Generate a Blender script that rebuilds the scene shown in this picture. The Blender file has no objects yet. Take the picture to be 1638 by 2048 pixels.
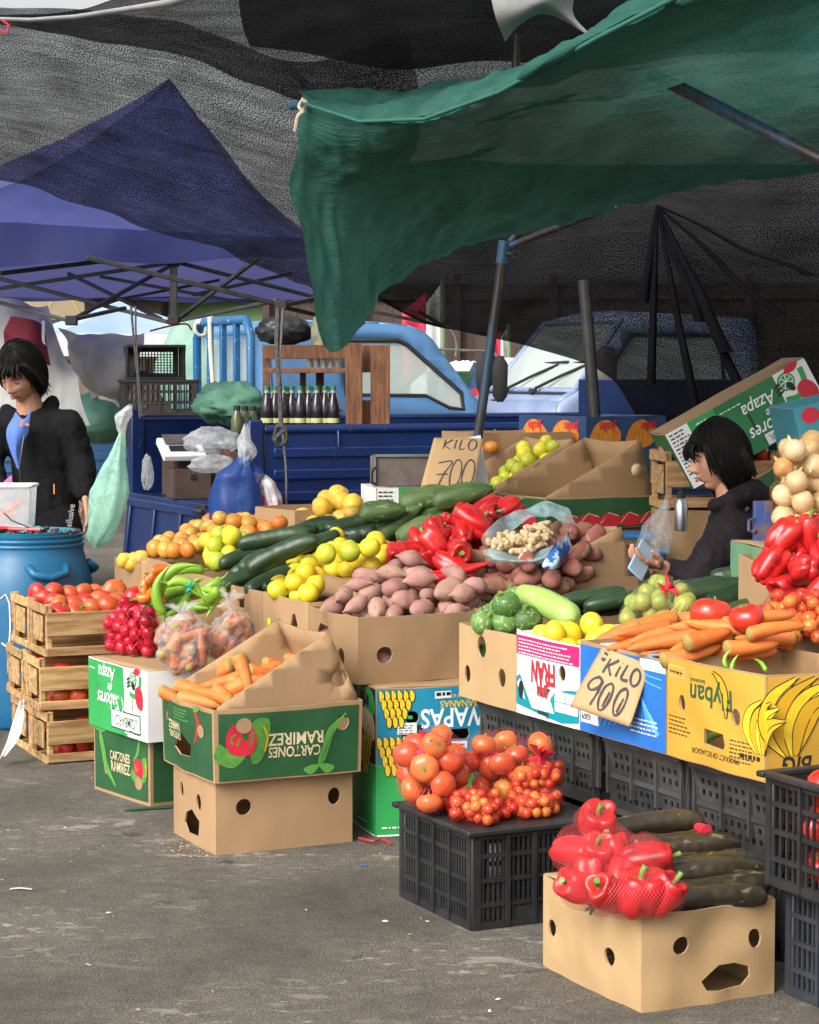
import bpy, math, random
import numpy as np
from math import sin, cos, pi, radians as R, sqrt, atan2
from mathutils import Vector as V, Matrix as MX, noise as NZ
from mathutils.geometry import delaunay_2d_cdt
SC = bpy.context.scene
COL = SC.collection
# ------------------------------------------------------------------ camera, world, sun, exposure
FPX, HZ, CH = 4400.0, 750.0, 1.6          # focal length in pixels of the 1638 px wide photograph, horizon row, eye height
PT = math.atan((1024 - HZ) / FPX)
cam_d = bpy.data.cameras.new('camera'); cam = bpy.data.objects.new('camera', cam_d); COL.objects.link(cam)
cam.location = (0, 0, CH); cam.rotation_euler = (pi / 2 - PT, 0, 0)
cam_d.sensor_fit = 'HORIZONTAL'; cam_d.sensor_width = 36; cam_d.lens = 36 * FPX / 1638
cam_d.clip_start = .1; cam_d.clip_end = 2000
SC.camera = cam
SUN_EL, SUN_AZ = R(38), R(218)            # azimuth clockwise from +Y
w = bpy.data.worlds.new("World"); SC.world = w; w.use_nodes = True
nt = w.node_tree; bg = nt.nodes['Background']
sky = nt.nodes.new('ShaderNodeTexSky'); sky.sky_type = 'NISHITA'; sky.sun_disc = False
sky.sun_elevation = SUN_EL; sky.sun_rotation = SUN_AZ; sky.dust_density = 6; sky.air_density = 1.2
hs = nt.nodes.new('ShaderNodeHueSaturation'); hs.inputs['Saturation'].default_value = .10
nt.links.new(sky.outputs[0], hs.inputs['Color']); nt.links.new(hs.outputs[0], bg.inputs['Color'])
bg.inputs['Strength'].default_value = .15
sd = bpy.data.lights.new('sun', 'SUN'); sd.energy = 1.25; sd.angle = R(42); sd.color = (1, .93, .83)
so = bpy.data.objects.new('sun', sd); COL.objects.link(so)
so.rotation_euler = V((sin(SUN_AZ) * cos(SUN_EL), cos(SUN_AZ) * cos(SUN_EL), sin(SUN_EL))).to_track_quat('Z', 'Y').to_euler()
SC.view_settings.view_transform = 'Standard'; SC.view_settings.look = 'None'; SC.view_settings.gamma = 1
SC.view_settings.exposure = .82
SC.cycles.max_bounces = 10; SC.cycles.transparent_max_bounces = 24
# ------------------------------------------------------------------ pixel -> world helpers (used to lay the place out)
def ray(px, py):
    a, b = (px - 819) / FPX, (1024 - py) / FPX
    return V((a, cos(PT) + b * sin(PT), -sin(PT) + b * cos(PT)))
def P(px, py, Y):
    d = ray(px, py); return V((0, 0, CH)) + d * (Y / d.y)
def PZ(px, py, z):
    d = ray(px, py); return V((0, 0, CH)) + d * ((z - CH) / d.z)
# ------------------------------------------------------------------ materials
def ramp(nt, fac, cols, pos=None):
    r = nt.nodes.new('ShaderNodeValToRGB'); e = r.color_ramp.elements
    n = len(cols)
    while len(e) < n: e.new(.5)
    for i, c in enumerate(cols):
        e[i].position = pos[i] if pos else i / max(1, n - 1)
        e[i].color = (*c, 1) if len(c) == 3 else c
    nt.links.new(fac, r.inputs[0]); return r.outputs[0]
def nz(nt, vec, scale, detail=4, rough=.55, dist=0):
    n = nt.nodes.new('ShaderNodeTexNoise'); n.inputs['Scale'].default_value = scale
    n.inputs['Detail'].default_value = detail; n.inputs['Roughness'].default_value = rough; n.inputs['Distortion'].default_value = dist
    if vec: nt.links.new(vec, n.inputs['Vector'])
    return n.outputs[0]
def mix(nt, fac, a, b, mode='MIX'):
    m = nt.nodes.new('ShaderNodeMix'); m.data_type = 'RGBA'; m.blend_type = mode
    for k, s in ((0, fac), (6, a), (7, b)):
        if hasattr(s, 'is_linked'): nt.links.new(s, m.inputs[k])
        elif isinstance(s, (tuple, list)): m.inputs[k].default_value = (*s, 1)
        else: m.inputs[k].default_value = s
    return m.outputs[2]
def mth(nt, op, a, b=0.0, clamp=False):
    m = nt.nodes.new('ShaderNodeMath'); m.operation = op; m.use_clamp = clamp
    for k, s in ((0, a), (1, b)):
        if hasattr(s, 'is_linked'): nt.links.new(s, m.inputs[k])
        else: m.inputs[k].default_value = s
    return m.outputs[0]
def coords(nt, rnd=True, stretch=None):
    tc = nt.nodes.new('ShaderNodeTexCoord'); v = tc.outputs['Object']
    oi = nt.nodes.new('ShaderNodeObjectInfo')
    if rnd:
        ad = nt.nodes.new('ShaderNodeVectorMath'); ad.operation = 'MULTIPLY_ADD'
        cb = nt.nodes.new('ShaderNodeCombineXYZ')
        for k in range(3): nt.links.new(mth(nt, 'MULTIPLY', oi.outputs['Random'], (37.0, 91.0, 53.0)[k]), cb.inputs[k])
        nt.links.new(v, ad.inputs[0]); ad.inputs[1].default_value = stretch or (1, 1, 1); nt.links.new(cb.outputs[0], ad.inputs[2]); v = ad.outputs[0]
    elif stretch:
        ad = nt.nodes.new('ShaderNodeVectorMath'); ad.operation = 'MULTIPLY'; nt.links.new(v, ad.inputs[0]); ad.inputs[1].default_value = stretch; v = ad.outputs[0]
    return v, oi.outputs['Random']
def pm(name, c1, c2=None, scale=12, rough=.5, bump=0, bscale=150, spec=.5, hue=0, val=0, rcols=None, rmix=1, stretch=None, metal=0, detail=5,
       spots=None, trans=0, alpha=1, coat=0, sss=0, lo=.35, hi=.65, rnd=True, rvar=.0):
    """procedural material: two noise-blended colours, optional per-object colours, spots, bump"""
    m = bpy.data.materials.new(name); m.use_nodes = True; nt = m.node_tree; b = nt.nodes['Principled BSDF']
    v, rn = coords(nt, rnd, stretch)
    if rcols: base = ramp(nt, rn, rcols)
    else: base = None
    if c2 is not None:
        f = nz(nt, v, scale, detail); rp = nt.nodes.new('ShaderNodeMapRange'); rp.inputs[1].default_value = lo; rp.inputs[2].default_value = hi
        nt.links.new(f, rp.inputs[0]); f = rp.outputs[0]
        if base is not None: col = mix(nt, mth(nt, 'MULTIPLY', f, rmix), base, c2)
        else: col = mix(nt, f, c1, c2)
    else:
        col = base if base is not None else None
    if spots:
        sc_, col_, th = spots
        f = nz(nt, v, sc_, 3); rp = nt.nodes.new('ShaderNodeMapRange'); rp.inputs[1].default_value = th; rp.inputs[2].default_value = th + .06
        nt.links.new(f, rp.inputs[0]); col = mix(nt, rp.outputs[0], col if col is not None else c1, col_)
    if hue or val:
        h = nt.nodes.new('ShaderNodeHueSaturation')
        nt.links.new(mth(nt, 'MULTIPLY_ADD', rn, hue), h.inputs['Hue']); h.inputs['Hue'].links[0].from_node.inputs[2].default_value = .5 - hue / 2
        nt.links.new(mth(nt, 'MULTIPLY_ADD', mth(nt, 'FRACT', mth(nt, 'MULTIPLY', rn, 7.31)), val), h.inputs['Value']); h.inputs['Value'].links[0].from_node.inputs[2].default_value = 1 - val / 2
        if col is None: h.inputs['Color'].default_value = (*c1, 1)
        else: nt.links.new(col, h.inputs['Color'])
        col = h.outputs[0]
    if col is None: b.inputs['Base Color'].default_value = (*c1, 1)
    else: nt.links.new(col, b.inputs['Base Color'])
    b.inputs['Roughness'].default_value = rough
    if rvar:
        nt.links.new(mth(nt, 'MULTIPLY_ADD', nz(nt, v, scale * 2.3, 4), rvar), b.inputs['Roughness']); b.inputs['Roughness'].links[0].from_node.inputs[2].default_value = rough - rvar / 2
    b.inputs['Specular IOR Level'].default_value = spec
    b.inputs['Metallic'].default_value = metal; b.inputs['Alpha'].default_value = alpha
    b.inputs['Transmission Weight'].default_value = trans; b.inputs['Coat Weight'].default_value = coat
    if sss: b.inputs['Subsurface Weight'].default_value = sss; b.inputs['Subsurface Radius'].default_value = (.01, .005, .003)
    if bump:
        bp = nt.nodes.new('ShaderNodeBump'); bp.inputs['Strength'].default_value = bump; bp.inputs['Distance'].default_value = .004
        nt.links.new(nz(nt, v, bscale, 4), bp.inputs['Height']); nt.links.new(bp.outputs[0], b.inputs['Normal'])
    return m
def cloth_net(name, col, open_, scale=(900, 900), transl=.35, col2=None, wscale=9, soft=.22, lines=0):
    """woven shade net: dark threads, light passing through the fine weave; open_ = mean share of open weave"""
    m = bpy.data.materials.new(name); m.use_nodes = True; nt = m.node_tree; nt.nodes.clear()
    out = nt.nodes.new('ShaderNodeOutputMaterial')
    uv = nt.nodes.new('ShaderNodeTexCoord').outputs['UV']
    def sv(s, rot=0):
        a = nt.nodes.new('ShaderNodeMapping'); nt.links.new(uv, a.inputs[0]); a.inputs['Scale'].default_value = s; a.inputs['Rotation'].default_value = (0, 0, rot); return a.outputs[0]
    dif = nt.nodes.new('ShaderNodeBsdfDiffuse'); tr = nt.nodes.new('ShaderNodeBsdfTranslucent'); tp = nt.nodes.new('ShaderNodeBsdfTransparent')
    fib = nz(nt, sv((scale[0], scale[1] * .3, 1), .25), 1, 3, .7)
    big = nz(nt, uv, wscale, 5); creases = nz(nt, sv((3, 26, 1), .3), 1, 4, .6, 1.5)
    f0 = mth(nt, 'MULTIPLY_ADD', fib, 1.9); f0.node.inputs[2].default_value = -.62
    f0 = mth(nt, 'ADD', f0, mth(nt, 'MULTIPLY_ADD', big, 1.0)); f0.node.inputs[1].links[0].from_node.inputs[2].default_value = -.35
    if lines:
        wv_ = nt.nodes.new('ShaderNodeTexWave'); wv_.inputs['Scale'].default_value = lines; wv_.inputs['Distortion'].default_value = 1.2; wv_.inputs['Detail'].default_value = 2; nt.links.new(sv((1, 1, 1), .5), wv_.inputs[0])
        f0 = mth(nt, 'ADD', f0, mth(nt, 'MULTIPLY', wv_.outputs['Fac'], .35))
    c = mix(nt, mth(nt, 'MULTIPLY', f0, .8, True), col, col2 or tuple(x * 2.5 + .01 for x in col))
    nt.links.new(c, dif.inputs[0]); nt.links.new(c, tr.inputs[0])
    bp = nt.nodes.new('ShaderNodeBump'); bp.inputs['Strength'].default_value = .6; bp.inputs['Distance'].default_value = .02
    nt.links.new(creases, bp.inputs['Height']); nt.links.new(bp.outputs[0], dif.inputs['Normal']); nt.links.new(bp.outputs[0], tr.inputs['Normal'])
    m1 = nt.nodes.new('ShaderNodeMixShader'); m1.inputs[0].default_value = transl; nt.links.new(dif.outputs[0], m1.inputs[1]); nt.links.new(tr.outputs[0], m1.inputs[2])
    h = nz(nt, sv((scale[0] * .8, scale[1] * .5, 1), .25), 1, 2, .6)
    rp = nt.nodes.new('ShaderNodeMapRange'); rp.inputs[1].default_value = .5 - soft / 2; rp.inputs[2].default_value = .5 + soft; nt.links.new(h, rp.inputs[0])
    dens = nt.nodes.new('ShaderNodeMapRange'); dens.inputs[1].default_value = .32; dens.inputs[2].default_value = .68; dens.inputs[3].default_value = .6; dens.inputs[4].default_value = 2.6
    dn = mth(nt, 'ADD', mth(nt, 'MULTIPLY', big, .5), mth(nt, 'MULTIPLY', creases, .5)); nt.links.new(dn, dens.inputs[0])
    f = mth(nt, 'MULTIPLY', mth(nt, 'MULTIPLY', rp.outputs[0], dens.outputs[0]), open_ * 2, True)
    m2 = nt.nodes.new('ShaderNodeMixShader'); nt.links.new(f, m2.inputs[0]); nt.links.new(m1.outputs[0], m2.inputs[1]); nt.links.new(tp.outputs[0], m2.inputs[2])
    nt.links.new(m2.outputs[0], out.inputs[0]); return m
def film(name, col, cover=.35, rough=.25, wr=30):
    """thin clear or milky plastic bag film with crinkle highlights"""
    m = bpy.data.materials.new(name); m.use_nodes = True; nt = m.node_tree; nt.nodes.clear()
    out = nt.nodes.new('ShaderNodeOutputMaterial'); v, rn = coords(nt, True)
    b = nt.nodes.new('ShaderNodeBsdfPrincipled'); b.inputs['Base Color'].default_value = (*col, 1); b.inputs['Roughness'].default_value = rough
    tr = nt.nodes.new('ShaderNodeBsdfTranslucent'); tr.inputs[0].default_value = (*col, 1)
    tp = nt.nodes.new('ShaderNodeBsdfTransparent')
    n = nz(nt, v, wr, 5, .7, 1.2)
    bp = nt.nodes.new('ShaderNodeBump'); bp.inputs['Strength'].default_value = .8; bp.inputs['Distance'].default_value = .012
    nt.links.new(n, bp.inputs['Height']); nt.links.new(bp.outputs[0], b.inputs['Normal'])
    m1 = nt.nodes.new('ShaderNodeMixShader'); m1.inputs[0].default_value = .4; nt.links.new(b.outputs[0], m1.inputs[1]); nt.links.new(tr.outputs[0], m1.inputs[2])
    rp = nt.nodes.new('ShaderNodeMapRange'); rp.inputs[1].default_value = .35; rp.inputs[2].default_value = .75
    rp.inputs[3].default_value = cover * .6; rp.inputs[4].default_value = min(1, cover * 1.6); nt.links.new(n, rp.inputs[0])
    m2 = nt.nodes.new('ShaderNodeMixShader'); nt.links.new(rp.outputs[0], m2.inputs[0]); nt.links.new(tp.outputs[0], m2.inputs[1]); nt.links.new(m1.outputs[0], m2.inputs[2])
    nt.links.new(m2.outputs[0], out.inputs[0]); return m
def netting(name, col, cell=.012, th=.16):
    """knitted produce net: crossing threads, the rest open"""
    m = bpy.data.materials.new(name); m.use_nodes = True; nt = m.node_tree; nt.nodes.clear()
    out = nt.nodes.new('ShaderNodeOutputMaterial'); uv = nt.nodes.new('ShaderNodeTexCoord').outputs['UV']
    sp = nt.nodes.new('ShaderNodeSeparateXYZ'); nt.links.new(uv, sp.inputs[0])
    fs = []
    for s in (1, -1):
        a = mth(nt, 'ADD', mth(nt, 'DIVIDE', sp.outputs[0], cell), mth(nt, 'MULTIPLY', mth(nt, 'DIVIDE', sp.outputs[1], cell), s * .7))
        fs.append(mth(nt, 'LESS_THAN', mth(nt, 'FRACT', a), th))
    f = mth(nt, 'MAXIMUM', fs[0], fs[1])
    b = nt.nodes.new('ShaderNodeBsdfPrincipled'); b.inputs['Base Color'].default_value = (*col, 1); b.inputs['Roughness'].default_value = .45
    tp = nt.nodes.new('ShaderNodeBsdfTransparent'); m2 = nt.nodes.new('ShaderNodeMixShader')
    nt.links.new(f, m2.inputs[0]); nt.links.new(tp.outputs[0], m2.inputs[1]); nt.links.new(b.outputs[0], m2.inputs[2])
    nt.links.new(m2.outputs[0], out.inputs[0]); return m
# ------------------------------------------------------------------ objects
def tag(o, label=None, cat=None, group=None, kind=None):
    if label: o['label'] = label
    if cat: o['category'] = cat
    if group: o['group'] = group
    if kind: o['kind'] = kind
    return o
def thing(name, label, cat, loc=(0, 0, 0), rz=0, group=None, rot=None):
    o = bpy.data.objects.new(name, None); COL.objects.link(o); o.empty_display_size = .1
    o.location = loc; o.rotation_euler = rot if rot else (0, 0, rz); return tag(o, label, cat, group)
def dup(o, parent=None):
    c = o.copy(); COL.objects.link(c); c.parent = parent
    for ch in list(o.children): dup(ch, c)
    return c
class MB:
    def __init__(s): s.v = []; s.f = []; s.m = []; s.uv = None
    def add(s, vs, fs, mi=0, T=None):
        n = len(s.v)
        s.v += [tuple(T @ V(p)) if T is not None else tuple(p) for p in vs]
        for f in fs: s.f.append([i + n for i in f]); s.m.append(mi)
        return s
    def box(s, c, d, mi=0, T=None):
        x, y, z = d[0] / 2, d[1] / 2, d[2] / 2
        vs = [V(c) + V((a * x, b * y, e * z)) for a in (-1, 1) for b in (-1, 1) for e in (-1, 1)]
        return s.add(vs, [(0, 1, 3, 2), (4, 6, 7, 5), (0, 4, 5, 1), (2, 3, 7, 6), (0, 2, 6, 4), (1, 5, 7, 3)], mi, T)
    def bar(s, a, b, wd, hd=None, mi=0, up=(0, 0, 1)):
        a, b = V(a), V(b); d = b - a; L = d.length; d.normalize(); u = V(up)
        if abs(d.dot(u)) > .98: u = V((0, 1, 0))
        x = d.cross(u).normalized(); y = x.cross(d)
        hd = hd or wd
        vs = [p + x * (i * wd / 2) + y * (j * hd / 2) for p in (a, b) for i, j in ((-1, -1), (1, -1), (1, 1), (-1, 1))]
        return s.add(vs, [(3, 2, 1, 0), (4, 5, 6, 7), (0, 1, 5, 4), (1, 2, 6, 5), (2, 3, 7, 6), (3, 0, 4, 7)], mi)
    def tube(s, pts, r, n=8, mi=0, cap=True, flat=1):
        pts = [V(p) for p in pts]; rs = r if isinstance(r, (list, tuple)) else [r] * len(pts)
        vs = []; t0 = None; x = None
        for i, p in enumerate(pts):
            d = (pts[min(i + 1, len(pts) - 1)] - pts[max(i - 1, 0)]).normalized()
            if x is None:
                u = V((0, 0, 1)) if abs(d.z) < .9 else V((0, 1, 0)); x = d.cross(u).normalized()
            else: x = (x - d * x.dot(d)).normalized()
            y = d.cross(x)
            for k in range(n):
                a = 2 * pi * k / n; vs.append(p + x * cos(a) * rs[i] + y * sin(a) * rs[i] * flat)
        fs = [(i * n + k, i * n + (k + 1) % n, (i + 1) * n + (k + 1) % n, (i + 1) * n + k) for i in range(len(pts) - 1) for k in range(n)]
        if cap: fs += [tuple(range(n - 1, -1, -1)), tuple((len(pts) - 1) * n + k for k in range(n))]
        return s.add(vs, fs, mi)
    def lathe(s, prof, n=24, mi=0, T=None):
        vs = [(r * cos(2 * pi * k / n), r * sin(2 * pi * k / n), z) for r, z in prof for k in range(n)]
        fs = [(i * n + k, i * n + (k + 1) % n, (i + 1) * n + (k + 1) % n, (i + 1) * n + k) for i in range(len(prof) - 1) for k in range(n)]
        return s.add(vs, fs, mi, T)
    def grid(s, fn, nu, nv, mi=0, closed=False):
        vs = [fn(i / nu, j / nv) for j in range(nv + 1) for i in range(nu + (0 if closed else 1))]
        w = nu + (0 if closed else 1)
        fs = [(j * w + i, j * w + (i + 1) % w, (j + 1) * w + (i + 1) % w, (j + 1) * w + i) for j in range(nv) for i in range(nu)]
        return s.add(vs, fs, mi)
    def slab(s, poly, th, T=None, mi=0):
        """2-D outline in local x,z given thickness along y (centred), counter-clockwise seen from -y"""
        n = len(poly)
        vs = [(p[0], -th / 2, p[1]) for p in poly] + [(p[0], th / 2, p[1]) for p in poly]
        return s.add(vs, [tuple(range(n)), tuple(range(2 * n - 1, n - 1, -1))] + [(i, n + i, n + (i + 1) % n, (i + 1) % n) for i in range(n)], mi, T)
    def obj(s, name, mats, parent=None, smooth=40, bevel=0, loc=None, rz=0, sub=0, solid=0):
        me = bpy.data.meshes.new(name); me.from_pydata(s.v, [], s.f)
        mats = mats if isinstance(mats, (list, tuple)) else [mats]
        for m in mats: me.materials.append(m)
        me.polygons.foreach_set('material_index', s.m)
        if s.uv:
            ul = me.uv_layers.new(name='uv'); li = np.empty(len(me.loops), dtype=np.int32); me.loops.foreach_get('vertex_index', li)
            ul.data.foreach_set('uv', np.array(s.uv, dtype=np.float32)[li].ravel())
        me.update()
        if smooth:
            me.polygons.foreach_set('use_smooth', [True] * len(me.polygons))
            if smooth < 180: me.set_sharp_from_angle(angle=R(smooth))
        o = bpy.data.objects.new(name, me); COL.objects.link(o)
        if parent: o.parent = parent
        if loc is not None: o.location = loc
        if rz: o.rotation_euler = (0, 0, rz)
        if solid:
            md = o.modifiers.new('solid', 'SOLIDIFY'); md.thickness = solid; md.offset = 0
        if bevel:
            md = o.modifiers.new('bevel', 'BEVEL'); md.width = bevel; md.segments = 2; md.limit_method = 'ANGLE'; md.angle_limit = R(50); md.harden_normals = False
        if sub:
            md = o.modifiers.new('sub', 'SUBSURF'); md.levels = sub; md.render_levels = sub
        return o
def cr(ps, t):
    """Catmull-Rom through points ps at t in 0..1"""
    n = len(ps) - 1; x = min(max(t, 0), .99999) * n; i = int(x); f = x - i
    g = lambda k: V(ps[min(max(k, 0), n)]) if 0 <= k <= n else (V(ps[0]) * 2 - V(ps[1]) if k < 0 else V(ps[n]) * 2 - V(ps[n - 1]))
    a, b, c, d = g(i - 1), g(i), g(i + 1), g(i + 2)
    return .5 * ((2 * b) + (c - a) * f + (2 * a - 5 * b + 4 * c - d) * f * f + (3 * b - a - 3 * c + d) * f ** 3)
def sheet(name, rows, nu, nv, mat, parent=None, wr=(), label=None, cat=None, uvs=(1, 1), group=None, hook=None, smooth=180):
    """cloth through a grid of world points; wr = [(scale vec, amplitude)] wrinkle noise"""
    mb = MB(); uv = []
    curves = [[V(p) for p in r] for r in rows]
    for j in range(nv + 1):
        v = j / nv; pass
    pts = [[None] * (nu + 1) for _ in range(nv + 1)]
    for i in range(nu + 1):
        colp = [cr(r, i / nu) for r in curves]
        for j in range(nv + 1): pts[j][i] = cr(colp, j / nv)
    res = []
    for j in range(nv + 1):
        for i in range(nu + 1):
            p = pts[j][i]
            a = pts[j][min(i + 1, nu)] - pts[j][max(i - 1, 0)]; b = pts[min(j + 1, nv)][i] - pts[max(j - 1, 0)][i]
            n = a.cross(b); n = n.normalized() if n.length > 1e-9 else V((0, 0, 1))
            d = 0
            for sc_, am in wr: d += am * NZ.noise(V((p.x * sc_[0], p.y * sc_[1], p.z * sc_[2])))
            q = p + n * d
            if hook: q = hook(i / nu, j / nv, q, n)
            res.append(q); uv.append((i / nu * uvs[0], j / nv * uvs[1]))
    mb.v = [tuple(p) for p in res]; w = nu + 1
    mb.f = [[j * w + i, j * w + i + 1, (j + 1) * w + i + 1, (j + 1) * w + i] for j in range(nv) for i in range(nu)]; mb.m = [0] * len(mb.f)
    mb.uv = uv
    o = mb.obj(name, mat, parent, smooth=smooth)
    if label: tag(o, label, cat, group)
    return o
# ------------------------------------------------------------------ flat panels with holes, printed artwork, cardboard boxes
def inpoly(x, y, p):
    c = False; n = len(p); j = n - 1
    for i in range(n):
        if (p[i][1] > y) != (p[j][1] > y) and x < (p[j][0] - p[i][0]) * (y - p[i][1]) / (p[j][1] - p[i][1] + 1e-12) + p[i][0]: c = not c
        j = i
    return c
def densify(p, st):
    o = []
    for i in range(len(p)):
        a, b = V(p[i]).to_2d(), V(p[(i + 1) % len(p)]).to_2d(); k = max(1, int((b - a).length / st + .5))
        for q in range(k): o.append(tuple(a + (b - a) * (q / k)))
    return o
def panel(outline, holes=(), st=.05, grid=True):
    """triangulated 2-D region; returns points, triangles"""
    out = densify(outline, st); loops = [out] + [densify(h, st) for h in holes]
    vs = []; ed = []
    for L in loops:
        n = len(vs); vs += [V(p) for p in L]; ed += [(n + i, n + (i + 1) % len(L)) for i in range(len(L))]
    if grid:
        xs = [p[0] for p in out]; ys = [p[1] for p in out]
        nx = int((max(xs) - min(xs)) / st); ny = int((max(ys) - min(ys)) / st)
        for i in range(1, nx):
            for j in range(1, ny):
                x = min(xs) + (max(xs) - min(xs)) * i / nx; y = min(ys) + (max(ys) - min(ys)) * j / ny
                if inpoly(x, y, out) and not any(inpoly(x, y, h) for h in loops[1:]): vs.append(V((x, y)))
    r = delaunay_2d_cdt(vs, ed, [], 0, 1e-6)
    pv = [(p.x, p.y) for p in r[0]]; tr = []
    for f in r[2]:
        cx = sum(pv[i][0] for i in f) / len(f); cy = sum(pv[i][1] for i in f) / len(f)
        if inpoly(cx, cy, out) and not any(inpoly(cx, cy, h) for h in loops[1:]): tr.append(list(f))
    return pv, tr
def circ(x, y, r, n=18, ry=None, rot=0):
    ry = ry or r
    return [(x + r * cos(a) * cos(rot) - ry * sin(a) * sin(rot), y + r * cos(a) * sin(rot) + ry * sin(a) * cos(rot)) for a in (2 * pi * k / n for k in range(n))]
_tc = {}
def text2d(s, size=1, sx=1, bold=0, shear=0):
    k = (s, bold, shear)
    if k not in _tc:
        c = bpy.data.curves.new('lettering', 'FONT'); c.body = s; c.align_x = 'CENTER'; c.align_y = 'CENTER'; c.resolution_u = 3; c.offset = bold; c.shear = shear; c.fill_mode = 'FRONT'
        o = bpy.data.objects.new('lettering', c); COL.objects.link(o)
        dg = bpy.context.evaluated_depsgraph_get(); me = bpy.data.meshes.new_from_object(o.evaluated_get(dg))
        _tc[k] = ([(v.co.x, v.co.y) for v in me.vertices], [list(p.vertices) for p in me.polygons])
        bpy.data.objects.remove(o); bpy.data.meshes.remove(me); bpy.data.curves.remove(c)
    vs, fs = _tc[k]; return [(x * size * sx, y * size) for x, y in vs], fs
class Art:
    """printed artwork in face coordinates (metres from the face's lower left corner); flip turns it upside down"""
    def __init__(s, w, h, flip=False): s.w, s.h, s.flip, s.items = w, h, flip, []
    def t(s, p): return (s.w - p[0], s.h - p[1]) if s.flip else (p[0], p[1])
    def poly(s, pts, m, ly=1, grid=False, holes=()): s.items.append((*panel([s.t(p) for p in pts], [[s.t(q) for q in h] for h in holes], .028, grid), m, ly)); return s
    def rect(s, x0, y0, x1, y1, m, ly=0, holes=()): return s.poly([(x0, y0), (x1, y0), (x1, y1), (x0, y1)], m, ly, True, holes)
    def ell(s, x, y, rx, ry, m, ly=1, rot=0, n=18): return s.poly(circ(x, y, rx, n, ry, rot), m, ly)
    def line(s, pts, wd, m, ly=2, closed=False):
        ps = [V(s.t(p)) for p in pts]
        if closed: ps.append(ps[0])
        vs = []; fs = []
        for i, p in enumerate(ps):
            d = ps[min(i + 1, len(ps) - 1)] - ps[max(i - 1, 0)]
            if closed and i in (0, len(ps) - 1): d = ps[1] - ps[-2]
            d = d.normalized() if d.length else V((1, 0)); n_ = V((-d.y, d.x)) * (wd[i] if isinstance(wd, (list, tuple)) else wd) / 2
            vs += [tuple(p + n_), tuple(p - n_)]
            if i: fs.append([2 * i - 2, 2 * i - 1, 2 * i + 1, 2 * i])
        s.items.append((vs, fs, m, ly)); return s
    def curve(s, pts, wd, m, ly=2, n=14): return s.line([tuple(cr([V((*p, 0)) for p in pts], i / n))[:2] for i in range(n + 1)], wd, m, ly)
    def blob(s, pts, m, ly=1, n=24):
        q = [V((*p, 0)) for p in pts]; q = q[-1:] + q + q[:2]
        k = len(pts); o = []
        for i in range(n):
            x = i / n * k; a = int(x); f = x - a
            A, B, C_, D = q[a], q[a + 1], q[a + 2], q[min(a + 3, len(q) - 1)] if a + 3 < len(q) else q[a + 3 - k]
            p = .5 * ((2 * B) + (C_ - A) * f + (2 * A - 5 * B + 4 * C_ - D) * f * f + (3 * B - A - 3 * C_ + D) * f ** 3); o.append((p.x, p.y))
        return s.poly(o, m, ly)
    def text(s, tx, x, y, size, m, ly=2, sx=1, bold=0, shear=0, rot=0):
        vs, fs = text2d(tx, size, sx, bold, shear); c, q = cos(rot), sin(rot)
        s.items.append(([s.t((x + a * c - b * q, y + a * q + b * c)) for a, b in vs], fs, m, ly)); return s
    def lines(s, x, y, wd, n, pitch, m, th=.004, seed=1, ly=2):
        """rows of very small unreadable print"""
        rg = random.Random(seed)
        for k in range(n):
            xx = x; yy = y - k * pitch
            while xx < x + wd * (.75 + .25 * rg.random()):
                l = rg.uniform(.006, .02); s.line([(xx, yy), (xx + l, yy)], th, m, ly); xx += l + .005
        return s
    def build(s, name, fmap, parent):
        mb = MB(); mats = []
        for vs, fs, m, ly in s.items:
            if m not in mats: mats.append(m)
            mb.add([fmap(x, y, .0015 + .0007 * ly) for x, y in vs], fs, mats.index(m))
        return mb.obj(name, mats, parent, smooth=180)
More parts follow.
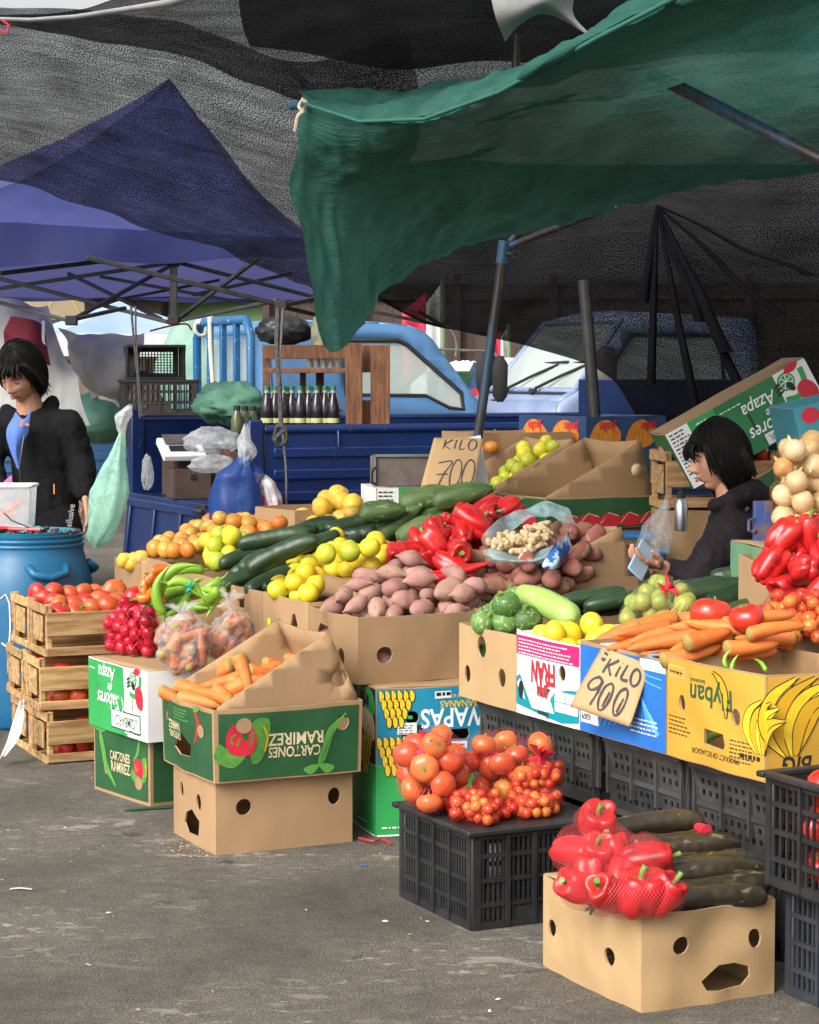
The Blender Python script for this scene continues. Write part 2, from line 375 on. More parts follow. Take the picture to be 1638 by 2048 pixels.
class Carton:
    """open cardboard box; local x along its long side L, y along W, origin at the centre of its bottom"""
    def __init__(s, name, label, loc, yaw, L, W, H, mat, edge, tops=None, holes=None, bulge=.012, flare=0, seed=0, group=None, cat='box', floor=True, rot=None, st=.028, part='carton', lid=None, warp=.006, rnd=None):
        s.L, s.W, s.H, s.bulge, s.flare, s.seed, s.warp = L, W, H, bulge, flare, seed, warp
        s.o = thing(name, label, cat, loc, yaw, group, rot) if isinstance(name, str) else name
        tops = tops or {}; holes = holes or {}
        mb = MB(); th = .006
        for f in 'FRBL':
            if tops.get(f, 1) is None: continue
            ln = s.len(f); tp = tops.get(f) or [(0, H), (1, H)]
            out = [(0, 0), (ln, 0)] + [(a * ln, b) for a, b in reversed(tp)]
            pv, tr = panel(out, holes.get(f, ()), st)
            n = len(pv); vs = [s.map(f, x, y, 0) for x, y in pv] + [s.map(f, x, y, -th) for x, y in pv]
            mb.add(vs, tr + [[i + n for i in reversed(t)] for t in tr], 0)
            cnt = {}
            for t in tr:
                for k in range(3): e = (t[k], t[(k + 1) % 3]); cnt[e] = 1
            base = len(mb.v) - 2 * n
            for (a, b) in cnt:
                if (b, a) not in cnt: mb.f.append([base + b, base + a, base + a + n, base + b + n]); mb.m.append(1)
        if floor: mb.add([(x, y, .004) for x, y in ((-L / 2 + .004, -W / 2 + .004), (L / 2 - .004, -W / 2 + .004), (L / 2 - .004, W / 2 - .004), (-L / 2 + .004, W / 2 - .004))], [(0, 1, 2, 3)], 0)
        s.body = mb.obj(part, [mat, edge], s.o, smooth=35)
        if lid is not None:
            m2 = MB(); g = lambda u, v: s.lidpt(u, v, .001)
            m2.grid(g, 8, 8); m2.obj('lid', [lid], s.o, smooth=180, solid=.004)
    def lidpt(s, u, v, up=0):
        k = 1 + s.flare; x = (u - .5) * (s.L - .004) * k; y = (v - .5) * (s.W - .004) * k
        return V((x, y, s.H + up + .004 * NZ.noise(V((u * 3, v * 3, s.seed)))))
    def len(s, f): return s.L if f in 'FB' else s.W
    def map(s, f, x, z, out):
        L, W = s.L, s.W; ln = s.len(f); k = 1 + s.flare * z / s.H
        a = min(max(x / ln, 0), 1); b = min(max(z / s.H, 0), 1.3)
        d = s.bulge * sin(pi * a) * (.35 + .65 * b) + s.warp * sin(pi * a) * NZ.noise(V((x * 7 + s.seed * 3.1, z * 7, ord(f)))) + s.warp * .3 * NZ.noise(V((x * 13, z * 13, s.seed + ord(f)))) * min(1, 8 * a, 8 * (1 - a))
        d += out
        if f == 'F': p = V((-L / 2 + x, -W / 2, 0)); n = V((0, -1, 0))
        elif f == 'R': p = V((L / 2, -W / 2 + x, 0)); n = V((1, 0, 0))
        elif f == 'B': p = V((L / 2 - x, W / 2, 0)); n = V((0, 1, 0))
        else: p = V((-L / 2, W / 2 - x, 0)); n = V((-1, 0, 0))
        p = p * k + n * d; p.z = z + .003 * NZ.noise(V((p.x * 5, p.y * 5, s.seed * 1.7))) * b; return p
    def art(s, f, a, name='printed_panel', parent=None): return a.build(name, lambda x, y, o: s.map(f, x, y, o), parent or s.o)
    def xform(s): 
        o = s.o; return MX.LocRotScale(o.location, o.rotation_euler.to_quaternion(), None)
# ------------------------------------------------------------------ shared materials
CB = pm('kraft_board', (.37, .235, .125), (.27, .165, .085), 4, .75, .18, 120, .25, val=.16, stretch=(1, 1, .3), rnd=True, lo=.25, hi=.8, spots=(2.2, (.24, .14, .07), .62))
CBE = pm('kraft_edge', (.48, .34, .2), (.36, .25, .14), 60, .85, .3, 300, .2)
CBL = pm('kraft_light', (.46, .305, .155), (.36, .23, .11), 4, .75, .18, 120, .25, stretch=(1, 1, .3), lo=.25, hi=.8, spots=(2.6, (.36, .23, .11), .64))
INK = pm('black_ink', (.012, .012, .014), rough=.6)
CREAM = pm('cream_print', (.62, .5, .3), (.5, .4, .24), 30, .75)
WHITE = pm('white_card', (.76, .76, .75), (.68, .68, .67), 5, .6)
WINK = pm('white_ink', (.75, .76, .74), rough=.6)
GRNB = pm('dark_green_print', (.012, .068, .022), (.02, .09, .03), 6, .55, .1, 60)
GRNM = pm('mid_green_print', (.014, .15, .045), (.018, .17, .055), 5, .5, .08, 50)
GRNK = pm('bright_green_print', (.02, .27, .06), (.03, .33, .08), 4, .5, .1, 40)
TEAL = pm('teal_print', (.005, .18, .3), (.01, .22, .36), 4, .5, .08, 40)
BLUP = pm('blue_print', (.01, .12, .42), (.02, .15, .5), 5, .5, .1, 40)
SKYB = pm('sky_line_print', (.1, .42, .8), rough=.6)
YELB = pm('ochre_print', (.56, .31, .035), (.48, .26, .03), 6, .6, .12, 50)
YEL = pm('yellow_print', (.8, .55, .02), (.72, .45, .015), 30, .6)
YELD = pm('amber_print', (.6, .33, .01), rough=.6)
REDP = pm('red_print', (.55, .015, .03), (.45, .01, .03), 20, .6)
PINKP = pm('magenta_print', (.55, .01, .12), rough=.6)
GRNL = pm('leaf_print', (.06, .2, .03), (.09, .28, .04), 40, .6)
NAVP = pm('navy_print', (.012, .035, .1), (.02, .05, .13), 8, .55)
ORGP = pm('orange_print', (.62, .2, .02), (.5, .15, .015), 25, .6)
BLKPL = pm('black_plastic', (.011, .0115, .013), (.024, .024, .025), 8, .45, .15, 60, .5, rvar=.25)
GRYPL = pm('worn_grey_plastic', (.065, .06, .055), (.11, .1, .09), 9, .6, .2, 50)
WOOD = pm('crate_wood', (.54, .35, .16), (.26, .14, .055), 4, .7, .4, 50, .3, stretch=(1.1, 9, 12), val=.35, hue=.02, spots=(2.5, (.2, .11, .05), .66))
DWOOD = pm('stained_wood', (.075, .028, .012), (.17, .07, .028), 6, .6, .25, 60, .35, stretch=(9, 9, 1.2), val=.2)
NAVY = pm('navy_truck_paint', (.003, .014, .07), (.006, .025, .11), 2.5, .32, .08, 25, .5, rvar=.25, spots=(26, (.10, .12, .17), .68))
LBLU = pm('light_blue_truck_paint', (.06, .16, .32), (.085, .2, .37), 2, .3, .05, 20, .5, rvar=.2, spots=(15, (.16, .12, .1), .70))
SILV = pm('silver_blue_paint', (.16, .22, .36), (.24, .3, .45), 3, .35, .25, 14, .5)
STEEL = pm('black_steel', (.012, .012, .014), (.03, .028, .026), 14, .4, .1, 60, .5)
BSTEEL = pm('blue_steel', (.02, .1, .2), (.035, .05, .06), 9, .45, .2, 60, .5)
RUBBER = pm('rubber', (.015, .015, .015), rough=.8)
DARK = pm('dark_gap', (.006, .006, .007), rough=.9)
# ------------------------------------------------------------------ ground
gm = bpy.data.materials.new('asphalt'); gm.use_nodes = True; nt = gm.node_tree; b = nt.nodes['Principled BSDF']
tcn = nt.nodes.new('ShaderNodeTexCoord'); gv = tcn.outputs['Object']
base = ramp(nt, nz(nt, gv, 1.3, 7, .6), [(.07, .063, .053), (.108, .098, .082), (.138, .125, .105)], [.3, .52, .72])
grain = ramp(nt, nz(nt, gv, 150, 4, .85), [(.12, .12, .12), (.8, .8, .8), (1.1, 1.1, 1.1), (2.8, 2.7, 2.5)], [.40, .47, .53, .62])
base = mix(nt, .8, base, grain, 'MULTIPLY')
mott = ramp(nt, nz(nt, gv, 16, 6, .7), [(.6, .6, .6), (1, 1, 1), (1.35, 1.33, 1.3)], [.38, .5, .62]); base = mix(nt, .45, base, mott, 'MULTIPLY')
def streak(sx, sy, th, col, rot, amount):
    global base
    mp = nt.nodes.new('ShaderNodeMapping'); mp.inputs['Rotation'].default_value = (0, 0, rot); mp.inputs['Scale'].default_value = (sx, sy, 1); nt.links.new(gv, mp.inputs[0])
    f = nz(nt, mp.outputs[0], 1, 8, .72, .6); g = nz(nt, gv, 1.3, 3)
    r_ = nt.nodes.new('ShaderNodeMapRange'); r_.inputs[1].default_value = th; r_.inputs[2].default_value = th + .035; r_.inputs[4].default_value = amount; nt.links.new(f, r_.inputs[0])
    g2 = nt.nodes.new('ShaderNodeMapRange'); g2.inputs[1].default_value = .45; g2.inputs[2].default_value = .6; nt.links.new(g, g2.inputs[0])
    base = mix(nt, mth(nt, 'MULTIPLY', r_.outputs[0], g2.outputs[0]), base, col)
streak(5, 11, .575, (.30, .275, .235), .35, .8)
streak(12, 26, .59, (.36, .34, .3), .1, .8)
streak(5, 9, .635, (.32, .2, .08), .2, .6)
streak(2, 2, .60, (.018, .017, .016), 0, .7)
streak(7, 3, .63, (.022, .02, .018), .9, .7)
streak(40, 44, .615, (.36, .33, .28), .1, .7)
nt.links.new(base, b.inputs['Base Color']); b.inputs['Roughness'].default_value = .82; b.inputs['Specular IOR Level'].default_value = .3
bp = nt.nodes.new('ShaderNodeBump'); bp.inputs['Strength'].default_value = .7; bp.inputs['Distance'].default_value = .006
nt.links.new(nz(nt, gv, 190, 5, .8), bp.inputs['Height']); nt.links.new(bp.outputs[0], b.inputs['Normal'])
mb = MB(); mb.grid(lambda u, v: V(((u - .5) * 900, -60 + v * 900, 0)), 60, 60); g = mb.obj('asphalt_ground', gm); g['kind'] = 'structure'
# small litter lying on the asphalt
lm = [pm('paper_scrap', (.6, .58, .52), rough=.8), pm('leaf_scrap', (.12, .2, .05), rough=.8), CBE]
rg = random.Random(4)
lit = MB()
for k in range(150):
    Y = rg.uniform(4.6, 10); X = rg.uniform(-1.6, .25) if rg.random() < .8 else rg.uniform(-1.9, .6)
    s = rg.uniform(.002, .009) * (1.5 if rg.random() < .08 else 1); a = rg.uniform(0, 6.3); e = rg.uniform(.3, 1)
    pts = [(X + s * cos(a + t) * (1 if i % 2 else e), Y + s * sin(a + t) * (1 if i % 2 else e), .003 + .004 * rg.random()) for i, t in enumerate((0, 1.3, 2.6, 3.9, 5.2))]
    lit.add(pts, [(0, 1, 2, 3, 4)], rg.choice((0, 0, 0, 1, 2, 2)))
for k in range(60):
    q = PZ(rg.gauss(375, 32), rg.uniform(1688, 1716), .003); s = rg.uniform(.003, .01); a = rg.uniform(0, 6.3)
    lit.add([q + V((s * cos(a + t) * (1 if i % 2 else .3), s * sin(a + t) * (1 if i % 2 else .3), .006 * rg.random())) for i, t in enumerate((0, 1.3, 2.6, 3.9, 5.2))], [(0, 1, 2, 3, 4)], 2)
lo = lit.obj('litter_crumbs', lm, smooth=0); lo['kind'] = 'stuff'
# ------------------------------------------------------------------ far background
FENCE = pm('brown_boarding', (.035, .02, .014), (.06, .036, .025), 3, .8, .2, 20, stretch=(6, 6, .4))
BEIGE = pm('beige_plaster', (.5, .4, .26), (.42, .33, .21), .8, .85)
GRNW = pm('green_plaster', (.22, .36, .16), (.18, .3, .13), .8, .85)
def board_fence(name, label, a, b_, h, n, mat, post=None):
    t = thing(name, label, 'fence', (a[0], a[1], 0))
    A = V((0, 0, 0)); B = V((b_[0] - a[0], b_[1] - a[1], 0)); d = B / n; rr = random.Random(n)
    m = MB()
    for i in range(n):
        p = A + d * (i + .5); m.box((0, 0, 0), (d.length * .96, .03, h * rr.uniform(.985, 1)), 0, MX.Translation((p.x, p.y, h / 2)) @ MX.Rotation(atan2(d.y, d.x), 4, 'Z') @ MX.Translation((0, rr.uniform(-.01, .01), 0)))
    m.obj('boards', mat, t, smooth=0)
    m = MB(); m.bar(A + V((0, -.06, h * .93)), B + V((0, -.06, h * .93)), .06, .09); m.bar(A + V((0, -.06, .5)), B + V((0, -.06, .5)), .06, .09); m.obj('rail', post or mat, t)
    for i in range(0, n + 1, max(1, n // 7)):
        p = A + d * i; m = MB(); m.box((p.x, p.y - .14, h * .52), (.1, .1, h * 1.04)); m.obj('post', post or mat, t)
    return t
board_fence('boundary_fence', 'tall dark brown board fence behind the parked blue trucks', (-2.2, 34), (9, 33), 3.0, 46, FENCE)
def building(name, label, x0, x1, Y, h, mat, roofm, wins, d=6):
    t = thing(name, label, 'building', ((x0 + x1) / 2, Y, 0)); W = x1 - x0
    m = MB(); m.box((0, d / 2, h / 2), (W, d, h)); m.obj('wall', mat, t)
    m = MB(); m.box((0, d / 2 - .2, h + .08), (W + .4, d + .5, .16)); m.obj('roof', roofm, t)
    for (wx, wz, ww, wh) in wins:
        m = MB()
        for sx in (-1, 1): m.box((wx + sx * ww / 2, -.03, wz), (.08, .1, wh + .08))
        for sz in (-1, 1): m.box((wx, -.03, wz + sz * wh / 2), (ww - .08, .1, .08))
        w_ = m.obj('window', FENCE, t); m = MB(); m.box((wx, -.01, wz), (ww - .06, .03, wh - .06)); m.obj('pane', pm('dark_pane', (.03, .035, .04), rough=.15), w_)
    return t
building('market_hall', 'beige market hall with open roof trusses beyond the blue tents', -16, -4.3, 38, 3.4, BEIGE, STEEL, [(-1, 1.6, 1.2, 1.0), (3.2, 1.5, 1.4, 1.1)])
t = thing('roof_truss', 'dark steel roof truss along the beige hall', 'truss', (-10, 37.4, 2.4))
m = MB(); m.bar((-6, 0, .1), (6.0, 0, .1), .07); m.bar((-6, 0, .75), (6.0, 0, .75), .07); m.obj('chord', STEEL, t)
m = MB()
for k in range(16): m.bar((-6 + k * .75, 0, .1), (-6 + k * .75 + .375, 0, .75), .045); m.bar((-6 + k * .75 + .375, 0, .75), (-6 + k * .75 + .75, 0, .1), .045)
m.obj('web_bars', pm('yellowed_steel', (.35, .24, .08), rough=.6), t)
building('green_wall_house', 'low green plastered house behind the blue truck rack', -4.1, -2.3, 37, 2.85, GRNW, FENCE, [(-.2, 2.0, .5, .5)])
building('brown_shed', 'dark brown shed between the beige hall and green house', -5.3, -4.05, 36, 2.9, FENCE, FENCE, [(.2, 1.9, .3, .4)])
board_fence('back_fence', 'grey brown board fence under the beige hall', (-16, 33), (-4.2, 33.5), 2.0, 40, pm('greyed_boards', (.16, .11, .08), (.1, .07, .05), 3, .8, stretch=(6, 6, .4)), FENCE)
# row of stacked goods far behind between the trucks
for i, (px, py, wd, mt, nm, lb) in enumerate([(930, 722, 1.3, WHITE, 'white_sack', 'white sack heaped beyond the blue truck nose'), (908, 742, .6, GRNB, 'green_carton', 'dark green carton beyond the blue truck nose'), (1000, 716, .35, WHITE, 'pale_crate', 'pale crate beside the truck mirror'), (952, 726, .3, NAVP, 'navy_sack', 'navy sack lying on the goods beyond the truck nose')]):
    p = P(px, py, 26 - 1.2 * (i % 2)); tt = thing(nm, lb, 'crate' if 'crate' in nm else ('sack' if 'sack' in nm else 'box'), (p.x, p.y, 0)); h_ = p.z
    m = MB(); m.grid(lambda u, v: V((wd * .5 * cos(u * 2 * pi) * min(1, 2.4 * sin(pi * min(.5, (1 - v) * .9 + .02))), .4 * sin(u * 2 * pi) * min(1, 2.4 * sin(pi * min(.5, (1 - v) * .9 + .02))), h_ * v + .05 * NZ.noise(V((cos(u * 6.28) * 2, v * 5, i + sin(u * 6.28)))))), 24, 14, closed=True) if 'sack' in nm else m.box((0, 0, h_ / 2), (wd, .5, h_)); m.obj('body', mt, tt, bevel=.02)
    m = MB(); m.box((0, -.42 if 'sack' in nm else -.26, h_ * .8), (wd * .5, .01, .12)); m.obj('printed_band', ORGP if 'green' in nm else NAVP if 'white' in nm else REDP, tt)
# flag poles
def flag(px, py, Y, label, pole_to=0, s=1):
    p = P(px, py, Y); t = thing('flag', label, 'flag', (p.x, p.y, 0))
    m = MB(); m.tube([(0, 0, 0), (0, 0, p.z + .5 * s)], .03, 8); m.obj('pole', pm('green_pole', (.14, .19, .1), rough=.6), t)
    f = lambda u, v, a, b_: V((-(a + (b_ - a) * u) * .45 * s, .05 * sin(u * 5 + v), p.z + .45 * s - v * .95 * s - u * .25 * s))
    m = MB(); m.grid(lambda u, v: f(u, v, .03, .45), 5, 6); m.obj('white_stripe', WHITE, t, smooth=180, solid=.004)
    m = MB(); m.grid(lambda u, v: f(u, v, .45, 1.1) - V((0, .01, .11 * s)), 6, 6); m.obj('red_stripe', pm('flag_red', (.5, .02, .05), rough=.7), t, smooth=180, solid=.004)
flag(886, 640, 24, 'red and white flag on green pole behind blue cab', s=.9)
flag(1018, 690, 27, 'small red flag beyond the leaning stall pole', s=.5)
# light blue pop-up tent far behind
def pyramid_tent(name, label, c, sz, ze, za, mat, vm, legs=True):
    t = thing(name, label, 'tent', (c[0], c[1], 0), R(26)); h = sz / 2; q = [(-h, -h), (h, -h), (h, h), (-h, h)]
    for i in range(4):
        a, b_ = V((*q[i], ze)), V((*q[(i + 1) % 4], ze)); ap = V((0, 0, za)); m = MB()
        m.grid(lambda u, v: a.lerp(b_, u).lerp(ap, v) - V((0, 0, .12 * sin(pi * v) * (1 + .4 * sin(pi * u)))), 8, 8); m.obj('roof_panel', mat, t, smooth=180)
        m = MB(); m.grid(lambda u, v: a.lerp(b_, u) + V((0, 0, -.22 * v)), 8, 2); m.obj('valance', vm, t, smooth=180)
        if legs: m = MB(); m.bar((*q[i], 0), (*q[i], ze - .03), .04); m.obj('leg', STEEL, t)
    return t
LTENT = pm('pale_blue_canvas', (.24, .34, .47), (.3, .4, .53), 2, .7)
p = P(180, 606, 23); pyramid_tent('pop_up_tent', 'pale blue pop-up tent with low pyramid roof behind grey tarpaulin', (p.x + .3, p.y), 3.2, 2.0, p.z + .02, LTENT, WHITE)
# ------------------------------------------------------------------ shade nets and tarpaulins
NETB = cloth_net('black_shade_net', (.008, .008, .010), .17, (520, 520), .3, (.04, .04, .044), soft=.08)
NETD = cloth_net('dense_black_shade_net', (.008, .008, .009), .08, (520, 520), .25, (.04, .04, .043), soft=.08)
NETC = cloth_net('black_curtain_net', (.002, .002, .0025), .042, (560, 560), .1, (.006, .006, .007), soft=.06)
NETG = cloth_net('green_shade_net', (.012, .055, .042), .02, (560, 560), .40, (.07, .21, .165), lines=150)
GRYF = pm('grey_felt', (.2, .2, .2), (.26, .26, .255), 20, .9, .3, 200)
S = lambda L: [P(*q) for q in L]
sheet('shade_net', [S([(-70, 10, 7.8), (110, 20, 7.9), (350, 50, 8.1), (600, 120, 8.4), (820, 60, 8.6)]),
                    S([(-70, 190, 8.3), (120, 210, 8.4), (350, 285, 8.6), (600, 350, 8.9), (820, 330, 9.1)]),
                    S([(-70, 335, 9.0), (150, 400, 9.2), (340, 467, 9.5), (480, 520, 9.8), (640, 592, 10.3)])], 90, 60, NETB,
      wr=[((2.2, 2.2, 5), .05), ((6, 6, 14), .014)], label='black shade net stretched over blue canopy with sky glowing through', cat='shade net', uvs=(1, 1))
netD_o = sheet('shade_net', [S([(-70, 30, 7.2), (150, 22, 7.2), (430, -30, 7.0), (1000, -60, 6.8), (1300, -80, 6.8)]),
                    S([(-70, 40, 7.3), (120, 58, 7.3), (420, 70, 7.3), (800, 60, 7.4), (1250, 20, 7.4)]),
                    S([(-70, 46, 7.4), (110, 66, 7.5), (350, 122, 7.6), (640, 215, 7.8), (1010, 180, 8.0), (1250, 110, 8.0)])], 90, 40, NETD,
      wr=[((2, 2, 5), .05), ((7, 7, 10), .012)], label='darker upper black net along the top of the stall roof', cat='shade net', uvs=(1.2, .7))
sheet('shading_sheet', [S([(470, -80, 7.6), (1000, -80, 7.5), (1900, -90, 7.3)]), S([(480, 20, 8.5), (1000, 60, 8.8), (1900, 40, 8.8)]), S([(500, 90, 9.0), (900, 130, 9.2), (1900, 100, 9.2)])], 30, 30, cloth_net('shading_net', (.008, .008, .009), .04, (700, 700), .15, (.03, .03, .03)),
      wr=[((2, 2, 2), .05)], label='black net sheet added above the green awning to shade it', cat='shading sheet')  # mostly hidden sheet, added to keep sky light off the green awning
# rolled grey hem along the upper net's front edge
m = MB(); m.tube([P(-60, 36, 7.15), P(60, 40, 7.15), P(150, 34, 7.1), P(260, 18, 7.1), P(340, 6, 7.0), P(440, -26, 7.0)], [.012, .014, .016, .02, .026, .03], 8, flat=.5); tag(m.obj('net_hem', GRYF, smooth=180), 'grey rolled hem along the front edge of the upper net', 'hem')
m = MB(); m.tube([P(4, 40, 7.1), P(18, 50, 7.1), P(14, 66, 7.1), P(0, 62, 7.1)], .004, 6); m.obj('tie_cord', REDP, netD_o)
sheet('felt_patch', [S([(975, -30, 6.6), (1030, -30, 6.6), (1110, -20, 6.6), (1150, -10, 6.7)]), S([(990, 30, 6.6), (1035, 25, 6.6), (1090, 10, 6.6), (1150, 30, 6.7)]),
                     S([(1008, 82, 6.7), (1040, 50, 6.7), (1095, 32, 6.7), (1185, 74, 6.7)])], 20, 20, GRYF, wr=[((5, 5, 5), .02)], label='pale grey felt patch tied at top of the stall roof', cat='cloth')
G0 = (1312, 408)
def cfold(u, v, q, n):
    d = q - P(*G0, 11.2); r = sqrt(d.x * d.x + d.z * d.z); a = atan2(d.x, -d.z)
    w_ = sin(a * 11 + .6 * sin(3 * a)) * .5 + .5
    return q + V((0, -1, 0)) * (.10 * (w_ ** 3) * min(r, .8) + .05 * NZ.noise(V((a * 9, r * 1.2, 0))) * min(r, 1))
curt_o = sheet('net_curtain', [S([(690, 330, 12.5), (900, 320, 12.4), (1100, 330, 12), (1312, 330, 11.2), (1500, 330, 10.8), (1760, 330, 10.4)]),
                      S([(690, 470, 12.5), (900, 480, 12.4), (1100, 470, 12), (1312, 440, 11.2), (1500, 500, 10.8), (1760, 500, 10.4)]),
                      S([(740, 585, 12.5), (880, 640, 12.4), (1060, 640, 12), (1290, 680, 11.2), (1450, 720, 10.8), (1760, 720, 10.4)]),
                      S([(745, 588, 12.5), (872, 650, 12.4), (1062, 694, 12), (1215, 752, 11.4), (1345, 885, 10.9), (1760, 930, 10.4)])], 150, 90, NETC,
      hook=cfold, label='black net curtain gathered to a point with radiating folds behind stall', cat='curtain', uvs=(1, 1))
PLM = cloth_net('pleat_net', (.003, .003, .004), .006, (600, 600), .1, (.010, .010, .012))
for k, (ex, ey, wd, yy) in enumerate(((1285, 610, .045, 11.25), (1398, 640, .05, 11.0), (1300, 760, .035, 11.1), (1450, 700, .06, 10.8), (1500, 820, .05, 10.7), (1560, 640, .05, 10.7), (1620, 560, .05, 10.6), (1395, 860, .04, 10.8))):
    a, b_ = P(G0[0], G0[1] + 4, 11.0), P(ex, ey, yy - .28)
    m = MB(); m.grid(lambda u, v: a.lerp(b_, v) + V(((u - .5) * (.012 + wd * v ** .8), -.05 - .03 * sin(pi * u), .02 * sin(v * 9 + k) * v)), 4, 24); m.uv = [(u_ / 4 * .05, v_ / 24 * .5) for v_ in range(25) for u_ in range(5)]; m.obj('pleat', PLM, curt_o, smooth=180)
gt = [S([(598, 192, 7.4), (780, 172, 7.4), (950, 147, 7.3), (1100, 118, 7.0), (1260, 10, 6.5), (1720, -190, 6.2)]),
      S([(604, 200, 7.3), (720, 228, 7.15), (850, 222, 6.9), (1000, 168, 6.6), (1195, 62, 6.25), (1720, -150, 6.0)]),
      S([(604, 222, 7.3), (710, 256, 7.15), (850, 252, 6.9), (1005, 198, 6.6), (1200, 88, 6.3), (1720, -100, 6.1)]),
      S([(596, 290, 7.3), (668, 326, 7.3), (850, 262, 7.1), (1050, 216, 6.95), (1300, 155, 6.8), (1720, 90, 6.7)]),
      S([(582, 372, 7.3), (660, 400, 7.4), (840, 360, 7.6), (1050, 310, 7.7), (1300, 262, 7.7), (1720, 200, 7.6)]),
      S([(602, 470, 7.3), (680, 500, 7.45), (830, 452, 7.9), (1020, 420, 8.2), (1260, 370, 8.3), (1720, 280, 8.3)]),
      S([(655, 688, 7.3), (690, 694, 7.4), (800, 556, 7.9), (1012, 470, 8.5), (1250, 414, 8.8), (1720, 316, 8.8)])]
sheet('green_tarpaulin', gt, 130, 110, NETG, wr=[((3, 3, 3), .04), ((9, 9, 4), .024), ((24, 24, 7), .010)], label='green shade net awning with its corner hanging down over the stall', cat='awning', uvs=(1.5, 1))
# pale hem line of the green awning
m = MB(); m.tube([P(604, 206, 7.22), P(720, 243, 7.08), P(850, 238, 6.83), P(1000, 184, 6.53), P(1195, 76, 6.2), P(1400, -30, 6.1)], [.008, .009, .009, .009, .009, .009], 8, flat=.7)
hm = m.obj('awning_hem', cloth_net('green_hem', (.03, .13, .1), .0, (500, 500), .3, (.09, .24, .19)), smooth=180); tag(hm, 'pale green rolled hem along the front of the green awning', 'hem')
# ------------------------------------------------------------------ stall poles
POLE = pm('worn_blue_pole', (.022, .018, .016), (.02, .07, .13), 6, .45, .2, 60, .5, stretch=(1, 1, .25), lo=.52, hi=.6, spots=(40, (.09, .05, .03), .62))
def pole(label, a, b_, r, name='stall_pole', extra=None, mat=None):
    a, b_ = V(a), V(b_); t = thing(name, label, 'pole', a)
    m = MB(); m.tube([V((0, 0, 0)), b_ - a], r, 12); m.obj('tube', mat or POLE, t)
    if extra: extra(t, b_ - a)
    return t
def clampx(t, d):
    m = MB(); m.tube([d * .955, d * 1.0], .027, 12); m.obj('socket', BSTEEL, t)
    e = d * .975
    m = MB(); m.tube([e, e + V((.035, -.03, -.005))], .012, 8); m.tube([e + V((.05 + .016 * cos(q), -.04, .016 * sin(q) - .006)) for q in np.linspace(0, 6.28, 13)], .005, 6); m.obj('clamp_screw', STEEL, t)
top = P(1010, 482, 9.5)
bot = P(952, 905, 9.5); dz = (bot - top); bot = top + dz * (top.z / (top.z - bot.z))
pole('leaning stall pole with rusty blue paint under the green awning', (bot.x, bot.y, 0.01), top, .021, extra=clampx)
pole('blue diagonal strut running from leaning pole up to the awning', P(1022, 492, 9.45), P(1230, 410, 9.2), .016, 'awning_strut')
pole('short blue strut beside the pole clamp', P(1020, 484, 9.5), P(1060, 445, 9.5), .015, 'awning_strut')
pole('blue ridge pole crossing the upper right of green awning', P(1300, 146, 6.95), P(1700, 348, 6.6), .021, 'awning_strut')
pole('thin dark pole end poking above the green awning', P(1031, 140, 7.5), P(1034, 68, 7.5), .014, 'awning_strut')
pole('blue pole tip between black net and green awning', P(588, 150, 8.0), P(650, 196, 7.7), .012, 'awning_strut')
pole('slim dark pole standing behind net curtain hem', (P(1235, 1160, 10.7).x, P(1235, 1160, 10.7).y, 0.01), P(1168, 560, 10.7), .03, mat=STEEL)
m = MB(); m.tube([P(576, 214, 7.28), P(606, 208, 7.3)], [.012, .016], 10); tag(m.obj('pole_tip', BSTEEL), 'green pole tip poking out at the awning corner', 'pole')
m = MB(); ps = [P(606, 198, 7.24), P(598, 214, 7.22), P(606, 222, 7.22), P(596, 232, 7.22), P(590, 262, 7.24)]; m.tube([cr(ps, i / 20) for i in range(21)], .006, 6); m.tube([P(608, 200 + 8 * k, 7.23) + V((.008 * (k % 2), 0, 0)) for k in range(3)], .007, 6)
tag(m.obj('tie_rope', pm('cream_rope', (.55, .46, .34), (.4, .32, .22), 60, .9)), 'cream rope tying the awning corner to its pole', 'rope')
# ------------------------------------------------------------------ blue pop-up canopy at the left
CANV = bpy.data.materials.new('blue_canvas'); CANV.use_nodes = True; nt = CANV.node_tree; nt.nodes.clear(); out = nt.nodes.new('ShaderNodeOutputMaterial')
d1 = nt.nodes.new('ShaderNodeBsdfDiffuse'); t1 = nt.nodes.new('ShaderNodeBsdfTranslucent'); x1 = nt.nodes.new('ShaderNodeMixShader')
v, rn = coords(nt, False); c = ramp(nt, nz(nt, v, 3, 5), [(.065, .08, .25), (.11, .13, .33)], [.3, .7]); nt.links.new(c, d1.inputs[0]); t1.inputs[0].default_value = (.15, .15, .38, 1)
x1.inputs[0].default_value = .42; nt.links.new(d1.outputs[0], x1.inputs[1]); nt.links.new(t1.outputs[0], x1.inputs[2]); nt.links.new(x1.outputs[0], out.inputs[0])
bt = thing('pop_up_canopy', 'blue pop-up canopy with black folding frame at left of stall', 'canopy', (0, 0, 0))
A, B, C_, D, AP = P(-330, 425, 10.6), P(640, 480, 12.6), P(700, 598, 15.4), P(-200, 592, 14.6), P(340, 158, 12.9)
def slope(a, b_, sag=.1, n=14):
    m = MB(); m.grid(lambda u, v: a.lerp(b_, u).lerp(AP, v) - V((0, 0, sag * sin(pi * v) + .02 * NZ.noise(V((u * 4, v * 9, a.x))))), n, n); return m.obj('roof_panel', CANV, bt, smooth=180)
slope(A, B, .22, 24); slope(B, C_); slope(C_, D, .03); slope(D, A)
def val(a, b_, h, h2, wob=.02):
    m = MB(); m.grid(lambda u, v: a.lerp(b_, u) + V((0, wob * sin(u * 23) * v, -(h + (h2 - h) * u) * v + .012 * sin(u * 17) * v)), 40, 4); return m.obj('valance', CANV, bt, smooth=180)
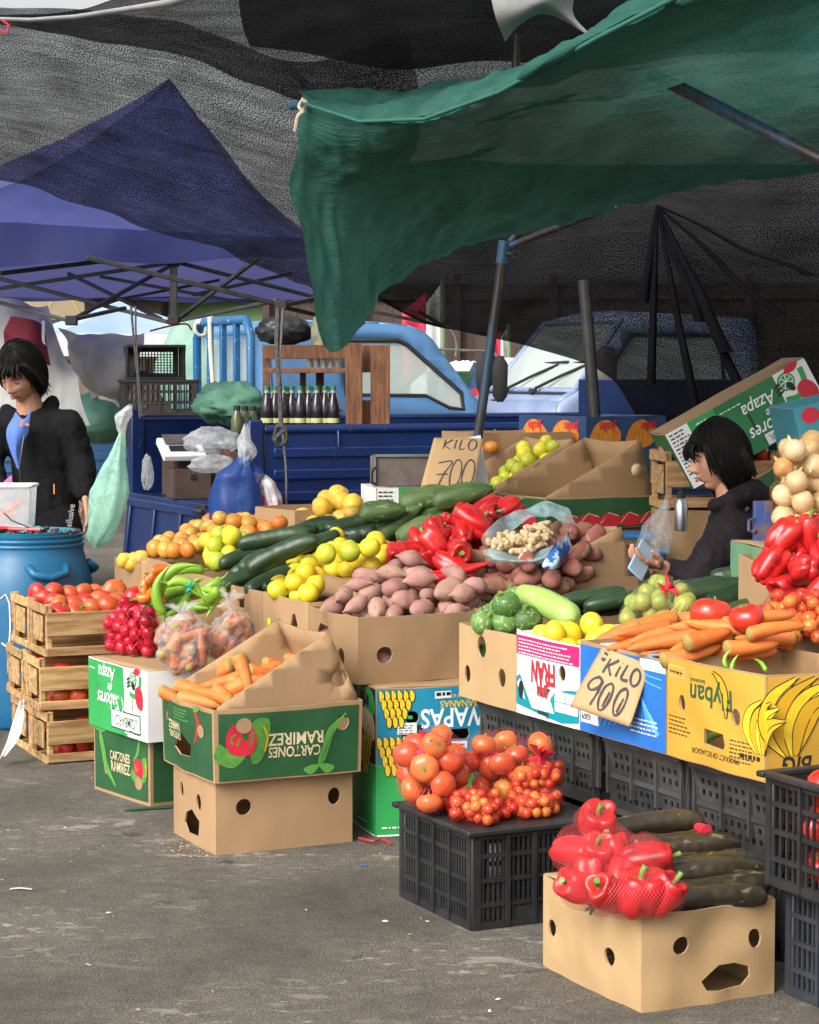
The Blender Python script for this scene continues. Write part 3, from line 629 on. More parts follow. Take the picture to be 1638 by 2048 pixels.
val(A, B, .27, .1); val(B, C_, .02, .02); val(D, C_, .02, .02)
bars = [((0, 547, 11.6), (415, 497, 12.2), .035), ((173, 515, 11.3), (564, 610, 11.5), .034), ((0, 577, 13), (335, 527, 12.5), .03), ((-20, 552, 12), (335, 644, 11.8), .03), ((137, 547, 12.4), (322, 638, 12), .026),
        ((338, 533, 12.3), (141, 642, 11.6), .026), ((347, 500, 12), (347, 646, 12), .04), ((355, 525, 12), (630, 594, 12.6), .028), ((516, 517, 11.4), (351, 642, 11.8), .026), ((584, 547, 12.7), (387, 590, 13), .026),
        ((-20, 600, 11.5), (143, 643, 11.3), .026), ((141, 640, 11.3), (250, 616, 11.6), .028), ((352, 642, 11.8), (556, 601, 11.5), .028), ((560, 612, 11.5), (640, 595, 11.7), .032), ((556, 612, 11.5), (660, 636, 12), .028),
        ((201, 553, 12.9), (500, 608, 12.6), .026), ((242, 598, 13), (440, 560, 13), .024)]
for a, b_, wd in bars:
    m = MB(); m.bar(P(*a), P(*b_), wd, wd * .7); m.obj('frame_bar', STEEL, bt, bevel=.003)
for q in ((347, 640, 11.78), (143, 641, 11.28), (562, 610, 11.45), (347, 524, 12)):
    m = MB(); m.box(P(*q), (.06, .05, .05)); m.obj('joint', RUBBER, bt, bevel=.006)
# second canopy frame end behind the green corner
t = thing('canopy_frame', 'black folded canopy frame end beside the blue cab roof', 'canopy frame', P(886, 652, 13))
for a in ((690, 612, 13), (836, 622, 13), (900, 640, 13)):
    m = MB(); m.bar((0, 0, 0), P(*a) - P(886, 652, 13), .028, .02); m.obj('frame_bar', STEEL, t)
# hanging ropes
ROPE = pm('dark_rope', (.03, .028, .027), (.1, .09, .08), 90, .9)
def rope(label, pts, r, mat=ROPE, name='rope'):
    m = MB(); ps = [P(*q) for q in pts]; n = 10 * len(ps); m.tube([cr(ps, i / n) for i in range(n + 1)], r, 6); return tag(m.obj(name, mat), label, 'rope')
rope('twisted dark rope hanging beside the black plastic crates', [(262, 612, 11.1), (266, 660, 11.1), (274, 740, 11.1), (280, 836, 11.1)], .006)
rope('second thin dark rope along the twisted rope', [(271, 612, 11.1), (272, 670, 11.1), (278, 760, 11.1), (284, 832, 11.1)], .005)
rope('thick dark rope hanging in front of the bottle shelf', [(556, 616, 10.7), (554, 700, 10.7), (560, 790, 10.7), (562, 850, 10.7)], .012)
rope('thinner rope hanging down over the navy truck side', [(566, 616, 10.7), (560, 740, 10.7), (566, 870, 10.7), (572, 940, 10.7), (573, 1040, 10.7)], .006, pm('grey_rope', (.16, .15, .14), (.08, .08, .08), 80, .9))
m = MB(); m.tube([cr([P(548, 880, 10.65), P(556, 852, 10.6), P(570, 858, 10.6), P(572, 880, 10.62), P(560, 890, 10.62), P(552, 878, 10.6), P(566, 862, 10.6)], i / 30) for i in range(31)], .011, 7); tag(m.obj('rope_knot', ROPE), 'bundled rope knot hanging against the navy truck side', 'rope')
rope('loose pale rope dangling from the canopy frame end', [(890, 650, 12.9), (905, 665, 12.9), (913, 690, 12.9), (911, 712, 12.9)], .006, pm('pale_rope', (.5, .46, .4), rough=.9))

m = MB(); m.tube([cr([PZ(718, 1676, .01), PZ(745, 1682, .012), PZ(765, 1679, .01), PZ(782, 1688, .01)], i / 16) for i in range(17)], .004, 6); tag(m.obj('red_string', REDP), 'red string lying on the ground below the bright green carton', 'string')
for x, y, l, mt_, lb_ in ((728, 1730, .012, BLUP, 'tiny blue scrap on the asphalt beside the kraft box'), (42, 1778, .035, lm[0], 'pale straw lying on the asphalt at the left')):
    q = PZ(x, y, .005); m = MB(); m.grid(lambda u, v: q + V(((u - .5) * l * 2, (v - .5) * .012 + .004 * sin(u * 5), .003 * sin(u * 3))), 5, 2); tag(m.obj('scrap', mt_, smooth=0, solid=.001), lb_, 'scrap')
# ------------------------------------------------------------------ vehicles
YAW = R(26)
VD, UD = V((cos(YAW), sin(YAW), 0)), V((-sin(YAW), cos(YAW), 0))     # stall directions: along the frontal faces, and away from the camera
def tex_bump_panel(m, ln, z0, z1, th, ribs, mi=0, T=None):
    m.box((ln / 2, 0, (z0 + z1) / 2), (ln, th, z1 - z0), mi, T)
    for (a, b_, zz, hh) in ribs: m.box(((a + b_) / 2, -th / 2 - .006, zz), (b_ - a, .016, hh), mi, T)
K = P(505, 1018, 11.0)
tk = thing('flatbed_truck', 'navy blue flatbed truck with its tailgate dropped behind the fruit stall', 'truck', (K.x, K.y, 0), YAW)
BL, BW, BZ, BT = 2.95, 1.78, .93, 1.325
m = MB(); m.box((BL / 2, BW / 2, BZ - .04), (BL, BW, .08)); m.box((BL / 2, BW / 2, BZ - .2), (BL, .9, .22)); m.obj('bed_floor', NAVY, tk, bevel=.005)
m = MB(); m.box((BL / 2, -.02, (BZ + BT) / 2), (BL - .1, .03, BT - BZ)); m.tube([(.05, -.022, BT), (BL - .05, -.022, BT)], .026, 10)
for zz in (BZ + .06, BZ + .17, BZ + .28): m.box((BL / 2, -.04, zz), (BL - .2, .014, .05))
for s_ in (.45, 1.35, 2.3): m.box((s_, -.045, BT - .05), (.012, .02, .09))
m.obj('side_gate', NAVY, tk, bevel=.006)
m = MB(); m.box((BL / 2, BW, (BZ + BT) / 2 + .01), (BL, .035, BT - BZ + .02)); m.tube([(0, BW, BT + .02), (BL, BW, BT + .02)], .022, 8)
for s_ in (.5, 1.2): m.box((s_, BW - .025, BZ + .2), (.06, .02, .34))
m.obj('side_gate', NAVY, tk, bevel=.006)
m = MB(); m.box((.0, -.02, (BZ + BT) / 2), (.075, .07, BT - BZ + .1)); m.obj('corner_post', NAVY, tk, bevel=.008)
m = MB(); m.box((.0, BW, (BZ + BT) / 2 + .02), (.075, .07, BT - BZ + .12)); m.obj('corner_post', NAVY, tk, bevel=.008)
m = MB(); m.box((BL, BW / 2, 1.25), (.05, BW, .65)); m.obj('headboard', NAVY, tk, bevel=.006)
tg = MB()
TT = MX.Translation((-.03, BW, BZ - .02)) @ MX.Rotation(-pi / 2, 4, 'Z') @ MX.Rotation(R(-6), 4, 'X')
tg.box((BW / 2, 0, -.22), (BW - .06, .03, .4), 0, TT)
for zz, hh in ((-.035, .05), (-.4, .05)): tg.box((BW / 2, -.02, zz), (BW - .06, .03, hh), 0, TT)
for k in range(5): tg.box((.06 + k * (BW - .12) / 4, -.02, -.22), (.05, .028, .36), 0, TT)
tg.obj('tailgate', NAVY, tk, bevel=.008)
m = MB(); m.box((-.03, BW / 2, BZ - .05), (.04, BW, .1)); m.obj('rear_sill', NAVY, tk, bevel=.006)
m = MB(); m.box((-.055, .55, BZ - .04), (.03, .09, .07)); m.tube([(-.08, .5, BZ - .04), (-.08, .6, BZ - .04)], .016, 8); m.obj('latch', STEEL, tk, bevel=.004)
def wheel(par, x, y, r=.32, wd=.18):
    T = MX.Translation((x, y, r)) @ MX.Rotation(pi / 2, 4, 'X')
    m = MB(); m.lathe([(r * .6, -wd / 2), (r * .92, -wd / 2), (r, -wd * .35), (r, wd * .35), (r * .92, wd / 2), (r * .6, wd / 2)], 28, 0, T); o = m.obj('wheel', RUBBER, par)
    m = MB(); m.lathe([(.001, wd * .3), (r * .25, wd * .32), (r * .3, wd * .1), (r * .6, wd * .42)], 24, 0, T); m.obj('rim', GRYPL, o)
for x, y in ((.7, .12), (.7, BW - .12), (2.7, .12), (2.7, BW - .12)): wheel(tk, x, y)
GLASS = bpy.data.materials.new('sky_pale_glass'); GLASS.use_nodes = True; nt = GLASS.node_tree; b = nt.nodes['Principled BSDF']
b.inputs['Base Color'].default_value = (.62, .7, .67, 1); b.inputs['Roughness'].default_value = .06; b.inputs['Specular IOR Level'].default_value = .9  # pale base colour paints in the bright sky reflected by the panes
tpp = nt.nodes.new('ShaderNodeBsdfTransparent'); tpp.inputs[0].default_value = (.82, .9, .87, 1); mx = nt.nodes.new('ShaderNodeMixShader')
v, rn = coords(nt, False); rpn = nt.nodes.new('ShaderNodeMapRange'); rpn.inputs[3].default_value = .35; rpn.inputs[4].default_value = .75; nt.links.new(nz(nt, v, 2.5, 5), rpn.inputs[0]); nt.links.new(rpn.outputs[0], mx.inputs[0])
nt.links.new(tpp.outputs[0], mx.inputs[1]); nt.links.new(b.outputs[0], mx.inputs[2]); nt.links.new(mx.outputs[0], nt.nodes['Material Output'].inputs[0])
def cab(t, prof, win, W, mat, ws, rearwin=True):
    """truck cab from a side profile (x forward, z up); ws = (i, j): profile edge that is the windscreen"""
    sh = lambda p, y, ins=0: (p[0], y, p[1])
    n = len(prof)
    for y, sgn in ((0, 1), (W, -1)):
        pv, tr = panel(list(reversed(prof)), [win], .12)
        m = MB()
        def cv(x, z):
            e = max(0, (z - 1.35)) * .16
            return V((x, y + sgn * e, z))
        m.add([cv(x, z) for x, z in pv], tr if y == 0 else [t_[::-1] for t_ in tr]); m.obj('side_panel', mat, t, smooth=180, solid=.02)
        m = MB(); c = [cv(x, z) for x, z in win]; m.tube(c + [c[0], c[1]], .018, 6); m.obj('window_seal', RUBBER, t, smooth=180)
        pv, tr = panel(win, (), .3, False); m = MB(); m.add([cv(x, z) + V((0, sgn * .008, 0)) for x, z in pv], tr); m.obj('door_glass', GLASS, t)
        m = MB(); m.box((0, 0, 0), (.11, .02, .03), 0, MX.Translation((win[0][0] + .12, y - sgn * .02, min(p[1] for p in win) - .12))); m.obj('door_handle', RUBBER, t, bevel=.004)
        m = MB(); dx = min(p[0] for p in win) - .05; m.bar((dx, y - sgn * .012, .55), (dx, y - sgn * .012, 1.35), .008); m.bar((dx, y - sgn * .0, 1.35), (dx, y + sgn * .1, 1.95), .008); m.obj('door_gap', DARK, t)
    m = MB()
    for i in range(n):
        if i == ws or i == n - 1: continue
        a, b_ = prof[i], prof[i + 1]
        ea, eb = max(0, a[1] - 1.35) * .16, max(0, b_[1] - 1.35) * .16
        k = 6
        vs = []
        for q, e in ((a, ea), (b_, eb)):
            for u in range(k + 1): vs.append((q[0], e + (W - 2 * e) * u / k, q[1] + (.03 * sin(pi * u / k) if q[1] > 1.9 else 0)))
        m.add(vs, [(u, u + 1, k + 2 + u, k + 1 + u) for u in range(k)])
    m.obj('cab_shell', mat, t, smooth=50, solid=.02)
    a, b_ = prof[ws], prof[ws + 1]; ea, eb = max(0, a[1] - 1.35) * .16 + .05, max(0, b_[1] - 1.35) * .16 + .05
    m = MB(); m.add([(a[0], ea, a[1]), (a[0], W - ea, a[1]), (b_[0], W - eb, b_[1]), (b_[0], eb, b_[1])], [(0, 1, 2, 3)]); m.obj('windscreen', GLASS, t)
    m = MB(); q = [V((a[0], ea, a[1])), V((a[0], W - ea, a[1])), V((b_[0], W - eb, b_[1])), V((b_[0], eb, b_[1]))]; m.tube(q + q[:2], .03, 6); m.obj('windscreen_frame', mat, t, smooth=180)
K2 = P(548, 800, 16.0)
t2 = thing('parked_truck', 'light blue truck with cab seen from the side behind the bottle shelf', 'truck', (K2.x, K2.y, 0), YAW)
def onside(px, py):
    d = ray(px, py); n_ = UD; k = (K2 - V((0, 0, CH))).dot(n_) / d.dot(n_); p = V((0, 0, CH)) + d * k - K2; return (p.dot(VD), (V((0, 0, CH)) + d * k).z)
pr = [onside(*q) for q in ((549, 668), (562, 651), (640, 646), (770, 647), (826, 652), (858, 664), (876, 684), (980, 838), (1000, 862), (1008, 900))]
pr = [(pr[0][0] - .0, .55)] + pr + [(pr[-1][0] + .0, .55)]
wn = [onside(*q) for q in ((692, 681), (804, 680), (822, 688), (925, 786), (927, 819), (898, 816), (853, 792), (692, 790))][::-1]
cab(t2, pr, wn, 1.6, LBLU, 7)
a = onside(728, 826); b_ = onside(958, 838); m = MB(); m.bar((a[0] - .3, -.012, a[1]), (b_[0], -.012, b_[1]), .02, .02); m.obj('side_crease', LBLU, t2)
yc = onside(930, 872); m = MB(); pv, tr = panel(circ(0, 0, .16, 20, .075, .25), (), .3, False); m.add([(yc[0] + x, -.016, yc[1] + y - .02) for x, y in pv], tr); m.obj('yellow_decal', YEL, t2)
sw = onside(838, 722); m = MB(); m.tube([V((sw[0] + .12 * cos(q) * .5, 1.05 + .17 * sin(q), sw[1] - .02 + .17 * cos(q))) for q in np.linspace(0, 6.2832, 21)], .014, 6); m.bar((sw[0], 1.05, sw[1] - .1), (sw[0] + .2, 1.05, sw[1] - .4), .03); m.obj('steering_wheel', RUBBER, t2, smooth=180)
m = MB(); m.box((.35, .8, 1.3), (.14, 1.3, .5)); m.box((.6, .8, 1.02), (.5, 1.3, .14)); m.obj('seat', RUBBER, t2, bevel=.04)
m = MB(); m.box((-1.45, .8, .9), (2.8, 1.65, .09)); m.obj('bed_floor', LBLU, t2)
for y in (-.02, 1.62): m = MB(); m.box((-1.45, y, 1.08), (2.8, .03, .3)); m.box((-1.45, y, 1.03), (2.7, .05, .05)); m.tube([(-2.85, y, 1.24), (-.05, y, 1.24)], .022, 8); m.obj('side_gate', LBLU, t2, bevel=.005)
m = MB(); m.box((-2.86, .8, 1.08), (.03, 1.64, .3)); m.obj('tailgate', LBLU, t2, bevel=.005)
m = MB(); m.tube([(-2.9, -.035, 1.265), (-.05, -.035, 1.265)], .016, 8); m.obj('pale_rail', WHITE, t2)
for x in (-2.1, 1.2):
    for y in (.1, 1.5): wheel(t2, x, y)
# rack of blue bars at the front of its bed
BLUR = pm('worn_bright_blue', (.008, .085, .2), (.012, .11, .26), 4, .5, .2, 50, spots=(30, (.5, .55, .6), .66))
m = MB(); zt = 2.0
pts = [(-.18, -.0, .95), (-.18, -.0, zt - .12), (-.18, .08, zt), (-.18, 1.0, zt), (-.18, 1.1, zt - .12), (-.18, 1.1, .95)]
m.tube(pts, .035, 8); m.obj('rack_hoop', BLUR, t2, smooth=60)
for y in (.28, .55, .82): m = MB(); m.bar((-.18, y, .95), (-.18, y, zt), .045); m.obj('rack_bar', BLUR, t2, bevel=.005)
m = MB(); m.tube([cr([V((-.22, .72, 2.03)), V((-.23, .68, 1.8)), V((-.24, .6, 1.5)), V((-.22, .55, 1.1))], i / 20) for i in range(21)], .018, 6); m.tube([V((-.18 + .05 * cos(q), .98 + .03 * sin(q * .5), 1.96 + .06 * sin(q))) for q in np.linspace(0, 9, 20)], .014, 6)
tag(m.obj('tie_rope', pm('pale_rope2', (.55, .48, .38), rough=.9), t2, smooth=180))
m = MB(); m.box((-.005, .85, 1.62), (.02, 1.0, .5)); w_ = m.obj('rear_window', GLASS, t2)
# truck nose at the right, facing left
K3 = P(1150, 800, 16.0); y3 = R(180 + 21.7); f3 = V((cos(y3), sin(y3), 0)); o3 = K3 - f3 * 1.55 - V((-sin(y3), cos(y3), 0)) * 1.62
t3 = thing('parked_truck', 'silver blue truck nose with wide windscreen facing left under the net curtain', 'truck', (o3.x, o3.y, 0), y3)
cab(t3, [(0, .55), (0, 1.95), (.08, 2.02), (.95, 2.05), (1.1, 2.0), (1.52, 1.48), (1.68, 1.4), (1.74, 1.2), (1.76, .55)], [(.95, 1.42), (1.42, 1.42), (1.05, 1.9), (.3, 1.9), (.3, 1.42)][::-1], 1.62, SILV, 4)
m = MB(); m.bar((1.56, .15, 1.455), (1.56, 1.5, 1.455), .07, .04); m.obj('cowl_panel', RUBBER, t3, bevel=.01)
for y0, y1 in ((.5, .95), (1.0, 1.45)):
    m = MB(); m.tube([(1.58, y0, 1.5), (1.45, y0 + .2, 1.6), (1.36, y1, 1.68)], .012, 6); m.bar((1.34, y1 - .28, 1.69), (1.36, y1 + .16, 1.7), .016); m.lathe([(.0, .03), (.03, .03), (.035, 0)], 10, 0, MX.Translation((1.6, y0, 1.47))); m.obj('wiper', RUBBER, t3)
m = MB(); m.box((1.75, .8, 1.05), (.03, 1.1, .12)); m.obj('grille', RUBBER, t3, bevel=.01)
for y in (.2, 1.42): m = MB(); m.box((1.75, y, .98), (.05, .28, .2)); m.obj('headlight', WHITE, t3, bevel=.03)
for y, sgn in ((1.66, 1), (-.04, -1)):
    m = MB(); m.bar((1.25, y, 1.5), (1.4, y + .2 * sgn, 1.56), .025); m.tube([(1.42, y + .22 * sgn, 1.42), (1.43, y + .22 * sgn, 1.5), (1.43, y + .22 * sgn, 1.74), (1.42, y + .22 * sgn, 1.8)], [.05, .085, .085, .05], 12, flat=.6); m.obj('side_mirror', GRYPL if sgn > 0 else RUBBER, t3)
m = MB(); m.box((-1.0, .8, .95), (1.9, 1.6, .1)); m.box((-1.0, 1.6, 1.2), (1.9, .04, .45)); m.box((-1.0, 0, 1.2), (1.9, .04, .45)); m.obj('bed', BLUR, t3, bevel=.01)
for x in (-.9, 1.2):
    for y in (.1, 1.5): wheel(t3, x, y)
# long mirror of the light blue truck standing off on a bar
p = P(1000, 775, 15.2); t = thing('wing_mirror', 'tall dark wing mirror standing off the light blue cab', 'mirror', P(1000, 775, 15.2))
m = MB(); m.tube([(0, 0, -.1), (.0, 0, -.06), (.0, 0, .16), (0, 0, .22)], [.02, .05, .055, .02], 12, flat=.6); m.obj('housing', RUBBER, t)
m = MB(); m.tube([P(880, 699, 16) - p, P(985, 703, 15.4) - p, P(1000, 720, 15.2) - p], .012, 6); m.tube([V((0, 0, -.08)), P(985, 800, 15.6) - p], .01, 6); m.obj('bracket', GRYPL, t)
# ------------------------------------------------------------------ cloths and goods around the trucks
def lump(name, label, cat, c, rad, mat, seed=0, amp=.12, fq=2.2, fold=.06, rz=0, group=None, nu=44, nv=26, solid=0):
    m = MB(); rx, ry, rzz = rad
    def f(u, v):
        a = 2 * pi * u; b_ = pi * (v - .5) * .999; d = V((cos(a) * cos(b_), sin(a) * cos(b_), sin(b_)))
        k = 1 + amp * NZ.noise(d * fq + V((seed, 0, 0))) + fold * (1 - abs(NZ.noise(d * fq * 2.3 + V((0, seed, 0)))) * 2)
        if d.z < 0: d = V((d.x, d.y, d.z * .75))
        return V((d.x * rx * k, d.y * ry * k, d.z * rzz * k))
    m.grid(f, nu, nv, closed=True); o = m.obj(name, mat, smooth=180, loc=c, rz=rz, solid=solid); return tag(o, label, cat, group)
GRT = pm('green_tarp', (.07, .2, .13), (.11, .26, .18), 6, .8, .3, 60)
PGT = pm('pale_green_tarp', (.16, .28, .22), (.22, .35, .28), 4, .8, .2, 30)
GRYT = pm('grey_tarp', (.36, .36, .34), (.5, .49, .46), 5, .9, .3, 90)
MAR = pm('maroon_cloth', (.2, .018, .03), (.26, .03, .045), 6, .85)
lump('green_tarpaulin', 'crumpled green tarpaulin bundled on the navy truck bed beside the crates', 'tarpaulin', P(462, 812, 12.4), (.19, .22, .125), GRT, 5, .22, 1.9, .16)
lump('green_tarpaulin', 'green tarpaulin covered heap behind the standing woman', 'tarpaulin', P(205, 842, 14.4), (.26, .3, .18), GRT, 8, .1, 1.4, .08)
lump('pale_tarpaulin', 'pale green tarpaulin cone behind the blue rack bars', 'tarpaulin', P(395, 745, 17.5), (.3, .3, .42), PGT, 5, .15, 1.5, .1)
m = MB(); m.tube([cr([P(200, 795, 14), P(225, 800, 13.9), P(240, 812, 13.9)], i / 10) for i in range(11)], .012, 6); tag(m.obj('cord', pm('white_cord', (.6, .55, .48), rough=.9)), 'pale cord lying over the covered green heap', 'cord')
sheet('grey_tarpaulin', [S([(118, 655, 13.6), (160, 668, 13.4), (220, 668, 13.3), (286, 662, 13.2)]), S([(140, 715, 13.5), (180, 722, 13.2), (230, 715, 13.1), (280, 715, 13.1)]),
                         S([(170, 770, 13.5), (195, 775, 13.2), (230, 770, 13.1), (262, 766, 13.1)]), S([(176, 800, 13.6), (200, 795, 13.3), (230, 797, 13.2), (256, 790, 13.2)])], 50, 40, GRYT,
      wr=[((4, 4, 9), .05), ((9, 9, 20), .015)], label='grey tarpaulin slung below the pale blue tent roof', cat='tarpaulin')
sheet('grey_tarpaulin', [S([(-60, 596, 13.2), (40, 600, 13.1), (95, 604, 13.1)]), S([(-60, 680, 13.1), (60, 690, 12.9), (118, 690, 12.9)]), S([(-40, 760, 13), (90, 770, 12.8), (158, 765, 12.7)]), S([(-20, 880, 12.9), (120, 860, 12.7), (182, 850, 12.7)])], 50, 60, GRYT,
      wr=[((5, 5, 1.5), .09), ((13, 13, 3), .03)], label='long grey tarpaulin hanging behind the standing woman', cat='tarpaulin')
sheet('maroon_cloth', [S([(22, 632, 12.7), (60, 640, 12.65), (85, 655, 12.7)]), S([(12, 665, 12.7), (60, 680, 12.6), (95, 690, 12.65)]), S([(10, 700, 12.6), (70, 720, 12.55), (104, 730, 12.6)])], 20, 20, MAR, wr=[((6, 6, 3), .06)], label='maroon cloth folded over the hanging grey tarpaulin', cat='cloth')
sheet('pale_strap', [S([(84, 640, 12.55), (90, 642, 12.55)]), S([(84, 680, 12.5), (90, 684, 12.5)]), S([(92, 690, 12.5), (100, 696, 12.5)])], 4, 12, WHITE, label='pale strap hanging beside the maroon cloth', cat='strap')
# red cord strung between the tent and rack
rope('thin orange cord strung in front of the brown shed', [(300, 662, 15), (340, 652, 15), (372, 648, 15), (384, 660, 15)], .007, REDP, 'cord')
# ------------------------------------------------------------------ plastic crates
def bars_face(m, T, w_, h, rows, cols, bw=.008, rim=.022, solid_rows=(), skip=()):
    """lattice wall in local x (0..w), z (0..h)"""
    m.box((w_ / 2, 0, h - rim / 2), (w_, .014, rim), 0, T); m.box((w_ / 2, 0, rim / 2), (w_, .014, rim), 0, T)
    for e in (0, 1): m.box((rim * .5 + e * (w_ - rim), 0, h / 2), (rim, .016, h - .002), 0, T)
    for r_ in range(1, rows): m.box((w_ / 2, 0, h * r_ / rows), (w_ - .002, .012, .013), 0, T)
    for c in range(1, cols): m.box((w_ * c / cols, .001, h / 2), (bw, .006, h - .004), 0, T)
    for r_ in solid_rows: m.box((w_ / 2, .003, h * (r_ + .5) / rows), (w_ * .98, .004, h / rows), 0, T)
    for (c0, c1, r0, r1) in skip: m.box((w_ * (c0 + c1) / 2 / cols, .002, h * (r0 + r1) / 2 / rows), (w_ * (c1 - c0) / cols, .009, h * (r1 - r0) / rows), 0, T)
def crate(name, label, loc, yaw, L, W, H, mat, group=None, rows=4, cols=20, rot=None, feet=True):
    t = thing(name, label, 'crate', loc, yaw, group, rot)
    for i, (T, w_) in enumerate(((MX.Translation((-L / 2, -W / 2, 0)), L), (MX.Translation((L / 2, -W / 2, 0)) @ MX.Rotation(pi / 2, 4, 'Z'), W), (MX.Translation((L / 2, W / 2, 0)) @ MX.Rotation(pi, 4, 'Z'), L), (MX.Translation((-L / 2, W / 2, 0)) @ MX.Rotation(-pi / 2, 4, 'Z'), W))):
        m = MB(); c = cols if w_ == L else int(cols * W / L)
        bars_face(m, T, w_, H, rows, c, skip=((c * .42, c * .58, 0, 1), (0, c, 0, .35)) if i % 2 else ((c * .35, c * .65, 0, .8), (0, c, 0, .3)))
        for k in (.28, .5, .72): m.box((w_ * k, -.004, H / 2), (.012, .016, H - .01), 0, T)
        m.obj('lattice_wall', mat, t, smooth=0)
    m = MB(); o_ = .012
    for (c, d) in (((0, -W / 2 - .006, H), (L + .05, .03, .016)), ((0, W / 2 + .006, H), (L + .05, .03, .016)), ((-L / 2 - .006, 0, H), (.03, W - .02, .016)), ((L / 2 + .006, 0, H), (.03, W - .02, .016))): m.box(c, d)
    for sx in (-1, 1):
        for sy in (-1, 1): m.box((sx * (L / 2 - .012), sy * (W / 2 - .012), H / 2 - .005), (.034, .034, H - .012))
    m.obj('rim', mat, t, bevel=.004)
    m = MB()
    for k in range(9): m.box((-L / 2 + L * (k + .5) / 9, 0, .012), (.014, W - .02, .01))
    for k in range(7): m.box((0, -W / 2 + W * (k + .5) / 7, .012), (L - .02, .012, .012))
    m.obj('base_grid', mat, t, smooth=0)
    return t
c1 = P(316, 840, 12.3)
for k, (dz, px, lb, yw, rt) in enumerate([(0.0, 320, 'worn grey black crate at the bottom of the bed stack', 10, None), (.12, 318, 'worn black crate, middle one stacked on truck bed', 8, None)]):
    q = P(px, 826, 13.1); crate('plastic_crate', lb, (q.x, q.y, q.z - (0 if k else .195)), R(yw), .44, .33, .19, GRYPL, 'worn crates on the truck bed', 3, 14)
def holepanel(w_, h, nx, ny, hw, hh, mx_=.03, my=.03):
    hs_ = []
    for i in range(nx):
        for j in range(ny):
            x = mx_ + (w_ - 2 * mx_) * (i + .5) / nx; y = my + (h - 2 * my) * (j + .5) / ny
            hs_.append([(x - hw, y - hh), (x + hw, y - hh), (x + hw, y + hh), (x - hw, y + hh)])
    return panel([(0, 0), (w_, 0), (w_, h), (0, h)], hs_, .5, False)
q = P(308, 757, 13.1); t = thing('plastic_crate', 'worn crate lying open on its side atop the truck bed stack', 'crate', (q.x, q.y, q.z + .0), R(12), 'worn crates on the truck bed')
pv, tr = holepanel(.32, .19, 14, 8, .006, .006)
m = MB(); m.add([(x - .16, .14, y) for x, y in pv], tr); m.obj('base_grid', GRYPL, t, smooth=0, solid=.006)
for nm, c, d in (('top_wall', (0, 0, .19), (.34, .28, .008)), ('bottom_wall', (0, 0, .002), (.34, .28, .008)), ('side_wall', (-.165, 0, .095), (.008, .28, .19)), ('side_wall', (.165, 0, .095), (.008, .28, .19))):
    m = MB(); m.box(c, d); m.obj(nm, GRYPL, t, bevel=.002)
m = MB(); m.tube([(-.17, -.145, 0), (-.17, -.145, .19), (.17, -.145, .19), (.17, -.145, 0), (-.17, -.145, 0), (-.17, -.145, .05)], .01, 6); m.obj('rim', GRYPL, t)
# ------------------------------------------------------------------ bottle shelf standing on the navy truck bed
sh = P(650, 862, 11.75); st = thing('bottle_shelf', 'dark stained wooden shelf of bottles on the navy truck bed', 'shelf', (sh.x, sh.y, sh.z - .07), R(8))
z0 = sh.z - .07
def board(nm, px0, py0, px1, py1, Y, th=.02, mat=DWOOD):
    a, b_ = P(px0, py0, Y) - V((sh.x, sh.y, z0)), P(px1, py1, Y) - V((sh.x, sh.y, z0))
    m = MB(); m.box((a + b_) / 2, (abs(b_.x - a.x), th, abs(b_.z - a.z))); o = m.obj(nm, mat, st, bevel=.003); o.rotation_euler = (0, 0, R(-8)); return o
board('upright', 691, 687, 725, 880, 11.62); board('upright', 741, 690, 780, 880, 11.66)
board('cross_board', 724, 690, 742, 745, 11.7); board('cross_board', 700, 800, 775, 858, 11.72)
board('top_board', 527, 690, 692, 718, 11.7); board('shelf_edge', 527, 736, 692, 746, 11.66); board('upright', 525, 690, 541, 880, 11.75)
board('shelf_board', 530, 741, 692, 744, 11.85, .22); board('upright', 600, 745, 612, 800, 11.95, .02); board('upright', 632, 745, 648, 800, 11.95, .02); board('bottom_board', 530, 852, 690, 858, 11.75, .3)
BOT = pm('dark_bottle', (.012, .008, .014), rough=.12, spec=.7); CAPM = pm('green_cap', (.02, .14, .06), rough=.5); LBL = pm('clear_neck', (.3, .32, .33), rough=.2); LABM = pm('olive_label', (.32, .34, .14), (.4, .42, .2), 60, .7)
def bottle():
    t = thing('bottle', 'dark bottle with green cap in the row on the shelf', 'bottle', group='bottles in a row on the shelf')
    m = MB(); m.lathe([(.001, 0), (.03, .002), (.033, .01), (.033, .1), (.028, .13), (.016, .165), (.014, .18)], 16); m.obj('body', BOT, t, smooth=60)
    m = MB(); m.lathe([(.0142, .165), (.0142, .195)], 12); m.obj('neck_band', LBL, t); m = MB(); m.lathe([(.016, .193), (.016, .215), (.001, .216)], 12); m.obj('cap', CAPM, t)
    m = MB(); m.lathe([(.0338, .02), (.0338, .045)], 16); m.obj('label', LABM, t); return t
bt0 = bottle(); first = True
for k in range(9):
    o = bt0 if first else dup(bt0); first = False; q = P(534 + 16.6 * k, 853, 11.7 + .02 * (k % 2)); o.location = (q.x, q.y, q.z); o.rotation_euler.z = k
for k in range(5):
    o = dup(bt0); q = P(546 + 28 * k, 854, 11.85); o.location = (q.x, q.y, q.z)
JAR = pm('pale_jar', (.45, .46, .42), (.3, .28, .2), 30, .2)
for k in range(5):
    q = P(620 + 14 * k, 735, 11.78); m = MB(); m.lathe([(.001, 0), (.018, 0), (.018, .07), (.014, .08), (.001, .081)], 12); tag(m.obj('jar', JAR, loc=q), 'small pale jar on the upper shelf', 'jar', 'pale jars on the upper shelf')
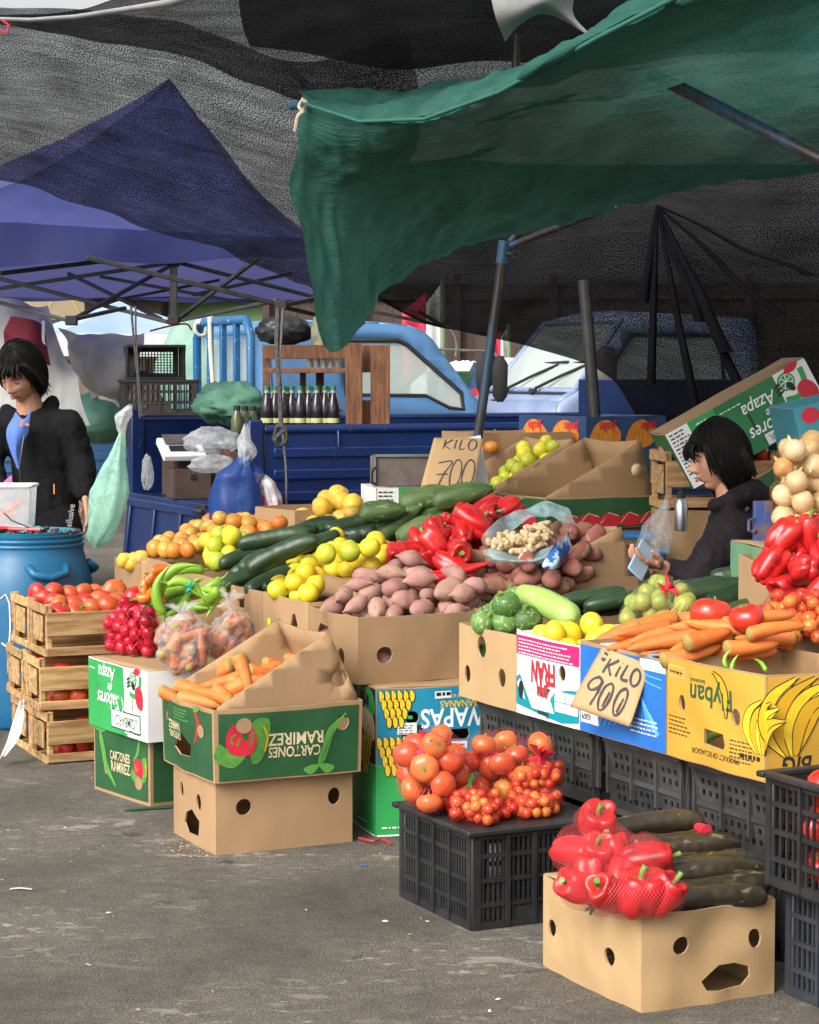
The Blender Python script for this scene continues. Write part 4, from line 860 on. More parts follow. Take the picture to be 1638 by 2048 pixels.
q = P(638, 690, 11.75); m = MB(); m.lathe([(.001, 0), (.04, 0), (.043, .02), (.043, .11), (.03, .14), (.03, .15), (.001, .15)], 16); tag(m.obj('large_jar', pm('cloudy_jar', (.4, .38, .22), (.12, .12, .1), 14, .2), loc=q), 'large cloudy jar standing on top of the shelf', 'jar')
lump('black_bundle', 'black wrapped bundle on the left end of the shelf top', 'bundle', P(568, 665, 11.9), (.14, .1, .085), pm('black_bag', (.01, .01, .012), (.03, .03, .034), 30, .35, .6, 30), 2, .15, 3, .12)
for k in range(3):
    t = thing('oil_bottle', 'squat dark oil bottle with black cap on the truck bed edge', 'bottle', P(474 + 16 * k, 864, 11.3 + .06 * k), group='squat oil bottles')
    m = MB(); m.lathe([(.001, 0), (.03, 0), (.032, .06), (.018, .1), (.014, .115)], 14); m.obj('body', pm('oil', (.07, .08, .03), rough=.12), t); m = MB(); m.lathe([(.018, .112), (.018, .135), (.001, .136)], 12); m.obj('cap', RUBBER, t)
# goods inside the open truck bed
FILM = film('clear_bag_film', (.72, .76, .78), .28); FILMW = film('white_bag_film', (.75, .77, .78), .55); FILMV = film('veil_bag_film', (.8, .82, .84), .33, .12, 9); FILMG = film('mint_bag_film', (.42, .75, .6), .85, .4, 14); FILMB = film('blue_bag_film', (.03, .09, .33), .95, .35, 9); FILMP = film('pale_aqua_film', (.5, .75, .78), .6, .3, 18)
def wbox(name, label, x, y, yaw, l, wd, h, mat, z=BZ, slats=False, cat='crate'):
    c = K + VD * x + UD * y; t = thing(name, label, cat, (c.x, c.y, z + .002), yaw)
    for nm, cc, dd in (('front_board', (0, -wd / 2, h / 2), (l, .014, h)), ('back_board', (0, wd / 2, h / 2), (l, .014, h)), ('end_board', (-l / 2, 0, h / 2), (.014, wd - .015, h)), ('end_board', (l / 2, 0, h / 2), (.014, wd - .015, h)), ('base', (0, 0, .008), (l, wd, .012))):
        m = MB()
        if slats and nm in ('front_board', 'back_board'):
            for k in range(2): m.box((cc[0], cc[1], h * (.22 + .55 * k)), (l, .014, h * .38))
        else: m.box(cc, dd)
        m.obj(nm, mat, t, bevel=.002)
    return t
DBOX = pm('old_brown_wood', (.05, .028, .02), (.08, .05, .036), 9, .7, .2, 60)
t = wbox('wooden_box', 'small dark wooden box with latch in the truck bed', .05, 1.05, R(18), .2, .2, .16, DBOX, cat='box'); m = MB(); m.box((0, -.11, .12), (.025, .01, .025)); m.obj('latch', STEEL, t)
wbox('wooden_crate', 'larger dark wooden crate beside the small latched box', .28, .65, R(18), .36, .3, .28, pm('red_brown_wood', (.06, .025, .02), (.1, .045, .03), 8, .7), slats=True)
wbox('wooden_box', 'dark box behind the digital scale', .18, 1.3, R(24), .3, .24, .2, DBOX, cat='box')
q = P(362, 905, 12.0); t = thing('digital_scale', 'white digital scale leaning on the dark wooden boxes', 'scale', q, R(20))
m = MB(); m.box((0, 0, .02), (.24, .2, .04)); m.obj('body', WHITE, t, bevel=.008); t.rotation_euler = (R(28), 0, R(20)); m = MB(); m.box((0, -.03, .043), (.15, .06, .004)); m.obj('display', INK, t); m = MB(); m.box((.02, .06, .05), (.22, .1, .008)); m.obj('pan', GRYPL, t, bevel=.003)
lump('plastic_bag', 'clear crumpled plastic bag on top of dark crate', 'bag', P(425, 885, 11.7), (.14, .12, .075), FILMV, 4, .25, 2, .12)
lump('plastic_bag', 'crumpled clear bag stuffed between the slats of dark crate', 'bag', P(425, 930, 11.4), (.11, .08, .05), FILMV, 6, .25, 2, .12)
lump('plastic_bag', 'clear bag wisp beside the small latched box', 'bag', P(295, 950, 12), (.03, .04, .1), FILMV, 9, .25, 2, .15)
# hanging shopping bags
def hang_bag(label, pts, wds, Y, mat, seed, dep=.03, name='plastic_bag'):
    ps = [P(*q, Y) for q in pts]; m = MB(); n = 40; nk = 24
    def f(u, v):
        c = cr(ps, v); w_ = float(np.interp(v, np.linspace(0, 1, len(wds)), wds)); a = 2 * pi * u
        k = 1 + .28 * NZ.noise(V((cos(a) * 2.2, sin(a) * 2.2, v * 4 + seed))) + .14 * NZ.noise(V((cos(a) * 6, sin(a) * 6, v * 5 + seed))) + .10 * sin(a * 7 + seed + 3 * v)
        return c + V((cos(a) * w_ * k, sin(a) * (w_ * .45 + dep) * k - .02, .01 * sin(a * 5)))
    m.grid(f, nk, n, closed=True); return tag(m.obj(name, mat, smooth=180), label, 'bag')
hang_bag('mint green plastic bags hanging from the truck post', [(245, 868), (238, 900), (230, 930), (222, 980), (212, 1040), (200, 1075), (192, 1092)], [.014, .03, .055, .085, .08, .055, .012], 10.55, FILMG, 2)
hang_bag('white plastic wisp knotted above the mint green bags', [(262, 812), (248, 832), (244, 850), (246, 870), (242, 910)], [.008, .035, .025, .012, .014], 10.65, FILMW, 5)
hang_bag('blue plastic shopping bag hanging in the truck corner', [(490, 900), (488, 925), (478, 950), (472, 985), (472, 1036), (472, 1050)], [.012, .04, .11, .12, .13, .02], 10.6, FILMB, 7)
hang_bag('white plastic bag tops bunched above the blue bag', [(492, 850), (490, 880), (494, 905), (490, 930)], [.008, .03, .045, .02], 10.6, FILMW, 11)
hang_bag('white bag with red contents behind the blue bag', [(512, 945), (532, 965), (545, 1000), (548, 1040)], [.01, .04, .045, .04], 10.65, pm('white_red_bag', (.62, .58, .58), (.45, .06, .1), 9, .4, .6, 40, lo=.5, hi=.62), 13)
# ------------------------------------------------------------------ blue drums with olives at the far left
DRUM = pm('blue_drum_plastic', (.008, .095, .2), (.012, .12, .25), 3, .38, .12, 26, .5, rvar=.2)
q = PZ(62, 750 + 1.6 * 4400 / 10.15, 0); dr = thing('blue_drum', 'blue plastic drum with threaded neck and olives on its lid', 'drum', (q.x, q.y, 0))
m = MB(); r0 = .29; m.lathe([(.001, 0), (.26, 0), (.272, .02), (.28, .1), (.287, .3), (.289, .55), (.287, .66), (.27, .72), (.255, .77), (.247, .8), (.247, .815)], 44); m.obj('body', DRUM, dr, smooth=60)
m = MB(); m.lathe([(.245, .812), (.252, .82), (.252, .83), (.244, .835), (.252, .845), (.252, .853), (.244, .858), (.25, .868), (.25, .874), (.236, .876), (.236, .84)], 44); m.obj('threaded_neck', DRUM, dr, smooth=60)
for a in (-62, 30, 200):
    m = MB(); T = MX.Rotation(R(a), 4, 'Z') @ MX.Translation((.25, 0, .68)); m.tube([T @ V((.0, -.09, .06)), T @ V((.045, -.075, .03)), T @ V((.055, 0, .01)), T @ V((.045, .075, .03)), T @ V((.0, .09, .06))], .018, 8); m.obj('handle', DRUM, dr, smooth=180)
m = MB(); m.tube([dr_ for dr_ in [V((.2895 * sin(a), -.2895 * cos(a), z)) for a, z in ((-.28, .6), (-.2, .62), (-.14, .58), (-.13, .47), (-.15, .4), (-.2, .385), (-.28, .4))]], .004, 6); m.obj('chalk_mark', WHITE, dr)
m = MB(); m.lathe([(.001, .846), (.2, .846), (.225, .868), (.23, .888), (.236, .888), (.228, .86)], 40); m.obj('tray_lid', pm('teal_tray', (.005, .16, .22), rough=.4), dr, smooth=60)
OLV = pm('olive_skin', (.05, .018, .035), (.09, .04, .05), 12, .25, val=.5)
m = MB(); m.lathe([(.001, -.013), (.007, -.01), (.0095, 0), (.007, .01), (.001, .013)], 10); ol = m.obj('olive', OLV); tag(ol, 'dark purple olive on the drum lid tray', 'olive', 'olives on the drum lid')
rg = random.Random(6); first = True
for k in range(46):
    a, r_ = rg.uniform(-2.4, .5), .2 * sqrt(rg.random()); o = ol if first else ol.copy()
    if not first: COL.objects.link(o)
    first = False; o.location = (dr.location.x + r_ * cos(a) + .03, dr.location.y + r_ * sin(a) - .02, .876 + .012 * rg.random() + .02 * max(0, 1 - r_ / .14)); o.rotation_euler = (rg.uniform(.8, 2), rg.uniform(0, 3), rg.uniform(0, 6))
p = dr.location
m = MB(); m.tube([p + V((-.2, -.1, .9)), p + V((-.1, -.12, .905)), p + V((.02, -.06, .9))], [.03, .035, .01], 10, flat=.3); m.tube([p + V((-.23, -.1, .905)), p + V((.08, -.16, .9))], .008, 6); tag(m.obj('red_scoop', pm('red_plastic', (.55, .02, .03), rough=.35)), 'red plastic scoop lying across the drum rim', 'scoop')
m = MB(); m.tube([p + V((-.02, -.14, .892)), p + V((.05, -.05, .905))], [.012, .02], 8, flat=.3); m.tube([p + V((.0, -.16, .892)), p + V((.07, -.08, .9))], [.012, .018], 8, flat=.3); tag(m.obj('teal_tongs', pm('teal_plastic', (.02, .4, .38), rough=.4)), 'small teal tongs lying among the olives', 'tongs')
m = MB(); m.tube([p + V((-.2, .2, 1.0)), p + V((-.08, .02, .93)), p + V((.02, -.05, .9))], .003, 6); tag(m.obj('black_cable', RUBBER), 'thin black cord hanging down from the clear tub', 'cord')
q = P(14, 1053, 10.28); q.z = .925; tb = thing('clear_tub', 'clear plastic tub with orange tongs at the back of drum lid', 'tub', (q.x, q.y, q.z - .04))
m = MB(); m.grid(lambda u, v: V(((.115 + .012 * v) * max(-1, min(1, 1.4 * cos(2 * pi * u))), (.09 + .01 * v) * max(-1, min(1, 1.4 * sin(2 * pi * u))), .2 * v)), 40, 4, closed=True); m.obj('wall', film('tub_plastic', (.75, .78, .8), .5, .3, 3), tb, smooth=60)
m = MB(); m.tube([V((.131 * max(-1, min(1, 1.4 * cos(a))), .104 * max(-1, min(1, 1.4 * sin(a))), .2)) for a in np.linspace(0, 6.2832, 33)], .008, 6); m.obj('rim', WHITE, tb, smooth=180)
m = MB(); m.box((0, 0, .004), (.22, .17, .006)); m.obj('base', WHITE, tb)
m = MB(); m.tube([V((q.x - .1, q.y, q.z + .0)), V((q.x - .02, q.y, q.z + .03)), V((q.x + .08, q.y - .02, q.z + .09))], .012, 8); m.tube([V((q.x - .09, q.y - .02, q.z + .0)), V((q.x - .0, q.y, q.z + .02)), V((q.x + .05, q.y, q.z + .03))], .012, 8); tag(m.obj('orange_tongs', pm('orange_plastic', (.7, .12, .03), rough=.4)), 'orange plastic tongs standing inside the clear tub', 'tongs')
# ------------------------------------------------------------------ cardboard boxes and crates of the stall
def cbox(label, corner, yaw, L, W, H, mat=None, name='cardboard_box', **kw):
    """box placed by its front-left bottom corner"""
    y = R(yaw); c = V(corner) + V((cos(y), sin(y), 0)) * L / 2 + V((-sin(y), cos(y), 0)) * W / 2
    return Carton(name, label, c, y, L, W, H, mat or CB, CBE, **kw)
def ell_h(x, y, r, q=1.0, n=14): return circ(x, y, r, n, r * q)
KB = []          # keep for produce placement
# ---- near kraft box, right foreground
near = cbox('pale kraft box with dark round vent holes, nearest on the ground at right', PZ(1282, 2026, 0), 26, .405, .5, .25, CBL,
            holes={'L': [ell_h(.055, .115, .02, 1.2), ell_h(.365, .112, .021, 1.15)],
                   'F': [ell_h(.108, .163, .024), ell_h(.335, .155, .022, 1.1), [(.175, .06), (.19, .035), (.235, .03), (.3, .035), (.32, .06), (.315, .085), (.27, .1), (.225, .098)]]},
            seed=3, bulge=.022, warp=.022, lid=CBL)
# ---- black crate with tomato bags
kc = PZ(945, 1862, 0); LC, WC = .40, .47
cc = kc + VD * LC / 2 + UD * WC / 2
cr1 = crate('plastic_crate', 'black plastic crate turned upside down under the bags of tomatoes', (cc.x, cc.y, .0), YAW, LC, WC, .285, BLKPL, rows=4, cols=24)
m = MB(); m.box((0, 0, .29), (LC + .01, WC + .01, .008)); m.obj('top_panel', BLKPL, cr1, bevel=.003)
CRZ = .296
# ---- kraft box and green carton with carrots
c_lo = cbox('kraft box with four vent holes under the green carrot carton', PZ(432, 1711, 0), 26, .5, .41, .245, CB,
            holes={'F': [ell_h(.098, .155, .028), ell_h(.43, .165, .024, 1.2)], 'L': [ell_h(.1, .17, .02, 1.4), ell_h(.27, .155, .02, 1.5), [(.12, .06), (.15, .03), (.26, .035), (.27, .09), (.2, .12), (.14, .1)]]}, seed=5, bulge=.012, lid=CB)
def green_carton_art(bx, f, flip, wide):
    w_ = bx.len(f); h = bx.H; a = Art(w_, h, flip); e = .012
    a.rect(e, .004, w_ - e, h - .01, GRNB, 0)
    return a
def pepper_art(a, x, y, s):
    a.blob([(x - .10 * s, y), (x - .07 * s, y + .09 * s), (x - .02 * s, y + .1 * s), (x - .02 * s, y - .06 * s), (x - .09 * s, y - .08 * s)], GRNL, 2)
    a.blob([(x - .04 * s, y + .02 * s), (x - .01 * s, y + .07 * s), (x + .07 * s, y + .06 * s), (x + .09 * s, y), (x + .06 * s, y - .06 * s), (x - .02 * s, y - .05 * s)], REDP, 3)
    a.curve([(x + .03 * s, y + .0 * s), (x + .05 * s, y + .03 * s), (x + .07 * s, y + .0 * s), (x + .05 * s, y - .02 * s)], .008 * s, GRNL, 4)
    a.blob([(x + .0, y + .06 * s), (x + .06 * s, y + .12 * s), (x + .14 * s, y + .08 * s), (x + .12 * s, y + .02 * s), (x + .08 * s, y + .04 * s)], GRNL, 2)
    a.curve([(x - .08 * s, y + .06 * s), (x - .09 * s, y), (x - .07 * s, y - .05 * s)], .008 * s, YELD, 4)
GRNP = pm('pale_leaf_print', (.09, .3, .05), rough=.6)
def zuc_art(a, x, y, s, d=1):
    a.curve([(x - d * .03 * s, y + .09 * s), (x - d * .01 * s, y + .03 * s), (x + d * .01 * s, y - .03 * s), (x + d * .07 * s, y - .09 * s)], [.012 * s, .02 * s] + [.03 * s] * 9 + [.022 * s, .015 * s, .01 * s, .006 * s], GRNP, 2)
    a.curve([(x - d * .025 * s, y + .08 * s), (x - d * .005 * s, y + .02 * s), (x + d * .02 * s, y - .04 * s)], .006 * s, GRNL, 3)
    for k in (-1, 1): a.blob([(x - d * .03 * s, y + .09 * s), (x - d * (.03 + .03 * k) * s, y + .12 * s), (x - d * (.03 + .06 * k) * s, y + .1 * s), (x - d * (.03 + .03 * k) * s, y + .085 * s)], GRNP, 2)
def chili_art(a, x, y, s):
    a.curve([(x, y + .05 * s), (x + .015 * s, y), (x - .005 * s, y - .05 * s), (x - .03 * s, y - .08 * s)], [.02 * s] * 8 + [.017 * s, .014 * s, .012 * s, .01 * s, .007 * s, .004 * s, .002 * s], REDP, 2); a.blob([(x - .01, y + .05 * s), (x + .02 * s, y + .07 * s), (x + .05 * s, y + .06 * s), (x + .01, y + .045 * s)], GRNP, 3)
gz = .25
kg = PZ(430, 1568, gz)
gH = .245
gc = cbox('green printed carton heaped with carrots, its kraft back standing up', kg, 26, .53, .5, gH, CB,
          holes={'F': [ell_h(.455, .175, .024, 1.1)], 'L': [[(.14, .075), (.2, .055), (.3, .06), (.31, .1), (.24, .135), (.19, .12)], ell_h(.07, .175, .014, 1.7)]}, seed=8, bulge=.02, flare=.02, warp=.012)
HF = [ell_h(.455, .175, .0245, 1.1)]
a = Art(.53, gH); a.rect(.014, .006, .516, gH - .014, GRNB, 0, HF); a.flip = True
a.text('CARTONES', .25, .152, .05, CREAM, 2, .72, .018); a.text('RAMIREZ', .245, .108, .058, CREAM, 2, .84, .018)
pepper_art(a, .42, .10, .8); zuc_art(a, .13, .125, .95, -1); a.flip = False; a.ell(.098, .19, .027, .026, CB, 4)
gc.art('F', a)
a = Art(.5, gH); a.rect(.014, .006, .486, gH - .014, GRNB, 0, [[(.14, .075), (.2, .055), (.3, .06), (.31, .1), (.24, .135), (.19, .12)], ell_h(.07, .175, .014, 1.7)]); a.flip = True
a.text('CARTONES', .33, .125, .034, CREAM, 2, .7, .018); a.text('RAMIREZ', .33, .092, .042, CREAM, 2, .7, .018); a.flip = False; chili_art(a, .36, .18, .9); a.ell(.4, .16, .03, .022, CB, 4); a.lines(.17, .215, .13, 4, .011, GRNP, .004, 3)
gc.art('L', a)
def raised(t, name, L, W, z0, h, ap0, ap1, mat, holes=(), th=.006, x0=None, seed=1, inset=.012):
    """upper half of a cut box: low at the left end, rising to a wall at the right end; ap = apex offset from the right end at near and far side"""
    x0 = -L / 2 + .02 if x0 is None else x0; m = MB()
    yn, yf = -W / 2 + inset, W / 2 - inset
    def tri(y, ap, sg, hh):
        out = [(x0, z0 - .06), (L / 2 - inset, z0 - .06), (L / 2 - inset, z0 + .02), (L / 2 - ap, z0 + h), (x0, z0 + .005)]
        pv, tr = panel(out, hh, .05)
        f = lambda x, z: V((x, y + sg * .006 * sin(x * 9 + seed) + sg * .012 * (z - z0) / h + .004 * NZ.noise(V((x * 9, z * 9, seed))), z)) + V((0, 0, 0))
        n = len(m.v); m.add([f(x, z) for x, z in pv], tr); 
    tri(yn, ap0, -1, holes); tri(yf, ap1, 1, ())
    m.grid(lambda u, v: V((L / 2 - inset - (ap0 + (ap1 - ap0) * u) * v + .006 * sin(v * 3), yn + (yf - yn) * u, z0 - .03 + (h + .03) * v - .012 * sin(pi * u) * v)), 6, 4)
    return m.obj(name, [mat], t, smooth=35, solid=th)
raised(gc.o, 'raised_back', .54, .48, gH, .235, .115, .10, CB, [circ(.54 / 2 - .075, gH + .075, .028, 16)], seed=4)
# ---- green carton with white carton on it, left
kg2 = PZ(301, 1613, 0)
g2 = cbox('green printed carton standing on the ground under the white carton', kg2, 36, .40, .44, .25, CB, seed=11, bulge=.012, holes={'L': [ell_h(.1, .1, .018, 1.5)]})
a = Art(.44, .25); a.rect(.012, .012, .426, .245, GRNB, 0, [ell_h(.1, .1, .018, 1.5)])
a.text('CARTONES', .225, .155, .048, CREAM, 2, .62, .018); a.text('RAMIREZ', .225, .112, .056, CREAM, 2, .66, .018); zuc_art(a, .1, .14, 1.15); a.flip = True; pepper_art(a, .44 - .375, .25 - .135, .5); a.flip = False; a.ell(.365, .075, .026, .024, CB, 4)
zuc_art(a, .36, .2, .5, -1); g2.art('L', a)
a = Art(.40, .25); a.rect(.012, .012, .388, .245, GRNB, 0); pepper_art(a, .26, .13, .7); g2.art('F', a)
kl = PZ(296, 1486, .252)
lb = cbox('white and green carton printed LOMBARDI lying upside down on green carton', kl, 32, .42, .53, .262, WHITE, seed=14, bulge=.008, warp=.004, lid=CB,
          holes={'L': [[(.095, .1), (.105, .1), (.105, .17), (.095, .17)], [(.4, .1), (.409, .1), (.409, .17), (.4, .17)]]})
a = Art(.53, .262); a.rect(.0, .0, .335, .258, GRNK, 0, [[(.095, .1), (.105, .1), (.105, .17), (.095, .17)]]); a.rect(.34, .004, .525, .03, WHITE, 0)
def lombardi(a, x, y, s=1):
    a.rect(x - .13 * s, y - .038 * s, x + .13 * s, y + .038 * s, GRNB, 1); a.rect(x - .124 * s, y - .032 * s, x + .124 * s, y + .032 * s, WHITE, 2); a.text('LOMBARDI.', x, y, .058 * s, GRNB, 3, .72, .004)
def sabores(a, x, y, s=1):
    a.text('Sabores', x, y + .055 * s, .088 * s, WINK, 3, .74, .006, .35); a.text('de', x - .02 * s, y + .005 * s, .055 * s, WINK, 3, .8, .005, .35); a.text('Azapa', x + .01 * s, y - .05 * s, .084 * s, WINK, 3, .78, .006, .35)
    a.curve([(x - .12 * s, y + .03 * s), (x - .14 * s, y + .07 * s), (x - .11 * s, y + .10 * s), (x - .09 * s, y + .07 * s)], .006 * s, WINK, 3)
def veg_logo(a, x, y, s=1):
    a.ell(x - .03 * s, y + .03 * s, .045 * s, .045 * s, GRNK, 2); a.ell(x - .03 * s, y + .03 * s, .036 * s, .036 * s, WHITE, 3)
    for k in range(7): an = k * .9; a.poly([(x - .03 * s + .006 * s * cos(an), y + .03 * s + .006 * s * sin(an)), (x - .03 * s + .034 * s * cos(an - .35), y + .03 * s + .034 * s * sin(an - .35)), (x - .03 * s + .034 * s * cos(an + .35), y + .03 * s + .034 * s * sin(an + .35))], GRNK, 4)
    a.curve([(x - .07 * s, y - .05 * s), (x - .0 * s, y - .06 * s), (x + .05 * s, y - .01 * s), (x + .06 * s, y + .06 * s)], .028 * s, GRNK, 2)
    a.blob([(x - .0, y - .03 * s), (x + .05 * s, y + .0), (x + .09 * s, y - .05 * s), (x + .08 * s, y - .13 * s), (x + .02 * s, y - .11 * s)], REDP, 3)
    a.blob([(x - .02 * s, y + .07 * s), (x + .01 * s, y + .1 * s), (x + .06 * s, y + .09 * s), (x + .03 * s, y + .06 * s)], REDP, 3)
    for k in range(3): a.blob([(x - .1 * s, y - .02 * s + k * .02 * s), (x - .08 * s, y + .0 + k * .02 * s), (x - .055 * s, y - .005 * s + k * .02 * s), (x - .08 * s, y - .015 * s + k * .02 * s)], INK, 4)
    a.ell(x - .02 * s, y - .0, .016 * s, .028 * s, INK, 5, .4)
a.flip = True; sabores(a, .53 - .20, .262 - .172, .95); a.flip = False; veg_logo(a, .435, .2, .66)
a.flip = True; lombardi(a, .53 - .345, .262 - .055, .98); a.lines(.03, .245, .1, 2, .008, INK, .003, 4); a.flip = False; a.lines(.015, .225, .06, 1, .01, WINK, .005, 7); a.lines(.37, .07, .05, 1, .01, INK, .004, 9); a.rect(.32, .002, .36, .012, GRNK, 1)
lb.art('L', a)
a = Art(.42, .262); a.poly([(.12, .24 - .11), (.12, .24 - .05), (.17, .24 - .05), (.22, .24), (.27, .24 - .05), (.33, .24 - .05), (.33, .24 - .11)], INK, 1); a.poly([(.125, .135), (.125, .185), (.173, .185), (.22, .232), (.267, .185), (.325, .185), (.325, .135)], WHITE, 2)
a.poly([(.19, .195), (.22, .222), (.25, .195)], GRNB, 3); a.flip = True; a.text('LOMBARDI', .42 - .225, .262 - .16, .05, INK, 3, .7, .004); a.flip = False; a.rect(.31, .22, .42, .258, GRNK, 0); lb.art('F', a)
# a green card strip lying on the ground by the green carton
m = MB(); q = PZ(250, 1622, .004); m.add([q + V(v_) for v_ in ((0, 0, 0), (.17, .06, .006), (.18, .09, .006), (.01, .025, .002))], [(0, 1, 2, 3)]); tag(m.obj('card_strip', GRNB, smooth=0, solid=.003), 'torn green card strip on the ground by the green carton', 'card')
# ---- wooden tomato crates
def wcrate(label, loc, yaw, L=.5, W=.3, H=.215):
    t = thing('wooden_crate', label, 'crate', loc, yaw, 'wooden tomato crates'); rr = random.Random(int(loc[0] * 1000) + int(loc[2] * 77))
    j = lambda: rr.uniform(-.004, .004)
    for sx in (-1, 1):
        for sy in (-1, 1): m = MB(); m.box((sx * (L / 2 - .012), sy * (W / 2 - .02), H / 2), (.022, .03, H)); m.obj('corner_post', WOOD, t, bevel=.003)
        m = MB(); m.box((sx * (L / 2 + .004), 0, H * .9), (.009, W, H * .18)); m.obj('end_slat', WOOD, t, bevel=.002); m = MB(); m.box((sx * (L / 2 + .004), 0, H * .07), (.009, W, H * .14)); m.obj('end_slat', WOOD, t, bevel=.002)
        m = MB(); m.box((sx * (L / 2 - .001), j(), H * .5), (.008, W * .5, H * .5)); m.obj('end_slat', WOOD, t, bevel=.002)
    for sy in (-1, 1):
        for zz, hh in ((.61, .45), (.1, .17)): m = MB(); m.box((0, sy * (W / 2 + .001), H * zz + j()), (L + .005, .008, H * hh)); o = m.obj('side_slat', WOOD, t, bevel=.002); o.rotation_euler = (0, R(j() * 90), 0)
    for k in range(4): m = MB(); m.box((0, -W / 2 + .04 + k * .073, .008), (L - .03, .06, .007)); m.obj('base_slat', WOOD, t)
    return t
wk = PZ(90, 1529, 0); wy = R(23); wv, wu = V((cos(wy), sin(wy), 0)), V((-sin(wy), cos(wy), 0))
WCR = []
for lev, lb_ in enumerate(('bottom', 'middle', 'top')):
    for col in range(2):
        o_ = (.01, -.012, .012)[lev]; c = wk + wv * (.25 + o_) + wu * (.15 + .32 * col)
        WCR.append(wcrate('wooden slatted crate of tomatoes, %s of the %s stack' % (lb_, 'front' if col == 0 else 'rear'), (c.x, c.y, .001 + .222 * lev), wy + R((1.5, -1, .5)[lev])))
m = MB(); ps = [V(P(44, 1400, 9.1)), V(P(38, 1440, 9.05)), V(P(28, 1480, 9.0)), V(P(8, 1518, 8.95))]
m.grid(lambda u, v: cr(ps, v) + V(((u - .5) * (.014 + .035 * sin(v * 2.6)), -.02 * sin(u * 6 + v * 3), .02 * u * v)), 6, 16); tag(m.obj('paper_strip', WHITE, smooth=180, solid=.002), 'white paper strip caught on the wooden crates', 'paper')
# ---- green, blue and kraft cartons under the sweet potatoes
kq = PZ(752, 1674, 0)
b1 = cbox('bright green carton on the ground under the blue banana carton', kq, 17, .48, .40, .248, GRNK, seed=17, bulge=.01, lid=CB)
a = Art(.48, .248); a.rect(.002, .0, .46, .006, WHITE, 1); a.lines(.02, .03, .1, 1, .01, WINK, .006, 2); b1.art('F', a)
a = Art(.40, .248); a.rect(.0, .0, .398, .006, WHITE, 1); a.lines(.2, .035, .12, 1, .01, WINK, .006, 2); b1.art('L', a)
kw = PZ(752, 1531, .25)
b2 = cbox('teal banana carton printed WAPAS upside down between green and kraft boxes', kw, 17, .49, .41, .268, CB, seed=19, bulge=.01, lid=CB,
          holes={'F': [ell_h(.13, .162, .024), ell_h(.40, .175, .02), [(.23, .09), (.24, .078), (.33, .078), (.34, .09), (.335, .115), (.24, .115)]]})
a = Art(.49, .268); a.rect(.002, .002, .486, .264, TEAL, 0, [ell_h(.13, .162, .024), ell_h(.40, .175, .02), [(.23, .09), (.24, .078), (.33, .078), (.34, .09), (.335, .115), (.24, .115)]]); a.flip = True
a.text('WAPAS', .49 - .285, .268 - .16, .092, WINK, 2, .82, .02); a.text('BANANAS', .49 - .30, .268 - .205, .034, YEL, 2, .9, .012); a.text('PRODUCT OF ECUADOR', .49 - .3, .268 - .232, .016, YEL, 2, .8, .01); a.flip = False
def bananas(a, x, y, s, n=6, fl=1, mat=None):
    for r_ in range(4):
        for k in range(n - r_):
            x0 = x + fl * (k * .022 + r_ * .009) * s; y0 = y - r_ * .03 * s
            a.blob([(x0, y0), (x0 + fl * .016 * s, y0 - .012 * s), (x0 + fl * .016 * s, y0 - .036 * s), (x0 + fl * .006 * s, y0 - .046 * s), (x0 - fl * .004 * s, y0 - .03 * s)], INK, 3 + r_); a.blob([(x0, y0 - .002 * s), (x0 + fl * .0135 * s, y0 - .014 * s), (x0 + fl * .0135 * s, y0 - .034 * s), (x0 + fl * .006 * s, y0 - .043 * s), (x0 - fl * .001 * s, y0 - .03 * s)], mat or YEL, 3.5 + r_)
bananas(a, .012, .262, 1.0); bananas(a, .005, .1, 1.05); bananas(a, .40, .10, .9); a.curve([(.05, .15), (.07, .17), (.11, .165), (.13, .163)], .012, GRNK, 2); a.curve([(.425, .17), (.43, .13), (.41, .11), (.40, .1)], .012, CREAM, 2)
a.blob([(.09, .1), (.12, .13), (.17, .135), (.15, .1), (.12, .085)], INK, 2)
a.rect(.075, .105, .145, .145, WHITE, 3); a.lines(.08, .136, .055, 4, .009, INK, .003, 6, 4); a.rect(.085, .015, .155, .06, WHITE, 7); a.lines(.09, .05, .055, 4, .01, INK, .003, 8, 8); a.rect(.21, .225, .27, .25, WHITE, 3); a.lines(.215, .24, .05, 1, .01, INK, .012, 6, 4); a.rect(.22, .045, .33, .072, WHITE, 3); a.lines(.225, .06, .1, 2, .01, INK, .004, 6, 4)
b2.art('F', a)
a = Art(.41, .268); a.rect(.002, .002, .406, .264, INK, 0); a.blob([(.2, .24), (.36, .26), (.40, .18), (.28, .15)], GRNK, 1); a.blob([(.25, .18), (.38, .17), (.40, .09), (.3, .08)], CREAM, 2); bananas(a, .24, .1, 1.1); b2.art('L', a)
ks = PZ(716, 1370, .522)
SPZ = .522
b3 = cbox('kraft box heaped with pale sweet potatoes at the front of stall', ks, 27, .5, .41, .236, CB, seed=23, bulge=.02, warp=.01,
          holes={'F': [ell_h(.1, .1, .03), ell_h(.33, .19, .0)] [:1], 'L': [[(.1, .12), (.15, .115), (.2, .13), (.2, .185), (.12, .19), (.09, .16)], ell_h(.29, .085, .026, 1.2)]}, tops={'L': [(0, .236), (.5, .236), (1, .236)]})
m = MB(); m.grid(lambda u, v: P(634 + 122 * u, 1196 - 44 * v + 4 * u, 8.32 + .05 * v) + V((0, .01 * sin(u * 7), .006 * sin(u * 11))), 10, 4); m.obj('raised_flap', CB, b3.o, smooth=180, solid=.005); fl_ = b3.o.children[-1]; fl_.matrix_parent_inverse = b3.xform().inverted()
